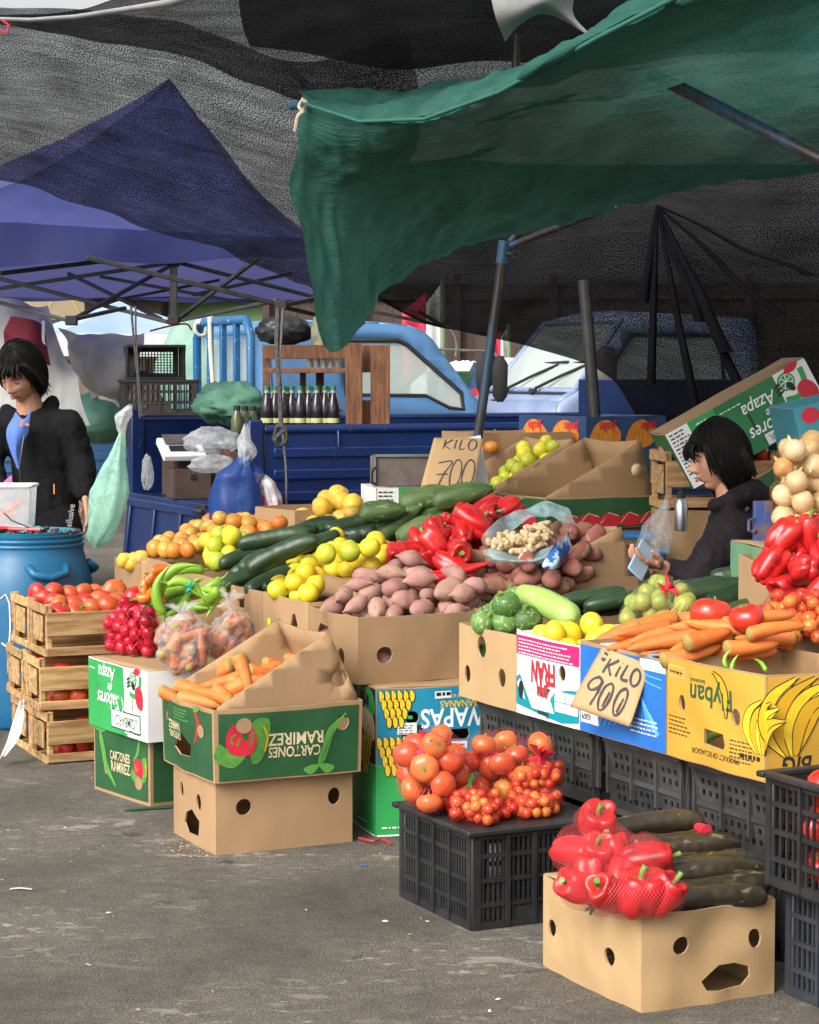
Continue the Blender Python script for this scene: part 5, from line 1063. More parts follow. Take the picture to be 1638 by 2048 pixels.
# ---- the row of boxes running back on the left: lemons, cucumbers, limes, mandarins, mangoes
q = ks.copy(); rowL = []
dU = V((-sin(R(26)), cos(R(26)), 0)); dV = V((cos(R(26)), sin(R(26)), 0)); q = ks + V((-sin(R(27)), cos(R(27)), 0)) * .415
for lb_, wd, hs, tp in (('kraft box of yellow lemons between cucumbers and sweet potatoes', .442, {'L': [[(.28, .14), (.33, .125), (.35, .16), (.32, .2), (.29, .19)]]}, {}),
                        ('kraft box with torn hand holes under the dark cucumbers', .432, {'L': [[(.2, .17), (.26, .17), (.27, .24 - .03), (.2, .2)], ell_h(.33, .09, .026, 1.3)]}, {}),
                        ('kraft box of yellow green limes beside the mandarins', .47, {}, {'L': [(0, .27), (1, .255)]}),
                        ('kraft box of mandarins with a folded stained flap', .504, {}, {'L': [(0, .28), (.5, .285), (1, .27)]}),
                        ('last kraft box in the left row with one oval hole', .36, {'L': [ell_h(.12, .12, .025, 1.5)]}, {})):
    bx = cbox(lb_, q, 26, .46, wd, .25, CB, seed=30 + len(rowL), holes=hs, tops=tp, bulge=.008); rowL.append(bx)
    if 'mandarins w' in lb_ or 'mandarins' in lb_ and 'flap' in lb_: a = Art(wd, .25); a.rect(.004, .004, wd - .004, .17, GRNB, 0); bx.art('L', a); m = MB(); m.grid(lambda u, v: V(bx.map('L', .06 + .05 * u, .27 - .1 * v, .006 + .012 * sin(u * 6))), 6, 6); m.obj('stained_flap', CB, bx.o, smooth=180, solid=.003)
    q = q + dU * (wd + .004)
# supports under that row and behind it
for k in range(3):
    p_ = ks + dU * (.62 + .56 * k) + dV * .06 - V((0, 0, SPZ)); cbox('plain kraft box supporting the left row of fruit boxes', p_, 26, .42, .5, .255, CB, seed=50 + k, group='kraft boxes under the left row', lid=CB)
    p_.z = .258; cbox('plain kraft box supporting the left row of fruit boxes', p_, 26, .42, .5, .255, CB, seed=60 + k, group='kraft boxes under the left row', lid=CB)
# ---- right row of boxes on black crates
RZ = .50; ky = PZ(1531, 1566, RZ)
yl = cbox('ochre banana carton printed Flyban upside down at the end of right row', ky, 26, .40, .49, .292, CB, seed=41, bulge=.016, warp=.01,
          holes={'L': [ell_h(.09, .165, .018, 1.3), ell_h(.36, .16, .02, 1.2), [(.2, .065), (.3, .06), (.31, .075), (.3, .105), (.21, .11)]]})
yh = [ell_h(.09, .165, .0185, 1.3), ell_h(.36, .16, .0205, 1.2), [(.2, .065), (.3, .06), (.31, .075), (.3, .105), (.21, .11)]]
a = Art(.49, .292); a.rect(.003, .003, .487, .288, YELB, 0, yh); a.flip = True
a.text('Flyban', .49 - .245, .292 - .205, .085, GRNB, 2, .95, .012); a.text('BANANAS', .49 - .18, .292 - .243, .016, GRNB, 2, 1.1, .01); a.text('PRODUCT OF ECUADOR', .49 - .26, .292 - .04, .022, INK, 2, .95, .006); a.flip = False
a.curve([(.255, .272), (.285, .26), (.31, .215), (.315, .15)], [.006, .014, .02] + [.026] * 8 + [.02, .014, .008, .004], YELD, 2); a.curve([(.255, .272), (.27, .262), (.295, .215), (.312, .15)], .004, INK, 3); a.curve([(.262, .278), (.3, .262), (.326, .215), (.318, .15)], .004, INK, 3)
a.rect(.012, .235, .105, .268, CREAM, 1); a.rect(.015, .238, .102, .265, YELB, 2); a.lines(.02, .25, .07, 1, .01, INK, .006, 4, 3); a.lines(.015, .12, .12, 5, .012, INK, .0035, 11); a.lines(.335, .095, .11, 6, .011, INK, .0035, 12)
def bigban(a, x, y, s, sg=1):
    for k, (dx, dy, c0) in enumerate(((0, 0, 0), (.045, .0, .03), (.085, -.005, .05), (.12, -.02, .06))):
        p0 = (x, y); pts = [(x - .0 + .01 * k, y), (x - .06 * s + dx * s, y + .09 * s), (x - .045 * s + dx * 1.25 * s, y + .17 * s + dy), (x + .03 * s + dx * 1.5 * s, y + .235 * s + dy * 2)]
        wds = [.012, .03, .045, .058, .066, .07, .072, .07, .066, .06, .052, .042, .03, .018, .006]
        a.curve(pts, [w_ * s * .95 + .006 for w_ in wds], INK, 2 + k); a.curve(pts, [w_ * s * .95 for w_ in wds], YELD if k % 2 else YEL, 2.5 + k); a.curve([(p[0] + .012 * s, p[1]) for p in pts], .003, INK, 3 + k)
bigban(a, .455, .075, .62)
a.lines(.38, .06, .1, 1, .02, INK, .012, 2)
yl.art('L', a)
a = Art(.40, .292); a.rect(.003, .003, .397, .288, YELB, 0); bigban(a, .06, .07, .9); a.flip = True; a.text('BIG', .40 - .1, .292 - .045, .07, INK, 3, .9, .01, .2); a.text('Flyban', .40 - .28, .292 - .2, .085, GRNB, 2, .95, .012); a.flip = False; yl.art('F', a)
kb = ky + dU * .495
bl = cbox('blue printed carton with white line leaves behind the KILO 900 sign', kb, 26, .40, .49, .28, CB, seed=43, bulge=.01, tops={'L': [(0, .282), (.6, .28), (1, .272)]}, holes={'L': [ell_h(.31, .17, .02, 1.3)]})
a = Art(.49, .28); a.rect(.002, .002, .488, .27, BLUP, 0, [ell_h(.31, .17, .0205, 1.3)]); a.rect(.36, .235, .488, .268, WHITE, 1)
rg = random.Random(2)
for k in range(5):
    y0 = .16 + .02 * k; a.curve([(.3, .2), (.34 + .02 * k, .22 + .012 * k), (.4, .2 + .02 * k), (.47, .19 + .025 * k)], .0035, SKYB, 1)
for k in range(6): a.curve([(.33, .19), (.36 + .012 * k, .15 - .012 * k), (.385 + .012 * k, .1 - .01 * k), (.4 + .012 * k, .06)], .0035, SKYB, 1)
for k in range(7): a.curve([(.12 + .03 * k, .03 + .006 * k), (.15 + .03 * k, .07), (.18 + .028 * k, .06), (.24 + .02 * k, .085)], .0035, SKYB, 1)
a.blob([(.405, .11), (.42, .1), (.45, .06), (.44, .05), (.415, .08)], SKYB, 1); a.rect(.008, .03, .12, .105, WHITE, 1); a.line([(.07, .03), (.07, .105)], .003, INK, 2); a.flip = True; a.text('62879', .49 - .04, .28 - .085, .026, INK, 3, .8, .01); a.text('62879', .49 - .04, .28 - .05, .026, INK, 3, .8, .01); a.flip = False
a.lines(.3, .085, .16, 4, .013, WINK, .004, 4, 3); bl.art('L', a)
ksf = kb + dU * .495
sf = cbox('white, magenta and teal carton printed SAN FRAN with yellow lemons', ksf, 26, .42, .405, .268, WHITE, seed=45, bulge=.012, tops={'L': [(0, .275), (.1, .27), (.4, .268), (1, .262)]},
          holes={'L': [ell_h(.305, .165, .02, 1.25), [(.155, .085), (.165, .075), (.235, .075), (.24, .09), (.235, .105), (.16, .105)]]})
a = Art(.405, .268); fh = [ell_h(.305, .165, .0205, 1.25), [(.155, .085), (.165, .075), (.235, .075), (.24, .09), (.235, .105), (.16, .105)]]
a.rect(.004, .195, .404, .258, PINKP, 0, fh[:0]); a.flip = True; a.text('FRAN', .405 - .19, .268 - .155, .098, REDP, 3, .62, .03); a.text('SAN', .405 - .19, .268 - .098, .06, REDP, 3, .62, .03); a.flip = False
a.poly([(.004, .12), (.03, .13), (.09, .06), (.11, .03), (.26, .03), (.24, .07), (.26, .1), (.34, .115), (.404, .12), (.404, .02), (.3, .006), (.004, .03)], pm('turquoise_print', (.0, .24, .3), rough=.5), 1, False)
a.poly([(.01, .1), (.03, .115), (.05, .1), (.07, .05), (.03, .07)], WHITE, 2); a.ell(.04, .08, .018, .03, INK, 3); a.rect(.265, .04, .4, .105, WHITE, 2); a.line([(.265, .072), (.4, .072)], .003, TEAL, 3); a.line([(.33, .04), (.33, .105)], .003, TEAL, 3); a.poly([(.2, .03), (.22, .03), (.25, .095), (.235, .1)], WHITE, 2)
a.flip = True; a.text('Premium', .405 - .19, .268 - .045, .03, WINK, 3, .85, .012, .2); a.text('Bananas', .405 - .19, .268 - .02, .026, INK, 3, .85, .012, .2); a.flip = False
a.lines(.02, .245, .36, 5, .011, WINK, .004, 14, 2); sf.art('L', a)
kz = ksf + dU * .41
zc = cbox('kraft box of round zucchini at the far end of the right row', kz, 26, .42, .405, .252, CBL, seed=47, bulge=.012,
          holes={'L': [ell_h(.185, .19, .034, 1.1), ell_h(.07, .085, .022, 1.4), ell_h(.315, .1, .024, 1.3)]})
# perforated black crates that carry the right row
PCR = pm('black_crate_plastic', (.02, .02, .022), (.055, .053, .05), 5, .55, .2, 50, .5, rvar=.25)
def pcrate(label, loc, yaw, L=.40, W=.36, H=.245):
    t = thing('plastic_crate', label, 'crate', loc, yaw, 'black perforated crates under the right row')
    for f, ln, T in (('L', W, MX.Translation((-L / 2, W / 2, 0)) @ MX.Rotation(-pi / 2, 4, 'Z')), ('F', L, MX.Translation((-L / 2, -W / 2, 0))), ('R', W, MX.Translation((L / 2, -W / 2, 0)) @ MX.Rotation(pi / 2, 4, 'Z')), ('B', L, MX.Translation((L / 2, W / 2, 0)) @ MX.Rotation(pi, 4, 'Z'))):
        if f in 'LF': pv, tr = holepanel(ln, H, 11, 5, .008, .009, .03, .04)
        else: pv, tr = panel([(0, 0), (ln, 0), (ln, H), (0, H)], (), .2)
        m = MB()
        cv = lambda x, z: T @ V((x, .035 * (1 - min(1, (z / H) / .75)) ** 1.5 * .6 - .018 * max(0, z / H - .72) / .28, z))
        m.add([cv(x, z) for x, z in pv], tr); m.obj('perforated_wall', PCR, t, smooth=0, solid=.006)
        m = MB()
        for zz, d in ((H - .01, .03), (H * .5, .014), (.012, -.005)): m.box((ln / 2, -.004 - d * .5 + (.012 if zz < H * .6 else 0), zz), (ln - (.0 if zz > H * .8 else .03), .012, .016), 0, T)
        for k in (.02, .34, .66, .98): m.box((ln * k, -.004, H * .62), (.01, .018, H * .7), 0, T)
        m.obj('ribs', PCR, t, smooth=0)
    m = MB(); m.box((0, 0, .02), (L - .04, W - .04, .01)); m.obj('base', PCR, t)
    return t
names = ('nearest', 'second', 'third', 'farthest')
for k, off in enumerate((.02, .5, .98, 1.36)):
    for lv in range(2):
        c = ky + dU * (off + .2) + dV * (.25 + .012 * lv); pcrate('black perforated plastic crate, %s of the %s stack under the right row' % ('upper' if lv else 'lower', names[k]), (c.x, c.y, .001 + .247 * lv), YAW, W=.43 if k < 2 else .37)
# ---- lattice crates with tomatoes at the right edge
kr = PZ(1563, 1986, 0) ; ctr = kr + dV * .2 - dU * .26
r1 = crate('plastic_crate', 'black lattice crate on the ground, lower of the right edge stack', (ctr.x, ctr.y, .001), YAW, .38, .50, .285, pm('blue_black_plastic', (.018, .022, .03), (.035, .04, .05), 8, .45, .15, 60), rows=4, cols=18)
kr2 = P(1518, 1760, kr.y + .0); ctr2 = ctr - dV * .045
r2 = crate('plastic_crate', 'black lattice crate of tomatoes, upper of the right edge stack', (ctr2.x, ctr2.y, .292), YAW, .40, .53, .285, BLKPL, rows=4, cols=15)
# ------------------------------------------------------------------ produce: one of each kind, then copies
def rev(name, mat, L, prof, n=14, m=18, seed=0, noise=0.0, nf=3, bend=0.0, lob=0, la=0, zsq=1.0, mi=None, mats=None, twist=0):
    mb = MB(); tips = []
    for i in range(m + 1):
        t = i / m; r = prof(t); x = -L / 2 + L * t; yb = bend * L * (1 - (2 * t - 1) ** 2)
        for k in range(n):
            a = 2 * pi * k / n
            q = r * (1 + (la * cos(lob * a + twist * t) if lob else 0)) * (1 + noise * NZ.noise(V((cos(a) * nf * .6 + seed, sin(a) * nf * .6, t * nf))))
            mb.v.append((x + .3 * noise * L * .1 * NZ.noise(V((t * 3, a, seed))), yb + q * cos(a), q * sin(a) * zsq))
    for i in range(m):
        for k in range(n): mb.f.append([i * n + k, i * n + (k + 1) % n, (i + 1) * n + (k + 1) % n, (i + 1) * n + k]); mb.m.append(mi(i / m) if mi else 0)
    mb.f.append(list(range(n - 1, -1, -1))); mb.m.append(mi(0) if mi else 0); mb.f.append([m * n + k for k in range(n)]); mb.m.append(mi(1) if mi else 0)
    return mb.obj(name, mats or mat, smooth=180)
ip = lambda xs, ys: (lambda t: float(np.interp(t, xs, ys)))
def sm(xs, ys):
    ps = [V((x, y, 0)) for x, y in zip(xs, ys)]
    tt = np.linspace(0, 1, 80); q = [cr(ps, t) for t in tt]; X = [p.x for p in q]; Y = [max(.0004, p.y) for p in q]; return lambda t: float(np.interp(t, X, Y))
def roundish(name, mat, r, zs=.86, lob=0, la=.0, dent=.12, noise=.03, seed=0, n=20, m=14, nip=0):
    mb = MB()
    for i in range(m + 1):
        b_ = -pi / 2 + pi * i / m
        for k in range(n):
            a = 2 * pi * k / n; d = V((cos(a) * cos(b_), sin(a) * cos(b_), sin(b_)))
            q = r * (1 + (la * cos(lob * a + seed) * (abs(cos(b_)) ** .7) if lob else 0) + noise * NZ.noise(d * 1.6 + V((seed, 0, 0))))
            z = sin(b_); zz = z * zs - (dent * (max(0, (z - .72) / .28)) ** 2 if dent else 0) + nip * max(0, (abs(z) - .8) / .2) ** 2 * (1 if z > 0 else -1)
            mb.v.append((q * cos(a) * cos(b_), q * sin(a) * cos(b_), q * zz))
    for i in range(m):
        for k in range(n): mb.f.append([i * n + k, i * n + (k + 1) % n, (i + 1) * n + (k + 1) % n, (i + 1) * n + k]); mb.m.append(0)
    return mb.obj(name, mat, smooth=180)
def calyx(par, mat, r, z, sr=.004, sl=.012, n=5, leaf=True, name='stem'):
    mb = MB(); mb.tube([V((0, 0, z - .006)), V((.001, 0, z + sl * .5)), V((.004, .002, z + sl))], [sr * 1.4, sr, sr * 1.2], 7)
    if leaf:
        for k in range(n):
            a = 2 * pi * k / n + .3; mb.add([V((cos(a + .6) * r * .25, sin(a + .6) * r * .25, z + .001)), V((cos(a - .6) * r * .25, sin(a - .6) * r * .25, z + .001)), V((cos(a) * r, sin(a) * r, z + .004))], [(0, 1, 2)])
    return mb.obj(name, mat, par, smooth=50)
STEM = pm('stem_green', (.1, .2, .03), (.16, .26, .05), 60, .6)
TOM = pm('tomato_skin', (.5, .04, .02), (.55, .12, .03), 9, .3, .06, 60, .5, rcols=[(.46, .02, .012), (.5, .035, .015), (.52, .07, .02), (.5, .11, .025)], rmix=.25, hue=.012, val=.2)
TOMR = pm('red_tomato_skin', (.5, .02, .012), (.5, .06, .02), 9, .2, .03, 60, .55, rcols=[(.48, .012, .01), (.5, .03, .014)], rmix=.2, val=.15)
TOMO = pm('orange_tomato_skin', (.5, .1, .02), (.55, .2, .04), 10, .25, .04, 60, .5, rcols=[(.52, .03, .015), (.55, .09, .02), (.58, .16, .03), (.5, .06, .02), (.55, .27, .04)], rmix=.25, val=.2)
CHER = pm('cherry_skin', (.5, .06, .02), rough=.2, spec=.55, rcols=[(.5, .02, .01), (.55, .07, .015), (.52, .035, .012), (.56, .12, .02), (.6, .22, .03), (.5, .04, .012)], val=.2)
CARR = pm('carrot_skin', (.62, .15, .02), (.58, .2, .05), 16, .55, .35, 70, .35, rcols=[(.6, .14, .02), (.64, .17, .03), (.58, .17, .04), (.63, .13, .018)], rmix=.35, stretch=(3, 1, 1), val=.22, spots=(26, (.36, .12, .045), .64))
CARG = pm('carrot_crown', (.2, .2, .04), (.35, .2, .05), 50, .7)
SWP = pm('sweet_potato_skin', (.27, .13, .105), (.38, .225, .175), 9, .75, .45, 60, .25, spots=(30, (.25, .12, .09), .63), val=.2, hue=.02)
RSP = pm('red_sweet_potato_skin', (.24, .07, .06), (.3, .15, .1), 10, .75, .4, 60, .2, spots=(22, (.3, .19, .12), .58), val=.25, hue=.02)
CUC = pm('cucumber_skin', (.014, .035, .015), (.03, .06, .026), 8, .38, .3, 35, .45, stretch=(.4, 1, 1), spots=(40, (.06, .1, .045), .66), val=.3)
CUCB = pm('brown_cucumber_skin', (.016, .017, .009), (.048, .034, .02), 7, .3, .5, 55, .5, stretch=(.4, 1, 1), spots=(60, (.12, .1, .06), .62), val=.3)
SQU = pm('marrow_skin', (.035, .075, .018), (.085, .14, .04), 22, .55, .25, 40, .4, stretch=(.25, 1.2, 1.2), spots=(70, (.16, .23, .09), .62), val=.3)
ZUL = pm('pale_marrow_skin', (.27, .4, .08), (.33, .46, .13), 8, .4, .1, 40, .4, spots=(90, (.42, .54, .2), .6))
ZUR = pm('round_zucchini_skin', (.045, .11, .022), (.15, .27, .07), 5, .45, .12, 50, .35, spots=(120, (.3, .4, .16), .57), val=.5, stretch=(1, 1, .5))
LEM = pm('lemon_skin', (.66, .5, .02), (.6, .55, .04), 9, .35, .3, 220, .45, rcols=[(.7, .48, .02), (.7, .45, .018), (.68, .5, .025), (.7, .5, .02), (.6, .5, .03)], rmix=.3, val=.12)
LIM = pm('lime_skin', (.4, .45, .03), (.6, .52, .03), 7, .35, .3, 220, .45, rcols=[(.3, .42, .03), (.55, .52, .03), (.62, .54, .03), (.22, .34, .03), (.58, .5, .02)], rmix=.35, val=.14)
LMG = pm('bagged_lime_skin', (.2, .26, .03), (.32, .34, .05), 8, .35, .2, 160, .45, rcols=[(.2, .26, .03), (.27, .3, .035), (.34, .33, .05)], rmix=.3, val=.2)
MAN = pm('mandarin_skin', (.6, .2, .02), (.42, .3, .05), 7, .35, .3, 200, .45, rcols=[(.6, .15, .02), (.62, .23, .03), (.56, .12, .018), (.46, .3, .05), (.6, .27, .03)], rmix=.3, val=.15)
MNG = pm('yellow_fruit_skin', (.68, .42, .03), (.56, .36, .06), 9, .45, .2, 90, .4, spots=(60, (.3, .16, .04), .66), val=.15)
PEP = pm('bell_pepper_skin', (.46, .006, .012), (.50, .02, .016), 6, .3, .1, 30, .5, coat=.03, val=.35, spots=(14, (.3, .008, .01), .6), rvar=.15)
RAD = pm('small_red_pepper_skin', (.38, .005, .02), (.45, .01, .025), 9, .2, .12, 40, .55, spots=(40, (.55, .2, .2), .68), val=.4)
ONI = pm('onion_skin', (.5, .26, .08), (.6, .42, .2), 4, .35, .12, 60, .4, rcols=[(.56, .32, .1), (.62, .46, .22), (.66, .55, .34), (.5, .23, .06)], rmix=.4, stretch=(1, 1, .25), val=.15)
GIN = pm('ginger_skin', (.46, .33, .18), (.54, .41, .25), 12, .7, .4, 70, .3)
GCH = pm('green_chili_skin', (.16, .34, .02), (.26, .44, .05), 6, .25, .05, 40, .5, val=.25)
OCH = pm('orange_chili_skin', (.62, .18, .01), (.6, .08, .01), 6, .22, .05, 40, .5, val=.2)
cprof = lambda r: sm([0, .015, .05, .12, .5, .8, .93, 1], [.003, .6 * r, .93 * r, r, .86 * r, .62 * r, .38 * r, .05 * r])
class Kind:
    def __init__(s, protos, ch): s.p = protos; s.used = [False] * len(protos); s.ch = ch     # ch: chain of (offset along x, radius)
    def put(s, loc, rot, sc, label, cat, group, rng, v=None):
        i = rng.randrange(len(s.p)) if v is None else v % len(s.p)
        o = s.p[i] if not s.used[i] else dup(s.p[i]); s.used[i] = True
        o.matrix_world = MX.LocRotScale(V(loc), rot.to_quaternion() if not hasattr(rot, 'w') else rot, V((sc * rng.uniform(.9, 1.1), sc * rng.uniform(.93, 1.07), sc * rng.uniform(.93, 1.07))))
        tag(o, label, cat, group); return o
    def purge(s):
        for i, u in enumerate(s.used):
            if not u:
                for c in list(s.p[i].children): bpy.data.objects.remove(c)
                bpy.data.objects.remove(s.p[i])
def chain(L, r, n=4, tp=.75): return [(-L / 2 + r * .8 + (L - 1.6 * r) * i / (n - 1), r * (1 if 0 < i < n - 1 else tp)) for i in range(n)]
mi_c = lambda t: 1 if t < .045 else 0
def mkcarrot(i):
    r = (.0235, .021, .025)[i]; L = (.165, .19, .15)[i]
    return rev('carrot', None, L, cprof(r), 14, 26, i * 3, .12, 6, (.03, -.05, .02)[i], mi=mi_c, mats=[CARR, CARG])
kCAR = Kind([mkcarrot(i) for i in range(3)], chain(.165, .022, 5, .8))
kSWP = Kind([rev('sweet_potato', SWP, (.15, .13, .17)[i], sm([0, .05, .13, .3, .5, .72, .86, .94, 1], [.002, .004, .009, .03, .037, .028, .011, .005, .001]) if i != 1 else sm([0, .05, .25, .5, .75, .95, 1], [.003, .018, .036, .04, .034, .014, .002]), 12, 16, i * 5, .16, 4, .06 * (i - 1)) for i in range(3)], chain(.12, .034, 3, .8))
kRSP = Kind([rev('red_potato', RSP, (.12, .105, .13)[i], sm([0, .05, .25, .5, .75, .95, 1], [.003, .018, .032, .035, .031, .015, .002]), 12, 14, i * 7 + 1, .24, 5, .05 * (i - 1)) for i in range(3)], chain(.1, .032, 3, .85))
def cuc(name, mat, L, r, i, stem=True, bumps=.06): 
    return rev(name, mat, L, sm([0, .01, .04, .12, .3, .5, .68, .85, .96, .99, 1], [.004, .4 * r, .7 * r, .9 * r, .97 * r, r * (.95 + .06 * (i % 2)), .99 * r, .9 * r, .66 * r, .38 * r, .004]), 18, 34, i * 4 + 2, bumps, 14, (.06, -.05, .03)[i % 3], lob=5, la=.025)
kCUC = Kind([cuc('cucumber', CUC, (.27, .25, .29)[i], (.033, .036, .034)[i], i, bumps=.09) for i in range(3)], chain(.27, .034, 5, .85))
kCUB = Kind([cuc('cucumber', CUCB, (.25, .24, .27)[i], (.03, .028, .031)[i], i, bumps=.15) for i in range(3)], chain(.25, .03, 5, .85))
def marrow(i):
    r = (.044, .04)[i % 2]; L = (.2, .23)[i % 2]
    o = rev('marrow', SQU, L, sm([0, .02, .08, .25, .6, .86, .95, 1], [.004, .6 * r, .85 * r, r, .95 * r, .62 * r, .36 * r, .3 * r]), 14, 18, i + 4, .05, 4, .03, lob=7, la=.03)
    mb = MB(); mb.tube([V((L / 2 - .012, .0, 0)), V((L / 2 + .012, .002, .004))], [.012, .009], 6); mb.obj('stem', STEM, o); return o
kSQU = Kind([marrow(i) for i in range(2)], chain(.22, .042, 4, .85))
def rz_(i):
    o = roundish('round_zucchini', ZUR, .042, .92, 8, .02, .08, .03, i); calyx(o, STEM, .012, .036, .006, .012, leaf=False); return o
kZUR = Kind([rz_(i) for i in range(2)], [(0, .041)])
kLEM = Kind([roundish('lemon', LEM, .036, 1.06, 0, 0, 0, .03, i, nip=.1) for i in range(2)], [(0, .036)])
kLIM = Kind([roundish('lime', LIM, .034, .98, 0, 0, 0, .03, i, nip=.05) for i in range(2)], [(0, .034)])
kLMG = Kind([roundish('lime', LMG, .03, .98, 0, 0, 0, .03, i, nip=.04) for i in range(2)], [(0, .03)])
def man(i): o = roundish('mandarin', MAN, .036, .86, 9, .012, .1, .03, i); calyx(o, STEM, .006, .028, .003, .003, leaf=True); return o
kMAN = Kind([man(i) for i in range(2)], [(0, .035)])
kMNG = Kind([roundish('yellow_fruit', MNG, .043, .95, 5, .02, .06, .06, i) for i in range(2)], [(0, .042)])
def tom(nm, mat, r, i, lob=6): o = roundish(nm, mat, r, .8, lob, .02 if lob else 0, .14, .05, i); calyx(o, STEM, r * .42, r * .66, .003, .008); return o
kTOM = Kind([tom('tomato', TOM, .045, i) for i in range(3)], [(0, .042)])
kTOR = Kind([tom('tomato', TOMR, .06, i, 5) for i in range(2)], [(0, .055)])
kTOO = Kind([tom('tomato', TOMO, .042, i) for i in range(3)], [(0, .04)])
kCHE = Kind([roundish('cherry_tomato', CHER, .0165, .98, 0, 0, 0, .03, i, 14, 9) for i in range(2)], [(0, .0165)])
def pepper(i):
    mb = MB(); n, m_ = 36, 24; r, h = (.05, .046, .052)[i], (.055, .064, .05)[i]; lob = (4, 3, 4)[i]; rr = random.Random(i); ln_ = [rr.uniform(.8, 1.15) for _ in range(lob)]
    for j in range(m_ + 1):
        b_ = -pi / 2 + pi * j / m_; c = max(0, cos(b_)) ** .62; e = sin(b_); t = (e + 1) / 2
        w_ = c * (.80 + .24 * t - .05 * sin(pi * t))
        for k in range(n):
            a = 2 * pi * k / n; ph = lob * a / (2 * pi) + .15 * e; lb_ = abs(sin(pi * ph)) ** .7; L_ = ln_[int(ph) % lob]
            q = r * w_ * (.80 + .22 * lb_ * (.75 + .25 * L_)) * (1 + .13 * NZ.noise(V((cos(a) * 1.3, sin(a) * 1.3, t * 2.2 + i * 5))))
            z = h * e
            if e > 0: z -= .024 * max(0, 1 - c / .62) ** 1.3 - .007 * lb_ * max(0, 1 - abs(c - .75) / .3)
            else: z -= .012 * (lb_ * L_ - .45) * (1 - c * .5); z += .010 * max(0, 1 - c / .4)
            mb.v.append((q * cos(a) + .008 * e * (i - 1), q * sin(a), z))
    for j in range(m_):
        for k in range(n): mb.f.append([j * n + k, j * n + (k + 1) % n, (j + 1) * n + (k + 1) % n, (j + 1) * n + k]); mb.m.append(0)
    o = mb.obj('bell_pepper', PEP, smooth=180)
    mb = MB(); z0 = h - .021; mb.lathe([(.013, z0 - .004), (.012, z0 - .001), (.0065, z0 + .003), (.005, z0 + .014)], 9); mb.tube([V((0, 0, z0 + .012)), V((.002, .001, z0 + .024)), V((.008, .003, z0 + .034))], [.0055, .006, .0075], 9); mb.obj('stem', STEM, o, smooth=50); return o
kPEP = Kind([pepper(i) for i in range(3)], [(0, .044)])
kRAD = Kind([roundish('small_red_pepper', RAD, .025, .95, 4, .05, .12, .08, i) for i in range(3)], [(0, .0245)])
def onion(i):
    o = roundish('onion', ONI, .036, .9, 0, 0, 0, .05, i, nip=.12); mb = MB(); mb.tube([V((0, 0, .03)), V((.001, 0, .04)), V((.003, .002, .05))], [.008, .005, .002], 6); mb.obj('neck', ONI, o); return o
kONI = Kind([onion(i) for i in range(3)], [(0, .035)])
def ginger(i):
    rr = random.Random(i + 3); mb = MB()
    def arm(p, d, l, r): mb.tube([p, p + d * l * .3, p + d * l * .7, p + d * l], [r * .7, r, r * .95, r * .35], 9)
    mb.tube([V((-.045, 0, 0)), V((-.03, .004, 0)), V((0, 0, .003)), V((.03, -.005, 0)), V((.045, 0, 0))], [.006, .013, .015, .013, .006], 10)
    for k in range(5): x = -.03 + .016 * k; s_ = 1 if k % 2 else -1; arm(V((x, 0, 0)), V((.3, s_ * .8, rr.uniform(-.1, .5))).normalized(), rr.uniform(.02, .035), .011)
    return mb.obj('ginger_root', GIN, smooth=180)
kGIN = Kind([ginger(i) for i in range(3)], chain(.09, .014, 3))
def chili(i, mat, nm, L=.13, r=.016):
    o = rev(nm, mat, L, sm([0, .02, .1, .4, .75, .95, 1], [.004, .7 * r, r, .9 * r, .55 * r, .2 * r, .002]), 10, 16, i, .1, 4, (.22, .1, -.15)[i]); mb = MB(); mb.tube([V((-L / 2 + .004, 0, 0)), V((-L / 2 - .012, -.002, .003)), V((-L / 2 - .026, -.008, .01))], [.007, .0035, .003], 6); mb.obj('stem', STEM, o); return o
kGCH = Kind([chili(i, GCH, 'green_chili') for i in range(3)], chain(.13, .015, 4, .7))
kOCH = Kind([chili(i, OCH, 'orange_chili', .085, .02) for i in range(3)], chain(.08, .018, 3, .7))
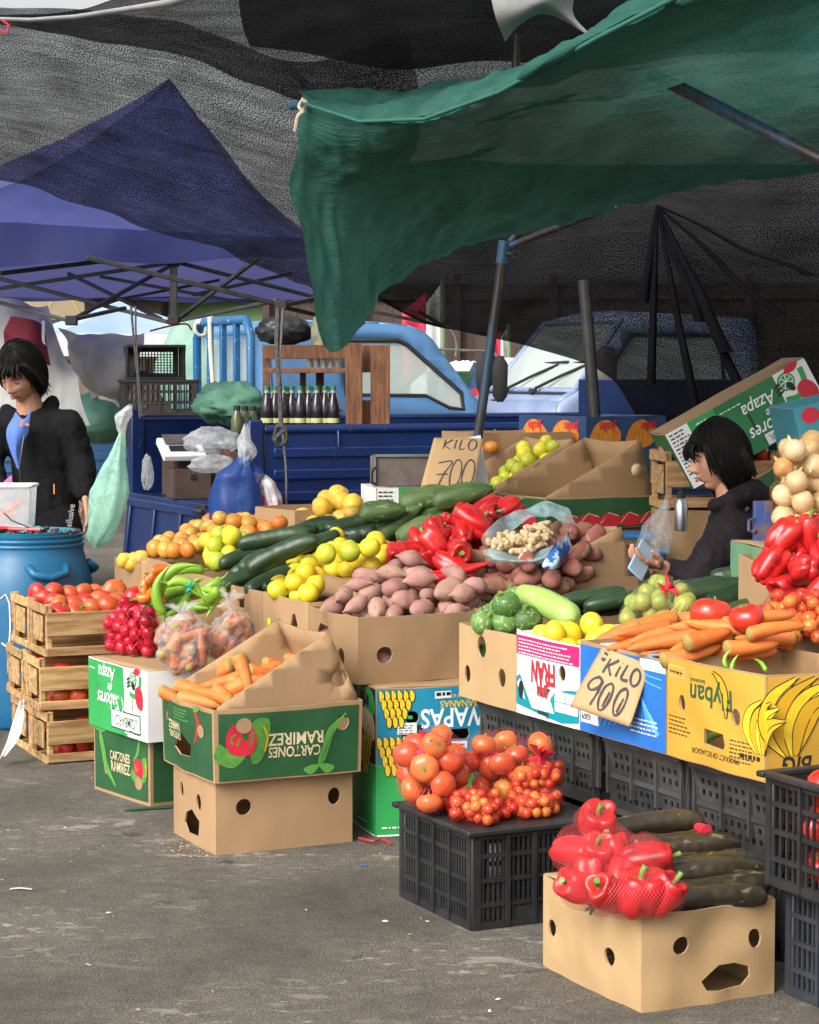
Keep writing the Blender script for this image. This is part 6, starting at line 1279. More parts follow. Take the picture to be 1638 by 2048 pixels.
# ------------------------------------------------------------------ dropping items into heaps
def plane(a, b_, c):
    a, b_, c = (P(*q) if isinstance(q, tuple) else q for q in (a, b_, c)); n = (b_ - a).cross(c - a).normalized()
    if n.z < 0: n = -n
    return a, n
def onpl(px, py, pl):
    d = ray(px, py); o = V((0, 0, CH)); return o + d * ((pl[0] - o).dot(pl[1]) / d.dot(pl[1]))
ALLSPH = {}
def heap(kind, n, poly, pl, label, cat, group, axis=None, jit=.4, tilt=.25, seed=1, sc=(.92, 1.08), sink=0.0, cand=36, keep=None, spin=True, upright=False, zmin=None, sq=.93, flip=.5, bowl=0):
    """drop n items onto the sloping surface pl inside poly (picture outline projected on pl); each settles on those below it"""
    rng = random.Random(seed); w_ = [onpl(*q, pl) for q in poly]; xy = [(p.x, p.y) for p in w_]; lo = pl[2] if len(pl) > 2 else 0
    mx_, my_ = sum(p[0] for p in xy) / len(xy), sum(p[1] for p in xy) / len(xy); xy = [(mx_ + (p[0] - mx_) * .96, my_ + (p[1] - my_) * .93) for p in xy]
    a0, nn = pl[0] - V((0, 0, lo)), pl[1]; fz = lambda x, y: a0.z - (nn.x * (x - a0.x) + nn.y * (y - a0.y)) / nn.z
    cx, cy = sum(p[0] for p in xy) / len(xy), sum(p[1] for p in xy) / len(xy)
    x0, x1 = min(p[0] for p in xy), max(p[0] for p in xy); y0, y1 = min(p[1] for p in xy), max(p[1] for p in xy)
    S_ = np.array(keep, dtype=float).reshape(-1, 4) if keep is not None and len(keep) else np.zeros((0, 4)); out = []
    for it in range(n):
        best = None
        for c in range(cand):
            x, y = rng.uniform(x0, x1), rng.uniform(y0, y1)
            if not inpoly(x, y, xy): continue
            s = rng.uniform(*sc)
            if axis is not None:
                d = V(axis); d = MX.Rotation(rng.gauss(0, jit), 3, 'Z') @ d
                if rng.random() < flip: d = -d
                d = (d - nn * d.dot(nn)).normalized(); d = (d + nn * rng.gauss(0, tilt)).normalized()
                ups = nn; yv = ups.cross(d).normalized(); zv = d.cross(yv); m3 = MX((d, yv, zv)).transposed()
                if spin: m3 = m3 @ MX.Rotation(rng.uniform(0, 6.28), 3, 'X')
                rot = m3.to_quaternion()
            elif upright:
                rot = (MX.Rotation(rng.gauss(0, tilt), 3, 'X') @ MX.Rotation(rng.gauss(0, tilt), 3, 'Y') @ MX.Rotation(rng.uniform(0, 6.28), 3, 'Z')).to_quaternion()
            else:
                rot = MX.Rotation(rng.uniform(0, 6.28), 3, V((rng.gauss(0, 1), rng.gauss(0, 1), rng.gauss(0, 1))).normalized()).to_quaternion()
            sp = [(rot @ V((o_ * s, 0, 0)), r_ * s) for o_, r_ in kind.ch]; z = -9
            for off, r_ in sp:
                px, py = x + off.x, y + off.y; z = max(z, fz(px, py) + r_ - sink - off.z)
                if len(S_):
                    dd = (S_[:, 0] - px) ** 2 + (S_[:, 1] - py) ** 2; R_ = (S_[:, 3] + r_) * sq; k_ = dd < R_ * R_
                    if k_.any(): z = max(z, float((S_[k_, 2] + np.sqrt(R_[k_] ** 2 - dd[k_])).max()) - off.z)
            cost = z - fz(x, y) + bowl * ((x - cx) ** 2 + (y - cy) ** 2)
            if best is None or cost < best[0]: best = (cost, x, y, z, rot, s, sp)
        if best is None: continue
        _, x, y, z, rot, s, sp = best
        S_ = np.vstack([S_, [[x + o_.x, y + o_.y, z + o_.z, r_] for o_, r_ in sp]])
        out.append(kind.put((x, y, z), rot, s, label, cat, group, rng))
    ALLSPH[label] = S_; return S_
def fixed(kind, px, py, Y, dpx, label, cat, group=None, sc=1, v=0, roll=0, dY=0, up=None):
    """one item at a picture place; dpx = its long axis direction in the picture, dY its change in depth"""
    c = P(px, py, Y); e = P(px + dpx[0], py + dpx[1], Y + dY); d = (e - c).normalized(); u = V(up or (0, -.6, .8)); yv = u.cross(d).normalized(); zv = d.cross(yv)
    m3 = MX((d, yv, zv)).transposed() @ MX.Rotation(roll, 3, 'X'); return kind.put(c, m3.to_quaternion(), sc, label, cat, group, random.Random(int(px + py)), v)
def upr(kind, px, py, Y, axis, label, cat, group=None, sc=1, v=0, spin=0):
    """one round item whose stem points along world vector axis"""
    q = V(axis).normalized().to_track_quat('Z', 'Y') @ MX.Rotation(spin, 3, 'Z').to_quaternion(); return kind.put(P(px, py, Y), q, sc, label, cat, group, random.Random(int(px)), v)
def ballfill(kind, c, rad, n, label, cat, group, seed=1, sc=(.85, 1), zmin=None, mind=.042, axis=None):
    """goods packed in a rounded bag: spread through an ellipsoid, long ones turned along its wall"""
    rng = random.Random(seed); out = []; S_ = []; tries = 0
    while len(out) < n and tries < 4000:
        tries += 1; d = V((rng.gauss(0, 1), rng.gauss(0, 1), rng.gauss(0, 1))).normalized(); k = rng.uniform(.45, .92) if len(out) > n * .25 else rng.uniform(0, .5)
        p = V((d.x * rad[0], d.y * rad[1], d.z * rad[2])) * k + V(c)
        if zmin is not None: p.z = max(p.z, zmin + kind.ch[0][1] * .9)
        if any((p - q).length < mind for q in out): continue
        t_ = V((rng.gauss(0, 1), rng.gauss(0, 1), rng.gauss(0, 1))) if axis is None else V(axis) + V((rng.gauss(0, .5), rng.gauss(0, .5), rng.gauss(0, .5))); t_ = (t_ - d * t_.dot(d) * .85).normalized()
        rot = t_.to_track_quat('X', 'Z'); s = rng.uniform(*sc); kind.put(p, rot, s, label, cat, group, rng); out.append(p)
        for o_, r_ in kind.ch: q = p + rot @ V((o_ * s, 0, 0)); S_.append([q.x, q.y, q.z, r_ * s])
    return np.array(S_)
def hullbag(name, label, S_, mat, cat='bag', infl=.004, wr=.012, group=None, neck=None, neckmat=None, nu=56, nv=36, base=None, uvs=(1, 1), tuft=.035, wf=5):
    S_ = np.array(S_); c = S_[:, :3].mean(0); rg_ = np.random.RandomState(3); N = rg_.normal(size=(700, 3)); N /= np.linalg.norm(N, axis=1)[:, None]
    h = ((S_[:, :3] - c) @ N.T + (S_[:, 3] + infl)[:, None]).max(0)
    m = MB(); uv = []
    for j in range(nv + 1):
        b_ = -pi / 2 + pi * j / nv
        for i in range(nu + 1):
            a = 2 * pi * i / nu; d = np.array([cos(a) * cos(b_), sin(a) * cos(b_), sin(b_)]); k = N @ d; ok = k > .08; r_ = float((h[ok] / k[ok]).min())
            # between the hull and the goods themselves
            rel = S_[:, :3] - c; pr = rel @ d; perp = (rel ** 2).sum(1) - pr ** 2; q = (S_[:, 3] + infl) ** 2 - perp; hit = q > 0
            r2 = float((pr[hit] + np.sqrt(q[hit])).max()) if hit.any() else r_ * .85
            r_ = max(min(r_, r2 + .02), r_ * .8) + wr * NZ.noise(V(d * wf)); m.v.append(tuple(c + d * r_)); uv.append((i / nu * uvs[0] * max(.05, 1), j / nv * uvs[1]))
    w_ = nu + 1
    for j in range(nv):
        for i in range(nu): m.f.append([j * w_ + i, j * w_ + i + 1, (j + 1) * w_ + i + 1, (j + 1) * w_ + i]); m.m.append(0)
    m.uv = uv; o = m.obj(name, mat, smooth=180); tag(o, label, cat, group)
    if neck is not None:
        p0, p1 = V(neck[0]), V(neck[1]); m = MB(); ax = (p1 - p0); L_ = ax.length; ax.normalize(); xx = ax.orthogonal().normalized(); yy = ax.cross(xx)
        def f(u, v):
            a = 2 * pi * u; rr = float(np.interp(v, [0, .3, .45, .6, 1], [tuft, tuft * .35, tuft * .22, tuft * .45, tuft * 1.1])) * (1 + .35 * sin(a * 6 + v * 3) * (.4 + v)); return p0 + ax * L_ * (v + .12 * sin(a * 3) * v) + xx * cos(a) * rr + yy * sin(a) * rr * .7
        m.grid(f, 36, 14, closed=True); m.obj('tied_neck', neckmat or mat, o, smooth=180)
    return o
AX_V, AX_U = V((.9, .44, 0)), V((.44, -.9, 0))
# ---- carrots in the green carton
pl = plane((350, 1398, 7.72), (440, 1425, 7.42), (600, 1340, 7.75))
SPc = heap(kCAR, 34, [(340, 1394), (438, 1420), (520, 1390), (640, 1328), (590, 1322), (480, 1340)], (pl[0], pl[1], .045), 'orange carrot heaped in the green printed carton', 'carrot', 'carrots in the green carton', (.7, .5, 0), .55, .2, 5, flip=.35)
for k, (x, y, d, Y) in enumerate(((395, 1384, (46, 14), 7.5), (436, 1366, (-54, 15), 7.55), (450, 1390, (-36, 20), 7.44), (540, 1350, (40, 9), 7.6), (545, 1378, (-42, 7), 7.5), (452, 1334, (-18, 8), 7.75), (605, 1338, (30, -5), 7.7), (575, 1332, (34, 6), 7.75), (400, 1404, (40, 8), 7.44), (462, 1402, (10, 8), 7.4), (500, 1400, (34, -6), 7.42), (430, 1346, (-30, 16), 7.75), (520, 1362, (40, 6), 7.55), (370, 1396, (30, 10), 7.56))): fixed(kCAR, x, y, Y, d, 'orange carrot on top of the heap in green carton', 'carrot', 'carrots on top of the green carton', sc=1.12, v=k, dY=-.03 + .02 * (k % 4), roll=k)
fixed(kCAR, 487, 1352, 7.42, (16, 50), 'carrot standing steeply at the middle of the green carton heap', 'carrot', sc=1.05, v=0, dY=-.03)
fixed(kCAR, 420, 1392, 7.42, (-40, -12), 'carrot with its cut crown facing front at the left of green carton', 'carrot', sc=1.05, v=1, dY=.05)
# ---- bagged goods on the white carton
lbz = .252 + .268
plb = (V((0, 0, lbz + .004)), V((0, 0, 1)))
q = P(364, 1280, 8.0); q.z = lbz + .098; Sb = ballfill(kCAR, q, (.095, .085, .095), 22, 'orange carrot inside the front clear plastic bag', 'carrot', 'carrots in the front clear bag', 3, (.75, .9), lbz + .004, axis=(.5, 0, .5))
hullbag('plastic_bag', 'clear tied plastic bag of carrots in front on the white carton', Sb, FILM, neck=(P(364, 1238, 7.98), P(362, 1208, 7.98)), neckmat=FILMV, tuft=.045)
q = P(456, 1262, 8.15); q.z = lbz + .098; Sb = ballfill(kCAR, q, (.08, .08, .098), 18, 'orange carrot inside the rear clear plastic bag', 'carrot', 'carrots in the rear clear bag', 9, (.75, .9), lbz + .004, axis=(.4, 0, .8))
hullbag('plastic_bag', 'clear tied plastic bag of carrots at rear beside the kraft lemon box', Sb, FILM, neck=(P(456, 1215, 8.12), P(462, 1184, 8.12)), neckmat=FILMV, tuft=.04)
Sr = heap(kRAD, 78, [(216, 1304), (298, 1318), (318, 1298), (236, 1284)], plb, 'small dark red round pepper in the net on the white carton', 'pepper', 'small red peppers in the net', seed=4, cand=14)
NETR = netting('red_netting', (.55, .01, .04), .014, .08)
hullbag('net_bag', 'red net of small dark red peppers on the white carton', Sr, NETR, neck=(P(268, 1212, 8.25), P(290, 1190, 8.3)), uvs=(.9, .4), wr=.004)
# chillies on a support behind
plc = plane((330, 1228, 8.25), (430, 1228, 8.15), (390, 1160, 8.4)); 
Sg = heap(kGCH, 16, [(330, 1215), (420, 1222), (440, 1195), (360, 1165), (325, 1180)], (plc[0], plc[1], .04), 'pale green chili pepper piled behind the carrot bags', 'chili', 'green chilies behind the carrot bags', (.4, -.5, .4), .7, .3, 8, sc=(1.1, 1.3))
fixed(kGCH, 358, 1160, 8.2, (30, -22), 'long curved pale green chili arching over the pile', 'chili', sc=1.5, v=0, dY=0, up=(0, -1, .1)); fixed(kGCH, 335, 1180, 8.15, (6, -40), 'upright curved pale green chili at the left of pile', 'chili', sc=1.4, v=0, up=(0, -1, .1)); fixed(kGCH, 372, 1185, 8.1, (40, 20), 'curved pale green chili crossing the front of the pile', 'chili', sc=1.3, v=0, up=(0, -1, .1))
m = MB(); p = P(382, 1176, 8.08); rr = random.Random(5)
for k in range(9): q_ = V((rr.gauss(0, 1), rr.gauss(0, .4), rr.gauss(0, 1))).normalized(); m.tube([p, p + q_ * .015 + V((0, 0, .004)), p + q_ * .032], [.007, .005, .001], 5, flat=.4)
tag(m.obj('knotted_tag', pm('teal_net', (.01, .4, .3), rough=.5), smooth=180), 'teal net knot tied among the green chilies', 'knot')
for k, (x, y, a) in enumerate(((298, 1168, (14, -30)), (310, 1152, (20, -16)), (294, 1190, (22, -8)), (312, 1196, (20, 10)), (325, 1140, (18, -4)))): fixed(kOCH, x, y, 8.2, a, 'orange chili pepper beside the green chilies', 'chili', 'orange chilies', sc=1.05, v=k)
lump('cardboard_pad', 'kraft cardboard pad propping up the chilies behind the bags', 'cardboard', P(392, 1268, 8.65), (.15, .12, .12), CB, 3, .05, 2, .02)
# ---- wooden crates of tomatoes
for i, wc_ in enumerate(WCR):
    lev, col = divmod(i, 2); c = wc_.location; 
    pts = lambda e, f: [V((c.x, c.y, 0)) + wv * (a * .215) + wu * (b_ * .115) for a, b_ in ((-1, -1), (1, -1), (1, 1), (-1, 1))]
    zt = c.z + (.175 if lev == 2 else .09); nm_ = ('bottom', 'middle', 'top')[lev] + (' front' if col == 0 else ' rear')
    rng = random.Random(i); sph = []
    rows_ = ((-.078, 6), (0, 6), (.078, 6)) if lev == 2 else ((-.085, 5),)
    for (yy, n_) in rows_:
        for k in range(n_):
            x = (-.2 + .4 * (k + .5) / n_) + rng.uniform(-.01, .01)
            for z in ((zt, ) if lev == 2 else (c.z + .052, c.z + .132)):
                q = V((c.x, c.y, 0)) + wv * x + wu * (yy + rng.uniform(-.008, .008)); kTOM.put((q.x, q.y, z + rng.uniform(-.012, .02) + (.02 if lev == 2 and yy == 0 else 0)), (MX.Rotation(rng.uniform(0, 6.3), 3, 'Z') @ MX.Rotation(rng.uniform(.3, 2.8), 3, 'X')).to_quaternion(), rng.uniform(1.02, 1.2), 'red tomato in the %s wooden crate' % nm_, 'tomato', 'tomatoes in the %s wooden crate' % nm_, rng)
    if col == 1 and lev == 2: pass
# ---- front sweet potatoes
pl = plane((640, 1218, 7.95), (950, 1226, 7.85), (800, 1150, 8.25))
heap(kSWP, 62, [(650, 1214), (720, 1232), (955, 1222), (962, 1204), (900, 1165), (800, 1150), (735, 1165), (715, 1192)], (pl[0], pl[1], .075), 'pale pink sweet potato heaped in the front kraft box', 'sweet potato', 'pale sweet potatoes in the front box', (.8, .3, 0), .8, .25, 11, sc=(.78, .98))
# ---- lemons and limes left of them
pl = plane((535, 1200, 8.35), (630, 1205, 8.0), (760, 1110, 8.6))
heap(kLEM, 42, [(538, 1192), (620, 1202), (640, 1165), (770, 1140), (780, 1105), (650, 1108), (590, 1140)], (pl[0], pl[1], .02), 'yellow lemon heaped between cucumbers and sweet potatoes', 'lemon', 'lemons in the front heap', seed=12, sc=(1.02, 1.16))
for k, (x, y) in enumerate(((556, 1180), (652, 1108), (700, 1104), (740, 1095), (600, 1192))): upr(kLIM, x, y, 8.25, (.5, -.5, .3 * k - .5), 'green yellow lime among the front lemons', 'lime', 'limes among the front lemons', 1.2, k)
# ---- cucumbers
pl = plane((455, 1160, 8.6), (600, 1175, 8.25), (700, 1045, 9.2))
heap(kCUC, 9, [(470, 1150), (590, 1168), (640, 1120), (600, 1090), (500, 1110)], (pl[0], pl[1], .07), 'dark green cucumber at the front of left cucumber heap', 'cucumber', 'cucumbers at the front of the heap', (.75, .35, .1), .18, .06, 14, flip=.3)
heap(kCUC, 10, [(510, 1100), (640, 1112), (740, 1070), (740, 1048), (600, 1060)], (pl[0], pl[1], .03), 'dark green cucumber at the back of left cucumber heap', 'cucumber', 'cucumbers at the back of the heap', (.8, .3, .1), .2, .06, 15, flip=.3)
fixed(kCUC, 566, 1110, 8.4, (60, -26), 'longest curved cucumber on top of the left heap', 'cucumber', sc=1.25, v=0); fixed(kCUC, 548, 1078, 8.7, (60, -10), 'cucumber lying level along the top left of the heap', 'cucumber', sc=1.05, v=2)
# ---- marrows
pl = plane((735, 1055, 9.0), (960, 1065, 8.8), (930, 985, 9.3))
heap(kSQU, 7, [(740, 1050), (860, 1065), (900, 1040), (900, 1010), (760, 1020)], (pl[0], pl[1], .08), 'mottled green marrow in the heap behind the cucumbers', 'marrow', 'marrows behind the cucumbers', (.8, .3, .2), .35, .15, 16)
for k, (x, y, d, s) in enumerate(((765, 1025, (40, -3), 1.0), (800, 1045, (34, -26), 1.0), (858, 1000, (50, -10), 1.25), (925, 992, (50, -12), 1.15), (895, 1045, (50, -20), 1.15), (880, 1012, (44, -28), 1.0), (838, 1060, (40, -22), 1.05))): fixed(kSQU, x, y, 8.85 + .05 * (k % 3), d, 'large mottled marrow lying on top of the marrow heap', 'marrow', 'large marrows on top', sc=s, v=k)
# ---- red bell peppers
pl = plane((775, 1112, 8.5), (960, 1140, 8.25), (1010, 1000, 8.95))
heap(kPEP, 16, [(790, 1120), (930, 1140), (970, 1080), (990, 1020), (930, 1030), (860, 1070)], (pl[0], pl[1], .03), 'shiny red bell pepper in the heap below the marrows', 'bell pepper', 'red bell peppers in the middle heap', seed=17, sc=(1, 1.15))
for k, (x, y, ax, s, Y) in enumerate(((793, 1108, (.2, -.9, -.5), 1.05, 8.35), (917, 1102, (.1, -1, -.1), 1.2, 8.3), (868, 1085, (-.7, .2, .6), 1.2, 8.4), (945, 1045, (-.6, .3, .5), 1.25, 8.5), (968, 1022, (.7, .3, .5), 1.15, 8.75), (1015, 1020, (.7, .2, .6), 1.15, 8.7), (870, 1062, (-.3, .2, .9), 1.0, 8.5), (900, 1130, (.6, -.3, -.4), 1.05, 8.25))): upr(kPEP, x, y, Y, ax, 'large red bell pepper on top of the middle heap', 'bell pepper', 'large red bell peppers on top', s, k, k)
for k, (x, y, d) in enumerate(((905, 1152, (60, -2)), (880, 1162, (50, 16)), (940, 1138, (46, -14)))): kk = rev('red_chili', PEP, .16, sm([0, .03, .15, .5, .85, 1], [.005, .018, .024, .02, .009, .001]), 12, 16, k, .1, 3, .06); Kind([kk], []).put(P(x, y, 8.1), (V(P(x + d[0], y + d[1], 8.1)) - P(x, y, 8.1)).to_track_quat('X', 'Z'), 1, 'long red chili at the lower edge of bell peppers', 'chili', 'long red chilies', random.Random(1))
# ---- mandarins, limes, yellow fruit
pl = plane((300, 1100, 9.7), (430, 1095, 9.3), (560, 1050, 9.9))
heap(kMAN, 62, [(292, 1104), (370, 1112), (440, 1075), (570, 1066), (590, 1046), (500, 1036), (420, 1038), (330, 1080)], (pl[0], pl[1], .03), 'orange mandarin heaped at the left back of the stall', 'mandarin', 'mandarins in the left heap', seed=18, sc=(1.05, 1.2))
for k, (x, y) in enumerate(((440, 1036), (498, 1046), (468, 1042))): upr(kMAN, x, y, 9.75, (.3, -.4, .8), 'mandarin topping the left mandarin heap', 'mandarin', 'mandarins topping the heap', 1.05, k)
pl = plane((385, 1120, 9.15), (460, 1115, 8.9), (490, 1070, 9.2))
heap(kLIM, 15, [(395, 1122), (440, 1125), (470, 1095), (500, 1075), (470, 1068), (415, 1090)], (pl[0], pl[1], .045), 'yellow green lime between mandarins and cucumbers', 'lime', 'limes beside the mandarins', seed=19, sc=(1.05, 1.2))
for k, (x, y) in enumerate(((250, 1118), (270, 1116), (283, 1113), (262, 1124))): upr(kMNG, x, y + 3, 9.75, (0, .3, 1), 'yellow fruit in the last left box', 'yellow fruit', 'yellow fruit in the last box', .9, k)
pl = plane((585, 1050, 9.8), (715, 1035, 9.5), (650, 1005, 10.0))
bx = cbox('kraft box of yellow fruit with slanting rim before the navy truck', P(590, 1098, 9.65) , 33, .40, .36, .17, CB, seed=71)
heap(kMNG, 13, [(590, 1046), (640, 1058), (710, 1032), (720, 1018), (650, 1006)], (pl[0], pl[1], .05), 'speckled yellow fruit in the slanting kraft box', 'yellow fruit', 'yellow fruit in the slanting box', seed=20, sc=(1.05, 1.25))
for k, (x, y) in enumerate(((704, 1026), (560, 1045), (660, 1042))): upr(kMAN, x, y, 9.45, (.2, -.2, .9), 'mandarin lying against the slanting yellow fruit box', 'mandarin', 'mandarins against the slanting box', 1.0, k)
# ---- reddish potatoes in the cut box
def dispbox(label, corner, yaw, L, W, H, h, ap, mat=None, seed=0, holes=(), art=None, mat2=None, ap1=None):
    b_ = cbox(label, corner, yaw, L, W, H, mat or CB, seed=seed, bulge=.01)
    raised(b_.o, 'raised_back', L, W - .02, H, h, ap, ap if ap1 is None else ap1, mat2 or CB, holes, seed=seed); return b_
rp = dispbox('cut kraft box of reddish potatoes beside the ginger bag', P(1046, 1216, 8.1), 24, .49, .5, .10, .19, .075, seed=81)
pl = plane((945, 1165, 8.35), (1060, 1200, 8.05), (1180, 1105, 8.4))
heap(kRSP, 54, [(945, 1160), (1050, 1196), (1120, 1190), (1205, 1120), (1180, 1100), (1080, 1125), (960, 1130)], (pl[0], pl[1], .03), 'reddish rough potato in the cut kraft box', 'potato', 'reddish potatoes in the cut box', (.8, .3, .1), .9, .3, 21)
pl = plane((985, 1095, 8.15), (1085, 1105, 8.1), (1080, 1050, 8.35))
Sg = heap(kGIN, 20, [(980, 1090), (1060, 1110), (1100, 1085), (1110, 1050), (1070, 1040), (1040, 1075), (1000, 1065)], (pl[0], pl[1], .02), 'knobbly beige ginger root in the open bag', 'ginger', 'ginger roots in the bag', (.7, .4, .2), 1.2, .4, 22, sc=(.8, 1.05))
gb = [S([(972, 1062, 8.3), (1010, 1030, 8.5), (1075, 1010, 8.6), (1128, 1012, 8.55), (1152, 1048, 8.4)]), S([(968, 1090, 8.15), (1010, 1070, 8.4), (1070, 1035, 8.5), (1112, 1035, 8.45), (1140, 1070, 8.25)]),
      S([(968, 1098, 8.08), (1010, 1100, 8.18), (1060, 1108, 8.15), (1100, 1092, 8.15), (1134, 1092, 8.18)]), S([(970, 1112, 8.06), (1005, 1118, 8.04), (1060, 1120, 8.02), (1105, 1108, 8.04), (1130, 1105, 8.15)]), S([(985, 1120, 8.1), (1020, 1128, 8.06), (1070, 1130, 8.06), (1110, 1120, 8.08), (1130, 1115, 8.18)])]
gb = gb[:2] + gb[2:]
sheet('plastic_bag', gb[:2], 30, 12, FILMP, wr=[((14, 14, 14), .02)], label='open pale aqua bag, its raised back edge behind the ginger', cat='bag')
sheet('plastic_bag', gb[2:], 30, 14, FILMP, wr=[((14, 14, 14), .018)], label='open pale aqua bag, its front lip below the ginger', cat='bag')
sheet('plastic_bag', [S([(1112, 1085, 8.05), (1128, 1075, 8.1), (1140, 1062, 8.2)]), S([(1085, 1128, 8.0), (1115, 1118, 8.02), (1136, 1100, 8.15)]), S([(1090, 1136, 8.0), (1110, 1134, 8.02), (1130, 1120, 8.15)])], 14, 14, pm('blue_white_bag', (.02, .1, .35), (.5, .65, .7), 14, .4, .4, 40, lo=.48, hi=.54), wr=[((14, 14, 14), .02)], label='blue printed bag corner beneath the ginger', cat='bag')
# ---- empty cut boxes, lemon box and cartons behind
e1 = dispbox('empty cut kraft box in a green tray with red print behind the peppers', P(1091, 1060, 9.2), 25, .55, .5, .135, .235, .085, seed=83)
a = Art(.55, .135); a.rect(.003, .003, .547, .128, GRNB, 0)
for k in range(5): a.blob([(.06 + .1 * k, .015), (.07 + .1 * k, .055), (.11 + .1 * k, .06), (.15 + .1 * k, .05), (.15 + .1 * k, .012)], REDP, 1); a.line([(.06 + .1 * k, .02), (.1 + .1 * k, .066), (.15 + .1 * k, .05)], .004, CREAM, 2)
e1.art('F', a); a = Art(.5, .135); a.rect(.003, .003, .497, .128, GRNB, 0); a.blob([(.3, .015), (.32, .06), (.38, .062), (.42, .05), (.41, .012)], REDP, 1); e1.art('L', a)
m = MB(); pv, tr = panel(circ(0, 0, .027, 18), (), .2, False); m.add([V((.16 + x, -.25 + .0, .245 + y)) for x, y in pv], tr); m.obj('round_cutout', pm('pale_disc', (.6, .47, .3), rough=.8), e1.o, solid=.002)
e1.o.children[-1].location = (0, -.012, 0)
e2 = dispbox('cut kraft box of yellow green lemons beside the price sign', P(968, 1016, 9.75), 25, .50, .48, .07, .23, .04, seed=85)
pl = plane((985, 985, 9.9), (1040, 998, 9.7), (1100, 925, 10.0))
heap(kLIM, 26, [(978, 955), (1000, 985), (1060, 965), (1115, 905), (1090, 895), (1030, 915)], (pl[0], pl[1], .05), 'yellow green lemon in the cut kraft box by the sign', 'lemon', 'lemons in the cut box by the sign', seed=24)
for o_ in (e1, e2, rp):
    pz = o_.o.location; b_ = cbox('plain kraft box supporting a cut display box', (0, 0, 0), 25, .46, .42, pz.z - .27, CB, group='kraft boxes under the cut boxes', seed=90, lid=CB, bulge=.004); b_.o.location = (pz.x, pz.y, .262); b2_ = cbox('plain kraft box on the ground supporting a cut display box', (0, 0, 0), 25, .46, .42, .255, CB, group='kraft boxes under the cut boxes', seed=91, lid=CB); b2_.o.location = (pz.x, pz.y, 0)
e3 = cbox('kraft box behind the lemons with one orange showing', P(958, 930, 10.3), 25, .5, .4, .15, CB, seed=87); upr(kMAN, 983, 894, 10.25, (0, 0, 1), 'single orange in the kraft box behind the lemons', 'orange', None, 1.0)
js = cbox('navy banana carton with red lettering and orange bananas at the back', P(1172, 938, 10.5), 37, .52, .5, .25, NAVP, seed=89, bulge=.006)
for f, w_ in (('F', .52), ('L', .5)):
    a = Art(w_, .25); a.flip = True
    for xx in (.13, .4): a.text('Jaslin', w_ - xx, .05, .06, REDP, 4, .85, .03); 
    a.flip = False
    for xx in (.02, .25): a.blob([(xx, .13), (xx + .04, .21), (xx + .12, .23), (xx + .2, .17), (xx + .17, .11), (xx + .06, .09)], ORGP, 1); [a.curve([(xx + .03 + .03 * k, .1), (xx + .04 + .03 * k, .16), (xx + .07 + .02 * k, .215)], .005, YELD, 2) for k in range(4)]
    js.art(f, a)
# grey framed display and Sabores carton by the sign
sb = cbox('white and green printed carton between the price sign and navy truck', P(752, 1062, 9.6), 12, .42, .35, .19, WHITE, seed=93, bulge=.004)
a = Art(.42, .19); a.rect(.10, .0, .42, .19, GRNK, 0); a.lines(.01, .17, .07, 9, .017, INK, .006, 5); a.lines(.14, .17, .06, 8, .018, WINK, .006, 6); sb.art('F', a)
t = thing('display_case', 'grey topped wooden display case with metal corner left of sign', 'case', P(805, 975, 9.7), R(8)); m = MB(); m.box((0, .1, .07), (.24, .2, .13)); m.obj('body', pm('grey_brown_board', (.12, .09, .075), (.2, .17, .15), 8, .5), t, bevel=.004); m = MB(); m.box((-.125, -.005, .07), (.01, .02, .15)); m.box((0, -.005, .142), (.26, .02, .01)); m.obj('metal_edge', pm('dull_metal', (.4, .4, .4), rough=.35, metal=.8), t)
m = MB(); m.tube([P(750, 935, 9.6), P(744, 945, 9.58), P(744, 965, 9.58), P(750, 968, 9.6)], .006, 6); tag(m.obj('metal_hook', STEEL), 'small metal hook on the display case corner', 'hook')
# ---- price signs
MARK = pm('marker_ink', (.03, .025, .035), (.06, .05, .06), 60, .7)
def signboard(label, c4, Y4, strokes, Yoff=-.006, wd=.012, name='price_sign', warp=.008):
    q = [P(*a, y) for a, y in zip(c4, Y4)]; tl, tr_, br, bl_ = q
    f = lambda u, v: (tl.lerp(tr_, u)).lerp(bl_.lerp(br, u), v) + nrm * (warp * sin(3 * u + 2 * v) + .004 * NZ.noise(V((u * 3, v * 3, Y4[0]))))
    nrm = (tr_ - tl).cross(bl_ - tl).normalized(); nrm = nrm if nrm.y < 0 else -nrm
    o = thing(name, label, 'price sign', (tl + tr_ + br + bl_) / 4); inv = o.location
    m = MB(); m.grid(lambda u, v: f(u, v) - inv, 12, 12); m.obj('card', CBL, o, smooth=180, solid=.004)
    m = MB()
    for st_ in strokes:
        n = max(2, 10 * (len(st_) - 1)); ps = [cr([V((*p, 0)) for p in st_], i / n) for i in range(n + 1)]
        W3 = [f(p.x, p.y) - inv + nrm * .0035 for p in ps]; vs = []; fs = []
        for i, p in enumerate(W3):
            d = (W3[min(i + 1, n)] - W3[max(i - 1, 0)]).normalized(); s_ = d.cross(nrm) * wd / 2 * (.8 + .35 * NZ.noise(p * 40)); vs += [p + s_, p - s_]
            if i: fs.append((2 * i - 2, 2 * i - 1, 2 * i + 1, 2 * i))
        m.add(vs, fs)
    m.obj('lettering', MARK, o, smooth=0); return o
def zero(x, y, rx, ry): return [(x + rx * sin(a), y - ry * cos(a)) for a in np.linspace(.15, 6.5, 12)]
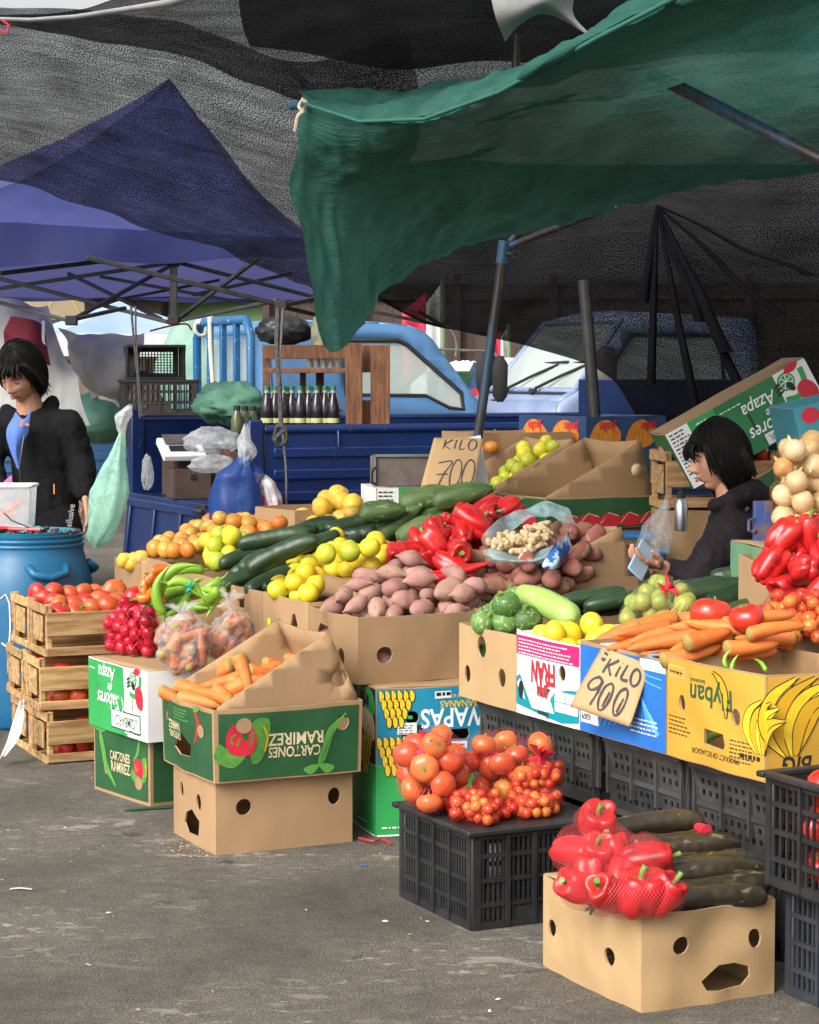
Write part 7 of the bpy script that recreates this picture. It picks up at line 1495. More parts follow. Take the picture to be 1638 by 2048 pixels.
K900 = [[(.30, .12), (.28, .36)], [(.47, .10), (.30, .25)], [(.33, .24), (.44, .36)], [(.54, .18), (.52, .35)], [(.555, .115), (.56, .12)], [(.66, .12), (.62, .34), (.74, .35)], zero(.85, .26, .075, .13),
        [(.34, .48), (.26, .44), (.16, .5), (.13, .6), (.2, .66), (.3, .6), (.35, .48), (.33, .7), (.30, .88)], [(.50, .46), (.42, .55), (.40, .74), (.45, .9), (.52, .86), (.56, .7), (.55, .52), (.50, .46)], [(.74, .46), (.66, .55), (.64, .74), (.69, .9), (.77, .86), (.81, .7), (.80, .52), (.74, .46)], [(.52, .6), (.49, .85)], [(.76, .62), (.72, .86)], [(.13, .05), (.14, .09)], [(.18, .06), (.19, .1)], [(.12, .15), (.16, .18), (.2, .15)]]
sg = signboard('kraft price sign reading KILO 900 hung on the blue carton', [(1205, 1294), (1299, 1330), (1256, 1452), (1144, 1415)], [6.6, 6.42, 6.42, 6.6], K900, wd=.011)
K700 = [[(.25, .04), (.24, .2)], [(.4, .04), (.26, .13), (.38, .21)], [(.47, .05), (.46, .2)], [(.57, .04), (.56, .2), (.66, .2)], zero(.8, .12, .08, .09), [(.22, .44), (.48, .42), (.38, .62), (.3, .9)], [(.24, .64), (.46, .63)], zero(.6, .62, .1, .24), zero(.84, .62, .11, .25)]
signboard('kraft price sign reading KILO 700 leaning behind the marrows', [(868, 876), (968, 878), (944, 990), (836, 996)], [9.35, 9.35, 9.2, 9.2], K700, wd=.0075)
m = MB(); q = P(958, 935, 9.42); m.box((0, 0, 0), (.06, .012, .27)); o = tag(m.obj('white_card', WHITE, loc=q), 'white card edge standing behind the KILO 700 sign', 'card'); o.rotation_euler = (0, R(-10), 0)
# ---- leaning cartons at the right back
def tilted(label, px, py, Y, yaw, ang, L, W, H, mat, seed): return Carton('cardboard_box', label, P(px, py, Y), 0, L, W, H, mat, CBE, seed=seed, rot=(0, R(-ang), R(yaw)), bulge=.006, lid=CB)
cc_ = P(1383, 978, 8.95); an = R(29); c_ = cc_ + V((cos(an), .06, sin(an))) * .325 + V((0, .2, 0))
tb_ = Carton('cardboard_box', 'green and white carton leaning steeply behind the seated woman', c_, 0, .65, .36, .25, GRNM, CBE, seed=95, rot=(0, -an, R(4)), bulge=.004, lid=CB)
a = Art(.65, .25); a.rect(.0, .0, .10, .25, WHITE, 0); a.rect(.10, .0, .22, .25, GRNK, 0); a.rect(.5, .0, .65, .25, WHITE, 0); a.rect(.22, 0, .5, .25, GRNM, 0); a.flip = True; sabores(a, .65 - .41, .25 - .13, .95); lombardi(a, .65 - .45, .25 - .03, .75); a.flip = False; veg_logo(a, .565, .175, .85); a.rect(.335, .09, .343, .16, INK, 4); a.rect(.57, .03, .578, .1, INK, 6)
a.lines(.01, .235, .08, 12, .016, INK, .006, 5); a.lines(.13, .225, .05, 8, .014, WINK, .005, 6); a.lines(.235, .215, .1, 1, .01, WINK, .004, 6); tb_.art('F', a)
c2_ = c_ + V((sin(an), 0, -cos(an))) * .29 + V((.1, .02, 0)); tb2 = Carton('cardboard_box', 'dark green carton under the leaning green and white carton', c2_, 0, .6, .36, .25, GRNB, CBE, seed=96, rot=(0, -an, R(4)), bulge=.004, lid=CB)
c3_ = P(1625, 900, 8.2); tb3 = Carton('cardboard_box', 'teal carton with red mark above the onions', c3_ + V((.1, .15, 0)), 0, .32, .3, .2, pm('faded_teal', (.04, .22, .28), (.05, .26, .32), 6, .6), CBE, seed=97, rot=(0, R(-14), R(8)), bulge=.004)
a = Art(.32, .2); a.ell(.06, .16, .035, .03, REDP, 1); a.curve([(.12, .12), (.16, .14), (.2, .12)], .014, INK, 1); a.curve([(.16, .14), (.165, .1), (.15, .06)], .008, INK, 1); tb3.art('F', a)
# crate of tomatoes behind the seated woman
qq = P(1330, 985, 9.2); wb = wcrate('wooden slatted crate of tomatoes behind the seated woman', (qq.x + .2, qq.y, qq.z - .06), R(6), .46, .3, .24)
rng = random.Random(77)
for k in range(12): kTOM.put((wb.location.x - .18 + .072 * (k % 6) + rng.uniform(-.01, .01), wb.location.y - .08 + .09 * (k // 6), wb.location.z + .205 + rng.uniform(-.01, .02)), (MX.Rotation(rng.uniform(0, 6), 3, 'Z') @ MX.Rotation(rng.uniform(0, 2), 3, 'X')).to_quaternion(), 1, 'red tomato in the crate behind the seated woman', 'tomato', 'tomatoes behind the seated woman', rng)
sbx = cbox('kraft box under the tomato crate behind the seated woman', (0, 0, 0), 6, .46, .3, wb.location.z - .01, CB, lid=CB); sbx.o.location = (wb.location.x, wb.location.y, 0)
# ---- round zucchini, pale marrow
pl = plane((925, 1245, 7.65), (1030, 1262, 7.3), (1010, 1205, 7.7))
heap(kZUR, 11, [(930, 1245), (1020, 1258), (1070, 1240), (1050, 1215), (980, 1210)], (pl[0], pl[1], .055), 'round speckled green zucchini in the far right row box', 'zucchini', 'round zucchini in the far box', seed=26)
for k, (x, y, s) in enumerate(((1012, 1210, 1.25), (1052, 1238, 1.25), (1010, 1244, 1.1), (965, 1246, 1.0))): upr(kZUR, x, y, 7.35, (.3 * k - .4, -.4, .7), 'large round zucchini topping the far right row box', 'zucchini', 'round zucchini on top', s, k)
o = rev('pale_marrow', ZUL, .34, sm([0, .02, .08, .3, .7, .9, .98, 1], [.004, .022, .034, .044, .047, .042, .022, .003]), 16, 20, 3, .05, 3, .04); q0, q1 = P(1035, 1182, 7.5), P(1152, 1240, 7.2); o.location = (q0 + q1) / 2; o.rotation_mode = 'QUATERNION'; o.rotation_quaternion = (q1 - q0).to_track_quat('X', 'Z'); tag(o, 'long pale green marrow lying over the round zucchini', 'marrow')
mb = MB(); mb.tube([V((.162, 0, 0)), V((.18, 0, .004))], [.012, .008], 7); mb.obj('stem', STEM, o)
# ---- lemons in SAN FRAN box
pl = plane((1065, 1280, 7.2), (1180, 1290, 6.95), (1170, 1262, 7.2))
heap(kLEM, 15, [(1072, 1282), (1150, 1288), (1225, 1286), (1200, 1262), (1110, 1262)], (pl[0], pl[1], .085), 'yellow lemon in the magenta and white carton', 'lemon', 'lemons in the magenta carton', seed=27, sc=(1.05, 1.2))
# ---- carrots in the blue and yellow cartons
pl = plane((1215, 1306, 6.8), (1345, 1322, 6.3), (1440, 1250, 7.0))
heap(kCAR, 30, [(1226, 1300), (1345, 1322), (1440, 1302), (1400, 1255), (1290, 1262)], (pl[0], pl[1], .02), 'orange carrot heaped over the blue carton', 'carrot', 'carrots over the blue carton', (.9, .2, .1), .25, .1, 28, sc=(1.05, 1.3), flip=.8)
pl = plane((1350, 1325, 6.3), (1560, 1320, 6.2), (1450, 1265, 6.8))
heap(kCAR, 22, [(1370, 1312), (1560, 1308), (1570, 1290), (1440, 1268)], (pl[0], pl[1], .025), 'orange carrot heaped over the ochre carton', 'carrot', 'carrots over the ochre carton', (.9, .1, .1), .4, .1, 29, sc=(1.0, 1.2), flip=.5)
# small leaves and bean tips in the ochre carton
for k, (x, y, d) in enumerate(((1458, 1318, (4, -14)), (1470, 1326, (5, -12)), (1520, 1330, (-10, -10)))): fixed(kGCH, x, y, 6.2, d, 'pale bean tip poking from the ochre carton', 'bean', 'bean tips in the ochre carton', sc=.42, v=k)
# ---- limes bag, cucumbers, tomatoes, cherry tomatoes, peppers, chilies
pl = plane((1245, 1245, 7.2), (1385, 1248, 7.0), (1320, 1200, 7.4))
Sl = heap(kLMG, 26, [(1252, 1246), (1378, 1250), (1378, 1205), (1262, 1205)], (pl[0], pl[1], .02), 'olive green lime in the netted pile beside the big tomato', 'lime', 'netted limes', seed=30, cand=22)
hullbag('net_bag', 'pale net bag of olive green limes with a red tie', Sl, netting('pale_netting', (.4, .42, .24), .009, .06), neck=(P(1325, 1182, 7.15), P(1345, 1170, 7.15)), neckmat=REDP, uvs=(.8, .4), wr=.003)
bxc = cbox('kraft box of cucumbers behind the limes in the right row', P(1462, 1262, 7.45), 24, .44, .38, .14, CB, seed=99)
pl = plane((1350, 1215, 7.5), (1500, 1235, 7.2), (1470, 1165, 7.8))
heap(kCUC, 12, [(1360, 1205), (1480, 1232), (1530, 1205), (1500, 1165), (1400, 1170)], (pl[0], pl[1], .04), 'dark cucumber in the kraft box behind the limes', 'cucumber', 'cucumbers behind the limes', (.8, .3, .1), .15, .05, 31)
heap(kCUC, 5, [(1160, 1238), (1250, 1240), (1245, 1220), (1180, 1222)], plane((1160, 1250, 7.5), (1250, 1252, 7.4), (1210, 1215, 7.8)), 'dark cucumber lying between the pale marrow and the limes', 'cucumber', 'cucumbers left of the limes', (.9, .3, .1), .15, .04, 32, sc=(.8, .95))
upr(kTOR, 1424, 1230, 6.62, (.2, .1, .9), 'biggest red tomato beside the netted limes', 'tomato', None, 1.15); upr(kTOR, 1492, 1236, 6.4, (-.3, -.2, .9), 'second big red tomato next to the cherry tomatoes', 'tomato', None, .85, 1)
pl = plane((1505, 1290, 6.55), (1640, 1295, 6.35), (1590, 1235, 6.8))
Sc = heap(kCHE, 70, [(1512, 1262), (1560, 1290), (1660, 1300), (1660, 1245), (1560, 1235)], (pl[0], pl[1], .0), 'cherry tomato in the netted pile at the right edge', 'cherry tomato', 'cherry tomatoes at the right edge', seed=33, cand=12, sc=(1.1, 1.35), bowl=1.2)
hullbag('net_bag', 'fine red net over the cherry tomatoes at the right edge', Sc, netting('fine_red_net', (.5, .03, .02), .012, .08), uvs=(.8, .4), wr=.003)
bxp = cbox('kraft box of red bell peppers at the right edge behind cherry tomatoes', P(1612, 1270, 7.0), 24, .5, .4, .17, CB, seed=101, tops={'B': [(0, .23), (1, .23)], 'L': [(0, .23), (1, .16)]})
pl = plane((1520, 1200, 7.1), (1650, 1200, 6.9), (1600, 1140, 7.3))
heap(kPEP, 16, [(1530, 1210), (1660, 1215), (1680, 1150), (1565, 1150)], (pl[0], pl[1], .01), 'pinkish red bell pepper heaped at the right edge', 'bell pepper', 'bell peppers at the right edge', seed=34, sc=(1.1, 1.25))
for k, (x, y, d) in enumerate(((1560, 1222, (40, 12)), (1592, 1228, (36, -6)), (1600, 1212, (30, 16)), (1625, 1222, (30, -10)), (1615, 1240, (34, 4)), (1580, 1210, (26, 14)), (1632, 1252, (20, 20)))): (fixed(kOCH, x, y, 6.75, d, 'small orange yellow chili between peppers and cherry tomatoes', 'chili', 'small chilies at the right edge', sc=.8, v=k) if k % 3 else fixed(kGCH, x, y, 6.75, d, 'small green yellow chili between peppers and cherry tomatoes', 'chili', 'small green chilies at the right edge', sc=.55, v=k))
# ---- onions
gxo = cbox('pale green carton under the net of onions at right edge', P(1537, 1180, 7.25), 10, .5, .4, .135, pm('faded_green', (.1, .25, .13), (.13, .29, .16), 5, .6), seed=103, lid=CB)
pz = gxo.o.location.z; gs = cbox('kraft box under the pale green onion carton', (0, 0, 0), 10, .48, .4, pz - .004, CB, lid=CB); gs.o.location = (gxo.o.location.x, gxo.o.location.y, 0)
So = heap(kONI, 66, [(1562, 1098), (1700, 1098), (1700, 1080), (1566, 1082)], (V((0, 0, gxo.o.location.z + .14)), V((0, 0, 1))), 'brown skinned onion in the tall net at the right edge', 'onion', 'onions in the tall net', seed=35, cand=7, bowl=.2, sc=(.95, 1.15))
hullbag('net_bag', 'tall net bag of brown onions on the pale green carton', So, netting('orange_netting', (.5, .2, .05), .012, .045), uvs=(.9, .8), wr=.003)
t = thing('rusty_post', 'rusty blue steel post with a hook beside the seated woman', 'post', (P(1520, 1150, 7.6).x, P(1520, 1150, 7.6).y, 0)); zt = P(1520, 1002, 7.6).z
RUST = pm('rusty_blue', (.03, .06, .2), (.14, .08, .05), 9, .7, .3, 50, lo=.42, hi=.52); m = MB(); m.box((.0, 0, zt / 2), (.05, .04, zt)); m.box((.025, .005, zt - .06), (.03, .06, .12)); m.obj('post', RUST, t, bevel=.004); m = MB(); m.tube([V((-.025, -.02, zt - .06)), V((-.045, -.03, zt - .065)), V((-.045, -.03, zt - .1)), V((-.03, -.03, zt - .105)), V((-.022, -.03, zt - .095))], .006, 7); m.obj('hook', RUST, t)
# ---- bags of tomatoes on the black crate
plk = (V((0, 0, CRZ)), V((0, 0, 1)))
St = heap(kTOO, 21, [(800, 1622), (880, 1640), (935, 1608), (850, 1592)], plk, 'orange red tomato in the left net on the black crate', 'tomato', 'tomatoes in the left net', seed=36, cand=22, bowl=.3)
hullbag('net_bag', 'pink net bag of orange tomatoes at the left of black crate', St, netting('pink_netting', (.6, .05, .08), .012, .05), neck=(P(852, 1512, 6.5), P(868, 1474, 6.5)), neckmat=netting('pink_netting2', (.6, .05, .12), .03, .4), uvs=(.8, .4), wr=.004, tuft=.04)
St = heap(kTOO, 15, [(925, 1600), (1030, 1612), (1090, 1595), (980, 1582)], plk, 'orange red tomato in the rear net on the black crate', 'tomato', 'tomatoes in the rear net', seed=37, cand=24)
hullbag('net_bag', 'pink net bag of orange tomatoes at the rear of black crate', St, netting('pink_netting3', (.6, .05, .08), .012, .05), neck=(P(985, 1518, 6.7), P(960, 1498, 6.7)), neckmat=REDP, uvs=(.8, .4), wr=.004)
Sc = heap(kCHE, 54, [(898, 1645), (985, 1654), (1008, 1626), (915, 1620)], plk, 'cherry tomato in the front net on the black crate', 'cherry tomato', 'cherry tomatoes in the front net', seed=38, cand=16, bowl=1.0)
hullbag('net_bag', 'red net bag of cherry tomatoes at the front of black crate', Sc, netting('red_netting2', (.5, .02, .03), .014, .08), uvs=(.8, .4), wr=.003)
Sd = heap(kCHE, 46, [(1005, 1640), (1112, 1636), (1120, 1612), (1020, 1612)], plk, 'cherry tomato in the lower right net on the black crate', 'cherry tomato', 'cherry tomatoes in the lower right net', seed=39, cand=18, bowl=.6)
hullbag('net_bag', 'red net bag of cherry tomatoes low at the right of black crate', Sd, netting('red_netting3', (.5, .02, .03), .014, .08), uvs=(.8, .4), wr=.003)
zt = float(Sd[:, 2].max()) + .012
Se = heap(kCHE, 46, [(1018, 1582), (1118, 1580), (1122, 1556), (1030, 1556)], (V((0, 0, zt - .01)), V((0, 0, 1))), 'cherry tomato in the upper right net on the black crate', 'cherry tomato', 'cherry tomatoes in the upper right net', seed=40, cand=18, bowl=.6)
hullbag('net_bag', 'red net bag of cherry tomatoes stacked at upper right of crate', Se, netting('red_netting4', (.5, .02, .03), .014, .08), neck=(P(1075, 1524, 6.45), P(1085, 1498, 6.45)), neckmat=REDP, uvs=(.8, .4), wr=.003)
# ---- tomatoes in the right edge crate
rng = random.Random(8)
for k in range(36):
    i, j, l = k % 4, (k // 4) % 3, k // 12; c = r2.location; q = V((c.x, c.y, c.z)) + dV * (-.14 + .095 * i + rng.uniform(-.01, .01)) - dU * (-.17 + .1 * (3 - j) - .04) + V((0, 0, .075 + .1 * l + rng.uniform(-.01, .02)))
    kTOR.put(q, (MX.Rotation(rng.uniform(0, 6), 3, 'Z') @ MX.Rotation(rng.uniform(.2, 2), 3, 'X')).to_quaternion(), .88, 'large red tomato in the upper crate at the right edge', 'tomato', 'tomatoes in the right edge crate', rng)
# ---- foreground peppers in a net and cucumbers on the pale kraft box
nz_ = .258; pln = (V((0, 0, nz_)), V((0, 0, 1))); Sp = []
for k, (x, y, z, ax, s) in enumerate(((1160, 1790, .045, (-.6, -.4, .3), 1.0), (1215, 1806, .05, (-.4, -.7, .5), 1.1), (1283, 1812, .058, (.05, -.25, 1), 1.25), (1330, 1812, .055, (.6, -.3, .8), 1.1), (1150, 1755, .10, (.8, -.9, .1), 1.15), (1195, 1765, .115, (.0, -.6, .6), 1.0), (1230, 1765, .1, (-.3, .1, 1), 1.05), (1296, 1775, .11, (.9, -.1, .1), 1.1), (1195, 1740, .17, (.05, -.6, .75), 1.15), (1180, 1770, .05, (0, .3, 1), 1.0), (1245, 1780, .05, (.3, .6, 1), 1.0))):
    q = PZ(x, y, nz_ + .03); q = V((q.x, q.y + .04, nz_ + z * .88)); o = kPEP.put(q, V(ax).normalized().to_track_quat('Z', 'Y'), s, 'red bell pepper in the net on the nearest kraft box', 'bell pepper', 'bell peppers in the foreground net', random.Random(k), k); Sp.append([q.x, q.y, q.z, .05 * s])
hullbag('net_bag', 'fine pink net around red bell peppers with a teal knot', Sp, netting('fine_pink_net', (.6, .08, .09), .0055, .09), uvs=(.9, .45), wr=.004, neck=(P(1200, 1802, 5.62), P(1186, 1812, 5.55)), neckmat=pm('teal_knot', (.01, .42, .34), rough=.5), tuft=.018)
GA = ((1312, 1648, (60, -8), 1.15), (1345, 1672, (60, -6), 1.05), (1385, 1690, (62, -6), 1.15), (1400, 1716, (62, -8), 1.1), (1425, 1742, (66, -5), 1.25), (1430, 1770, (66, -10), 1.25), (1432, 1796, (64, -6), 1.15), (1350, 1704, (60, -5), 1.0))
for k, (x, y, d, s) in enumerate(GA): fixed(kCUB, x, y + 6, 5.95 - .0028 * (y - 1650), d, 'dark brownish cucumber beside the netted peppers', 'cucumber', 'cucumbers on the nearest kraft box', sc=s, v=k, roll=k, dY=.03)
tag(MB().tube([P(1395, 1654, 5.9), P(1412, 1662, 5.85), P(1424, 1672, 5.85)], [.012, .02, .006], 8).obj('net_knot', REDP), 'red net knot behind the foreground cucumbers', 'knot')
# items seen through the hand holes
for x, y, kk, s, lb_, Y in ((765, 1322, kSWP, .9, 'sweet potato seen through the front kraft box hole', 7.72), (656, 1270, kSWP, .9, 'sweet potato seen through the left kraft box hole', 7.92), (964, 1310, kZUR, 1.0, 'round zucchini seen through the far box hole', 7.45), (549, 1245, kLIM, .9, 'lime seen through the lemon box hole', 8.33), (1442, 1478, kGCH, .8, 'green bean seen through the ochre carton hole', 6.3), (670, 1400, kCAR, .8, 'carrot seen through the green carton hole', 7.62)):
    fixed(kk, x, y, Y, (20, -4), lb_, lb_.split(' seen')[0], sc=s)
# odds and ends by the seated woman
t = thing('steel_bottle', 'steel drinking bottle with black cap before the seated woman', 'bottle', P(1362, 1062, 8.6)); m = MB(); m.lathe([(.001, 0), (.024, 0), (.026, .01), (.026, .1), (.018, .125), (.014, .13)], 20); m.obj('body', pm('brushed_steel', (.5, .5, .5), rough=.3, metal=.9), t, smooth=50); m = MB(); m.lathe([(.016, .128), (.016, .155), (.007, .158), (.007, .17), (.001, .171)], 14); m.obj('cap', RUBBER, t)
t = thing('blue_tray', 'blue flat plastic trays behind the potato box', 'tray', P(1215, 1085, 8.9), R(4)); m = MB(); m.box((0, 0, .03), (.36, .22, .02)); m.obj('upper_tray', pm('tray_blue', (.01, .12, .36), (.02, .16, .42), 6, .35), t, bevel=.006); m = MB(); m.box((.04, -.05, -.03), (.34, .25, .025)); m.obj('lower_tray', pm('tray_blue2', (.015, .14, .4), (.3, .45, .55), 14, .35, lo=.5, hi=.7), t, bevel=.006)
hang_bag('clear plastic bag standing beside the steel bottle', [(1332, 1000), (1326, 1022), (1314, 1050), (1306, 1080), (1304, 1104)], [.006, .022, .05, .062, .06], 8.5, FILM, 21, .02)
for k_ in [v for v in list(globals().values()) if isinstance(v, Kind)]: k_.purge()
# ------------------------------------------------------------------ people
SKIN = pm('tan_skin', (.5, .26, .17), (.43, .2, .125), 9, .5, .15, 120, .4, sss=.05, rnd=False)
HAIR = pm('black_hair', (.004, .0035, .0035), (.010, .009, .008), 9, .6, .5, 60, .15, stretch=(9, 9, 1.2), rnd=False)
LIPS = pm('lips', (.27, .085, .07), rough=.45); EYE = pm('eye_dark', (.012, .009, .008), rough=.25); EYEW = pm('eye_white', (.55, .5, .46), rough=.3)
BLKF = pm('black_fleece', (.008, .008, .009), (.0105, .0105, .011), 60, .95, .5, 200, .15, rnd=False); MARF = pm('dark_plum_jacket', (.009, .006, .008), (.012, .008, .010), 40, .8, .4, 90, .25, rnd=False)
def capsule(mb, a, b_, ra, rb, n=14, flat=1, mi=0):
    a, b_ = V(a), V(b_); d = b_ - a; L = d.length; d.normalize(); pts = []; rs = []
    for k in range(6): q = pi / 2 * k / 5; pts.append(a - d * ra * cos(q) * .98); rs.append(max(.0005, ra * sin(q)))
    for k in range(1, 4): pts.append(a + d * L * k / 4); rs.append(ra + (rb - ra) * k / 4)
    for k in range(6): q = pi / 2 * k / 5; pts.append(b_ + d * rb * sin(q) * .98); rs.append(max(.0005, rb * cos(q)))
    mb.tube(pts, rs, n, mi, True, flat)
def limb(mb, pts, n=14):
    for (p, r), (q, s) in zip(pts, pts[1:]): capsule(mb, p, q, r, s, n)
def headmesh(mb, T, s=1.0):
    """face looks along local -y, up is +z; about .225 m high"""
    nu, nv = 64, 56; g = lambda x, c, w_: math.exp(-((x - c) / w_) ** 2)
    for j in range(nv + 1):
        b_ = -pi / 2 + pi * j / nv
        for i in range(nu):
            a = 2 * pi * i / nu; x, y, z = cos(b_) * sin(a), -cos(b_) * cos(a), sin(b_)
            X, Y, Z = x * .074, y * .094, z * .115
            if z < 0: X *= 1 - .30 * z * z - .05 * abs(z); Y = Y * (1 - .12 * z * z) - .016 * z * z * (1 if y < 0 else -.2)
            if y > 0: Y *= 1.05
            if z < -.2 and y > 0: Y *= 1 - .35 * min(1, (-z - .2) / .6)
            f = max(0, -y); ax = abs(X)
            if f > 0:
                d = 0
                d += .023 * g(X, 0, .011) * g(Z, -.022, .013) + .013 * g(X, 0, .009) * g(Z, .0, .024)          # nose tip and bridge
                d += .009 * g(ax, .015, .008) * g(Z, -.026, .008)                                                # nostrils
                d -= .010 * g(ax, .032, .014) * g(Z, .012, .012)                                                 # eye sockets
                d += .005 * g(ax, .032, .012) * g(Z, .009, .007)                                                 # lids
                d += .006 * g(ax, .028, .022) * g(Z, .032, .009)                                                 # brows
                d += .006 * g(ax, .045, .018) * g(Z, -.016, .02)                                                 # cheeks
                d += .009 * g(X, 0, .02) * g(Z, -.051, .0055) + .009 * g(X, 0, .017) * g(Z, -.064, .0055) - .004 * g(X, 0, .024) * g(Z, -.0575, .0022)
                d -= .005 * g(X, 0, .03) * g(Z, -.077, .007); d += .010 * g(X, 0, .022) * g(Z, -.096, .014)
                Y -= d * min(1, f * 1.6)
            mb.v.append(tuple(T @ (V((X, Y, Z)) * s)))
    base = len(mb.v) - nu * (nv + 1)
    for j in range(nv):
        for i in range(nu): mb.f.append([base + j * nu + i, base + j * nu + (i + 1) % nu, base + (j + 1) * nu + (i + 1) % nu, base + (j + 1) * nu + i]); mb.m.append(0)
    for sx in (-1, 1):          # ears
        m2 = MB(); m2.grid(lambda u, v: V((sx * (.074 + .006 * sin(2 * pi * u) * sin(pi * v)), .012 + .014 * cos(2 * pi * u) * sin(pi * v) + .004 * (v - .5), .004 - .03 * cos(pi * v))), 14, 10, closed=True); mb.add([T @ (V(p) * s) for p in m2.v], m2.f)
def facebits(par, T, s, open_=.5, look=0):
    for sx in (-1, 1):
        m = MB(); m.grid(lambda u, v: T @ (V((sx * .032 + .0125 * cos(2 * pi * u) * sin(pi * v), -.0795 - .006 * cos(pi * v), .009 + .0062 * open_ * sin(2 * pi * u) * sin(pi * v))) * s), 12, 8, closed=True); e = m.obj('eye', EYEW, par, smooth=180)
        m = MB(); m.grid(lambda u, v: T @ (V((sx * .032 + look + .0058 * cos(2 * pi * u) * sin(pi * v), -.0835 - .0035 * cos(pi * v), .0075 + .0056 * open_ * sin(2 * pi * u) * sin(pi * v))) * s), 10, 6, closed=True); m.obj('iris', EYE, e, smooth=180)
        m = MB(); m.tube([T @ (V((sx * x, y, z)) * s) for x, y, z in ((.017, -.0905, .0275), (.03, -.0905, .0325), (.043, -.083, .031), (.052, -.074, .025))], [.0015, .003, .0028, .001], 6); m.obj('eyebrow', HAIR, par, smooth=180)
        m = MB(); m.tube([T @ (V((sx * x, y, z)) * s) for x, y, z in ((.02, -.085, .0095), (.032, -.0885, .0128), (.045, -.080, .0085))], [.0008, .0016, .001], 5); m.obj('eyelid', EYE, par, smooth=180)
    m = MB()
    for z, w_, r in ((-.0515, .021, .0036), (-.0625, .018, .0042)): m.tube([T @ (V((x * w_, -.0985 + .016 * x * x - (.002 if z > -.055 else 0), z + .002 * abs(x) * (1 if z < -.055 else -1))) * s) for x in (-1, -.5, 0, .5, 1)], [.0006, r * .8, r, r * .8, .0006], 8)
    m.obj('lips', LIPS, par, smooth=180)
def hand(mb, wrist, d, palm_n, s=1.0, curl=.35, side=1, curls=None, spread=.06):
    """wrist point, pointing direction, palm normal (out of the palm); five fingers"""
    d = V(d).normalized(); n_ = V(palm_n); n_ = (n_ - d * n_.dot(d)).normalized(); x = d.cross(n_) * side; w_ = V(wrist)
    p1 = w_ + d * .085 * s
    for k in range(4):
        o_ = (-.030 + .020 * k) * s; capsule(mb, w_ + d * .012 * s + x * o_ * .75, p1 + x * o_, .0145 * s, .0115 * s, 10)
        L = (.066, .078, .072, .056)[k] * s; q = p1 + x * o_; dd = (d + x * spread * (k - 1.5)).normalized(); c = curls[k] if curls else curl
        ang = 0
        for seg, fr, r0, r1 in ((0, .45, .0095, .0088), (1, .32, .0088, .008), (2, .23, .008, .0068)):
            ang += c * (.7, 1.0, .8)[seg]; e = q + (dd * cos(ang) + n_ * sin(ang)) * L * fr; capsule(mb, q, e, r0 * s, r1 * s, 9); q = e
    b0 = w_ + d * .02 * s - x * .028 * s; b1 = b0 + (d * .55 - x * .75 + n_ * .35).normalized() * .042 * s; b2 = b1 + (d * .85 - x * .25 + n_ * .35).normalized() * .03 * s; b3 = b2 + (d * .95 + n_ * .25).normalized() * .024 * s
    capsule(mb, b0, b1, .0145 * s, .0115 * s, 10); capsule(mb, b1, b2, .011 * s, .0095 * s, 10); capsule(mb, b2, b3, .0095 * s, .007 * s, 9)
def remesh(o, vs, sm_=3, disp=0, dsc=.1, seed=0):
    r = o.modifiers.new('remesh', 'REMESH'); r.mode = 'VOXEL'; r.voxel_size = vs; r.use_smooth_shade = True
    q = o.modifiers.new('smooth', 'SMOOTH'); q.factor = .5; q.iterations = sm_
    if disp:
        for st, sc_ in ((disp, dsc), (disp * .5, dsc * .4)):
            tx = bpy.data.textures.new('folds', 'CLOUDS'); tx.noise_scale = sc_; tx.noise_depth = 2
            d = o.modifiers.new('folds', 'DISPLACE'); d.texture = tx; d.strength = st; d.texture_coords = 'GLOBAL'; d.mid_level = .5
    return o
def hairmesh(par, T, s, prof, name='hair', n=56, m_=40, seed=1, strand=.004):
    """prof(az, el) -> radius multiplier or None below the hairline; az 0 = face"""
    mb = MB()
    for j in range(m_ + 1):
        el = pi / 2 - (pi * .86) * j / m_
        for i in range(n):
            az = 2 * pi * i / n - pi; lim, k = prof(az); e = max(el, lim); d = V((sin(az) * cos(e), -cos(az) * cos(e), sin(e)))
            k2 = k * (1 + .05 * NZ.noise(d * 3 + V((seed, 0, 0)))) + strand / .1 * NZ.noise(V((az * 14, e * 1.5, seed)))
            q = V((d.x * .078, d.y * .101, d.z * .122)) * k2
            if el < lim: q = q * (1 - .10 * min(1, (lim - el) * 5))
            mb.v.append(tuple(T @ (q * s)))
    for j in range(m_):
        for i in range(n): mb.f.append([j * n + i, (j + 1) * n + i, (j + 1) * n + (i + 1) % n, j * n + (i + 1) % n]); mb.m.append(0)
    return mb.obj(name, HAIR, par, smooth=180)
def locks(par, T, s, specs, seed=0):
    mb = MB(); rr = random.Random(seed)
    for pts, r, cnt, spread in specs:
        for k in range(cnt):
            o_ = V((rr.gauss(0, spread), rr.gauss(0, spread), rr.gauss(0, spread * .4))); ps = [V(p) + o_ * (.5 + .5 * i) for i, p in enumerate(pts)]
            mb.tube([T @ (cr(ps, i / 10) * s) for i in range(11)], [r * (1 - .75 * (i / 10) ** 2) for i in range(11)], 5)
    return mb.obj('hair_locks', HAIR, par, smooth=180)
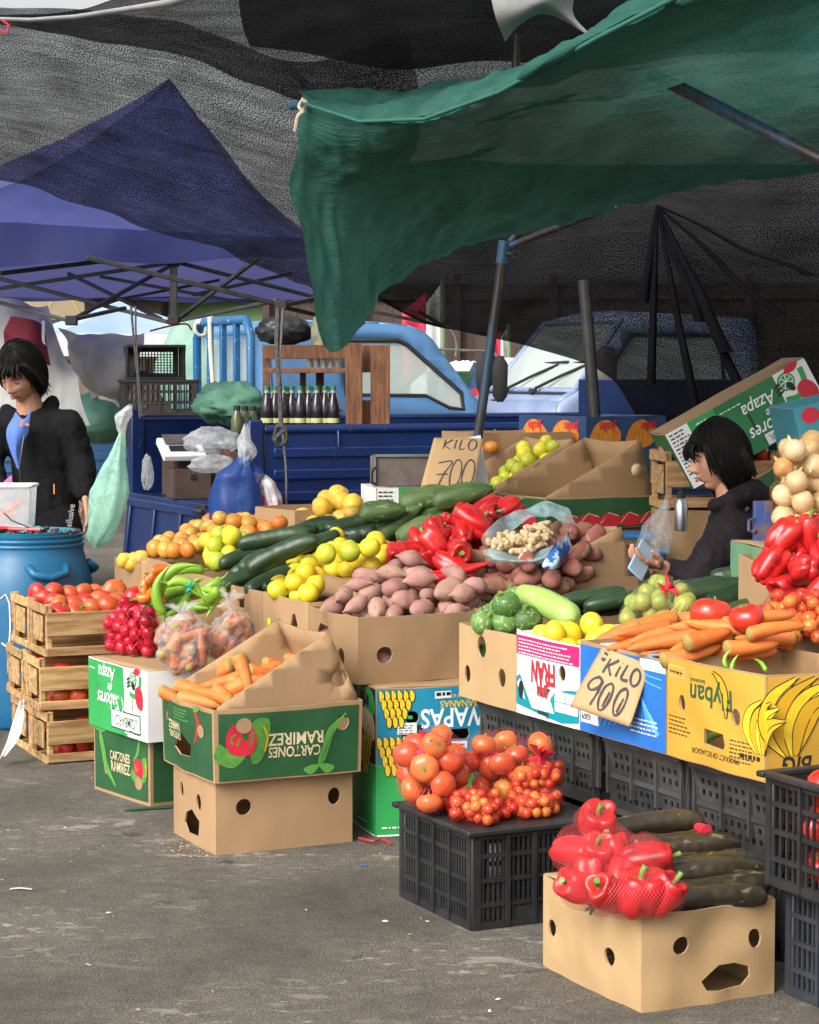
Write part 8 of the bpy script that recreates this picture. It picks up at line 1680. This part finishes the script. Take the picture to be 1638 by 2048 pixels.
def strands(par, T, s, prof, n=260, seed=0, k0=1.0, r=.0016, drop=.12):
    mb = MB(); rr = random.Random(seed)
    for q in range(n):
        az = rr.uniform(-pi, pi); lim, k = prof(az); e0 = rr.uniform(.75, 1.45); az0 = az * rr.uniform(.8, 1); lim -= rr.uniform(-.05, drop); ps = []
        off = rr.uniform(.0, .045); wob = rr.gauss(0, .05)
        for i in range(9):
            f = i / 8; e = e0 + (lim - e0) * f; a = az0 + (az - az0) * f + wob * f * f; d = V((sin(a) * cos(e), -cos(a) * cos(e), sin(e))); ps.append(T @ (V((d.x * .078, d.y * .101, d.z * .122)) * k * (1.0 + off + .02 * f * f) * s))
        mb.tube(ps, [r * (1 - .6 * (i / 8) ** 3) for i in range(9)], 4, cap=False)
    return mb.obj('hair_strands', HAIR, par, smooth=180)
# ---- seated woman in profile, facing left, looking down at a phone
YW = 8.2
hc = P(1437, 915, YW); sH = 1.04
T = MX.Translation(hc) @ MX.Rotation(R(-84), 4, 'Z') @ MX.Rotation(R(14), 4, 'X')
pp = lambda x, y, dy=0: P(x, y, YW + dy)
mb = MB(); headmesh(mb, T, sH)
capsule(mb, T @ V((0, .018, -.06)), pp(1468, 1010), .052, .062)
hw = pp(1318, 1133, -.2); hd = (pp(1283, 1122, -.24) - hw)
hand(mb, hw, hd, (.25, .25, .95), 1.0, .4, 1, curls=(.35, .45, .55, .6))
capsule(mb, pp(1345, 1143, -.18), hw, .034, .027)
hw2 = pp(1330, 1150, -.02); hand(mb, hw2, pp(1290, 1135, -.1) - hw2, (.1, -.6, .8), 1.0, .5, -1); capsule(mb, pp(1365, 1160, .05), hw2, .034, .027)
limb(mb, [(pp(1468, 1010), .05), (pp(1465, 1070, .0), .04), (pp(1462, 1066, -.13), .04), (pp(1420, 1120, -.2), .035), (pp(1392, 1158, -.22), .034), (pp(1345, 1143, -.18), .034)]); limb(mb, [(pp(1465, 1070, .0), .04), (pp(1455, 1066, .24), .04), (pp(1415, 1130, .2), .035), (pp(1400, 1165, .14), .034), (pp(1365, 1160, .05), .034)])
w1 = mb.obj('person', SKIN); remesh(w1, .0036, 2); tag(w1, 'seated person in dark plum jacket looking down at a phone, black hair', 'person')
facebits(w1, T, sH, .35)
hairmesh(w1, T, sH, lambda az: ((.42 - .28 * max(0, abs(az) - .5) if abs(az) < 1.05 else max(-1.05, .15 - 2.6 * (abs(az) - 1.05))), 1.07 + .12 * min(1, abs(az) / 2.2)), strand=.003)
strands(w1, T, sH, lambda az: ((.42 - .28 * max(0, abs(az) - .5) if abs(az) < 1.05 else max(-1.05, .15 - 2.6 * (abs(az) - 1.05))), 1.07 + .12 * min(1, abs(az) / 2.2)), 420, 1)
locks(w1, T, sH, [([(x, -.085, .075), (x * 1.15, -.102, .05), (x * 1.2, -.1, .022 - abs(x) * .2)], .005, 4, .004) for x in np.linspace(-.06, .06, 9)] + [([(sx * .066, -.05, .07), (sx * .078, -.05, .03), (sx * .078, -.042, -.025), (sx * .074, -.035, -.05)], .006, 9, .007) for sx in (-1, 1)] + [([(sx * .05, .06, .05), (sx * .07, .075, .0), (sx * .066, .085, -.05), (sx * .05, .09, -.085)], .010, 14, .009) for sx in (-1, 0, 1)], 3)
mb = MB()
limb(mb, [(pp(1495, 1290, .1), .17), (pp(1490, 1190, .1), .165), (pp(1478, 1100, .08), .15), (pp(1474, 1050, .06), .115)])
for sy in (-.17, .19): capsule(mb, pp(1478, 1062, .05), pp(1462, 1068, .05 + sy), .095, .085)
limb(mb, [(pp(1462, 1066, -.13), .088), (pp(1420, 1120, -.2), .075), (pp(1392, 1158, -.22), .068), (pp(1345, 1143, -.18), .048)])
limb(mb, [(pp(1455, 1066, .24), .085), (pp(1415, 1130, .2), .07), (pp(1400, 1165, .14), .062), (pp(1362, 1160, .05), .046)])
limb(mb, [(pp(1500, 985, .02), .055), (pp(1520, 1000, .05), .06), (pp(1515, 1030, .1), .075)]); limb(mb, [(pp(1500, 985, -.02), .05), (pp(1462, 1000, -.1), .035), (pp(1430, 1012, -.03), .03)])
jk = mb.obj('jacket', MARF, w1); remesh(jk, .009, 5, .022, .07)
mb = MB()
for dy in (-.06, .22): limb(mb, [(pp(1490, 1290, .1 + dy * .6), .1), (pp(1370, 1292, dy), .08), (pp(1360, 1400, dy), .06), (V((pp(1365, 1400, dy).x, pp(1360, 1400, dy).y, .1)), .05)])
tr_ = mb.obj('trousers', BLKF, w1); remesh(tr_, .012, 4)
for dy in (-.06, .22):
    q = pp(1360, 1400, dy); mb = MB(); limb(mb, [(V((q.x + .03, q.y, .05)), .045), (V((q.x - .12, q.y, .035)), .035)]); mb.obj('shoe', RUBBER, w1, smooth=180)
st = thing('stool', 'low crate stool under the seated person', 'stool', (pp(1490, 1290, .1).x, pp(1490, 1290, .1).y, 0)); zs = pp(1490, 1290, .1).z - .14
m = MB(); m.box((0, 0, zs - .02), (.34, .34, .04)); m.obj('seat', DWOOD, st, bevel=.006)
for sx in (-1, 1):
    for sy in (-1, 1): m = MB(); m.bar((sx * .14, sy * .14, 0), (sx * .14, sy * .14, zs - .04), .035); m.obj('leg', DWOOD, st)
ph = P(1283, 1120, YW - .26); t = thing('phone', 'pale blue cased phone held by the seated person', 'phone', ph, 0, None, (R(62), R(42), R(20))); m = MB(); m.box((0, 0, 0), (.075, .15, .008)); m.obj('case', pm('phone_case', (.3, .5, .68), rough=.3), t, bevel=.004); m = MB(); m.box((0, 0, .0045), (.068, .14, .002)); m.obj('screen', pm('phone_screen', (.25, .33, .4), rough=.1), t)
# ---- standing woman at the left, looking down
YL = 10.8; ql = lambda x, y, dy=0: P(x, y, YL + dy)
hc = ql(42, 748, -.06); sH = 1.16
T = MX.Translation(hc) @ MX.Rotation(R(-28), 4, 'Z') @ MX.Rotation(R(32), 4, 'X') @ MX.Rotation(R(4), 4, 'Y')
mb = MB(); headmesh(mb, T, sH); capsule(mb, T @ V((0, .02, -.06)), ql(62, 838, .03), .056, .07)
hw = ql(170, 992, -.06); hand(mb, hw, ql(176, 1040, -.07) - hw, (-.75, -.1, .05), 1.12, .22, -1); capsule(mb, ql(166, 965, -.03), hw, .037, .03)
limb(mb, [(ql(62, 838, .03), .06), (ql(72, 870, .04), .05), (ql(132, 856, 0), .045), (ql(158, 915, .02), .04), (ql(166, 945, -.02), .038), (ql(166, 965, -.03), .037)])
w2 = mb.obj('person', SKIN); remesh(w2, .004, 2); tag(w2, 'standing person in black fleece over a blue shirt looking down, dark hair', 'person'); facebits(w2, T, sH, .35)
hairmesh(w2, T, sH, lambda az: ((.55 - .25 * max(0, abs(az) - .4) if abs(az) < .9 else max(-.75, .35 - 1.9 * (abs(az) - .9))), 1.1 + .14 * min(1, abs(az) / 2.2)), seed=4, strand=.004)
strands(w2, T, sH, lambda az: ((.55 - .25 * max(0, abs(az) - .4) if abs(az) < .9 else max(-.75, .35 - 1.9 * (abs(az) - .9))), 1.1 + .14 * min(1, abs(az) / 2.2)), 420, 2)
locks(w2, T, sH, [([(x, -.075, .095), (x * 1.25, -.105, .075), (x * 1.3, -.105, .045)], .005, 5, .006) for x in np.linspace(-.06, .06, 9)] + [([(sx * .06, -.05, .085), (sx * .085, -.03, .03), (sx * .086, -.01, -.03), (sx * .075, .0, -.07)], .007, 16, .012) for sx in (-1, 1)], 7)
mb = MB()
limb(mb, [(ql(92, 1010, .05), .165), (ql(88, 940, .05), .155), (ql(80, 880, .04), .16), (ql(70, 850, .04), .11)])
for x, y, dy in ((136, 850, -.01), (-8, 858, .04)): capsule(mb, ql(70, 850, .04), ql(x, y, dy), .085, .08)
limb(mb, [(ql(134, 852, 0), .088), (ql(158, 915, .02), .074), (ql(166, 945, -.02), .066), (ql(167, 984, -.05), .052)]); limb(mb, [(ql(-8, 860, .03), .085), (ql(-22, 930, -.05), .07), (ql(0, 985, -.18), .052)])
limb(mb, [(ql(95, 828, .05), .045), (ql(104, 806, .06), .04)]); limb(mb, [(ql(28, 838, .02), .045), (ql(12, 822, .03), .036)])
jk = mb.obj('fleece_jacket', BLKF, w2); remesh(jk, .01, 5, .02, .09)
sheet('blue_shirt', [S([(30, 822, 10.65), (48, 838, 10.62), (64, 812, 10.65)]), S([(16, 860, 10.60), (34, 868, 10.57), (56, 858, 10.61)]), S([(20, 900, 10.58), (32, 905, 10.56), (44, 900, 10.59)]), S([(34, 936, 10.58), (37, 938, 10.58), (41, 936, 10.58)])], 12, 16, pm('blue_shirt', (.06, .13, .42), (.08, .16, .48), 20, .8), parent=w2, wr=[((8, 8, 8), .02)])
zp = [ql(38, 935, -.24), ql(42, 970, -.22), ql(40, 1005, -.2)]
m = MB(); m.tube([ql(56, 830, -.16), ql(45, 890, -.235), ql(39, 935, -.245), ql(42, 975, -.22)], .004, 6); m.obj('zip', STEEL, w2)
m = MB(); m.box((0, 0, 0), (.012, .004, .03), 0, MX.Translation(ql(43, 846, -.235))); m.box((0, 0, 0), (.02, .004, .01), 0, MX.Translation(ql(54, 849, -.225))); m.box((0, 0, 0), (.006, .004, .05), 0, MX.Translation(ql(108, 978, -.165))); m.obj('orange_tabs', ORGP, w2)
mb = MB()
for x, dy in ((118, -.02), (62, .06)): limb(mb, [(ql(92, 1010, .05), .15), (ql(x, 1060, dy), .12), (ql(x, 1160, dy), .085), (V((ql(x, 1160, dy).x, ql(x, 1160, dy).y, .12)), .06)])
tr_ = mb.obj('trousers', BLKF, w2); remesh(tr_, .012, 4, .012, .1)
for x, dy in ((118, -.02), (62, .06)): q = ql(x, 1160, dy); mb = MB(); limb(mb, [(V((q.x, q.y + .03, .05)), .05), (V((q.x - .03, q.y - .15, .04)), .04)]); mb.obj('shoe', RUBBER, w2, smooth=180)
vs, fs = text2d('ellusive', .045, .85, .01, .2); q = ql(141, 1032, -.16); m = MB(); m.add([q + V((-y, -.004, x)) + V((x * .18, 0, 0)) for x, y in vs], fs); m.obj('trouser_print', pm('grey_print', (.3, .3, .3), rough=.8), w2)
# small pink thing beside her
m = MB(); p = ql(14, 962, -.25); m.add([p + V((-.03, 0, -.03)), p + V((.03, 0, -.03)), p + V((.025, .01, .035)), p + V((-.02, .03, 0))], [(0, 1, 2), (0, 2, 3), (1, 3, 2), (0, 3, 1)]); tag(m.obj('pink_cloth', pm('pink', (.65, .06, .25), rough=.6), bevel=.006), 'pink cloth corner before the standing person', 'cloth')
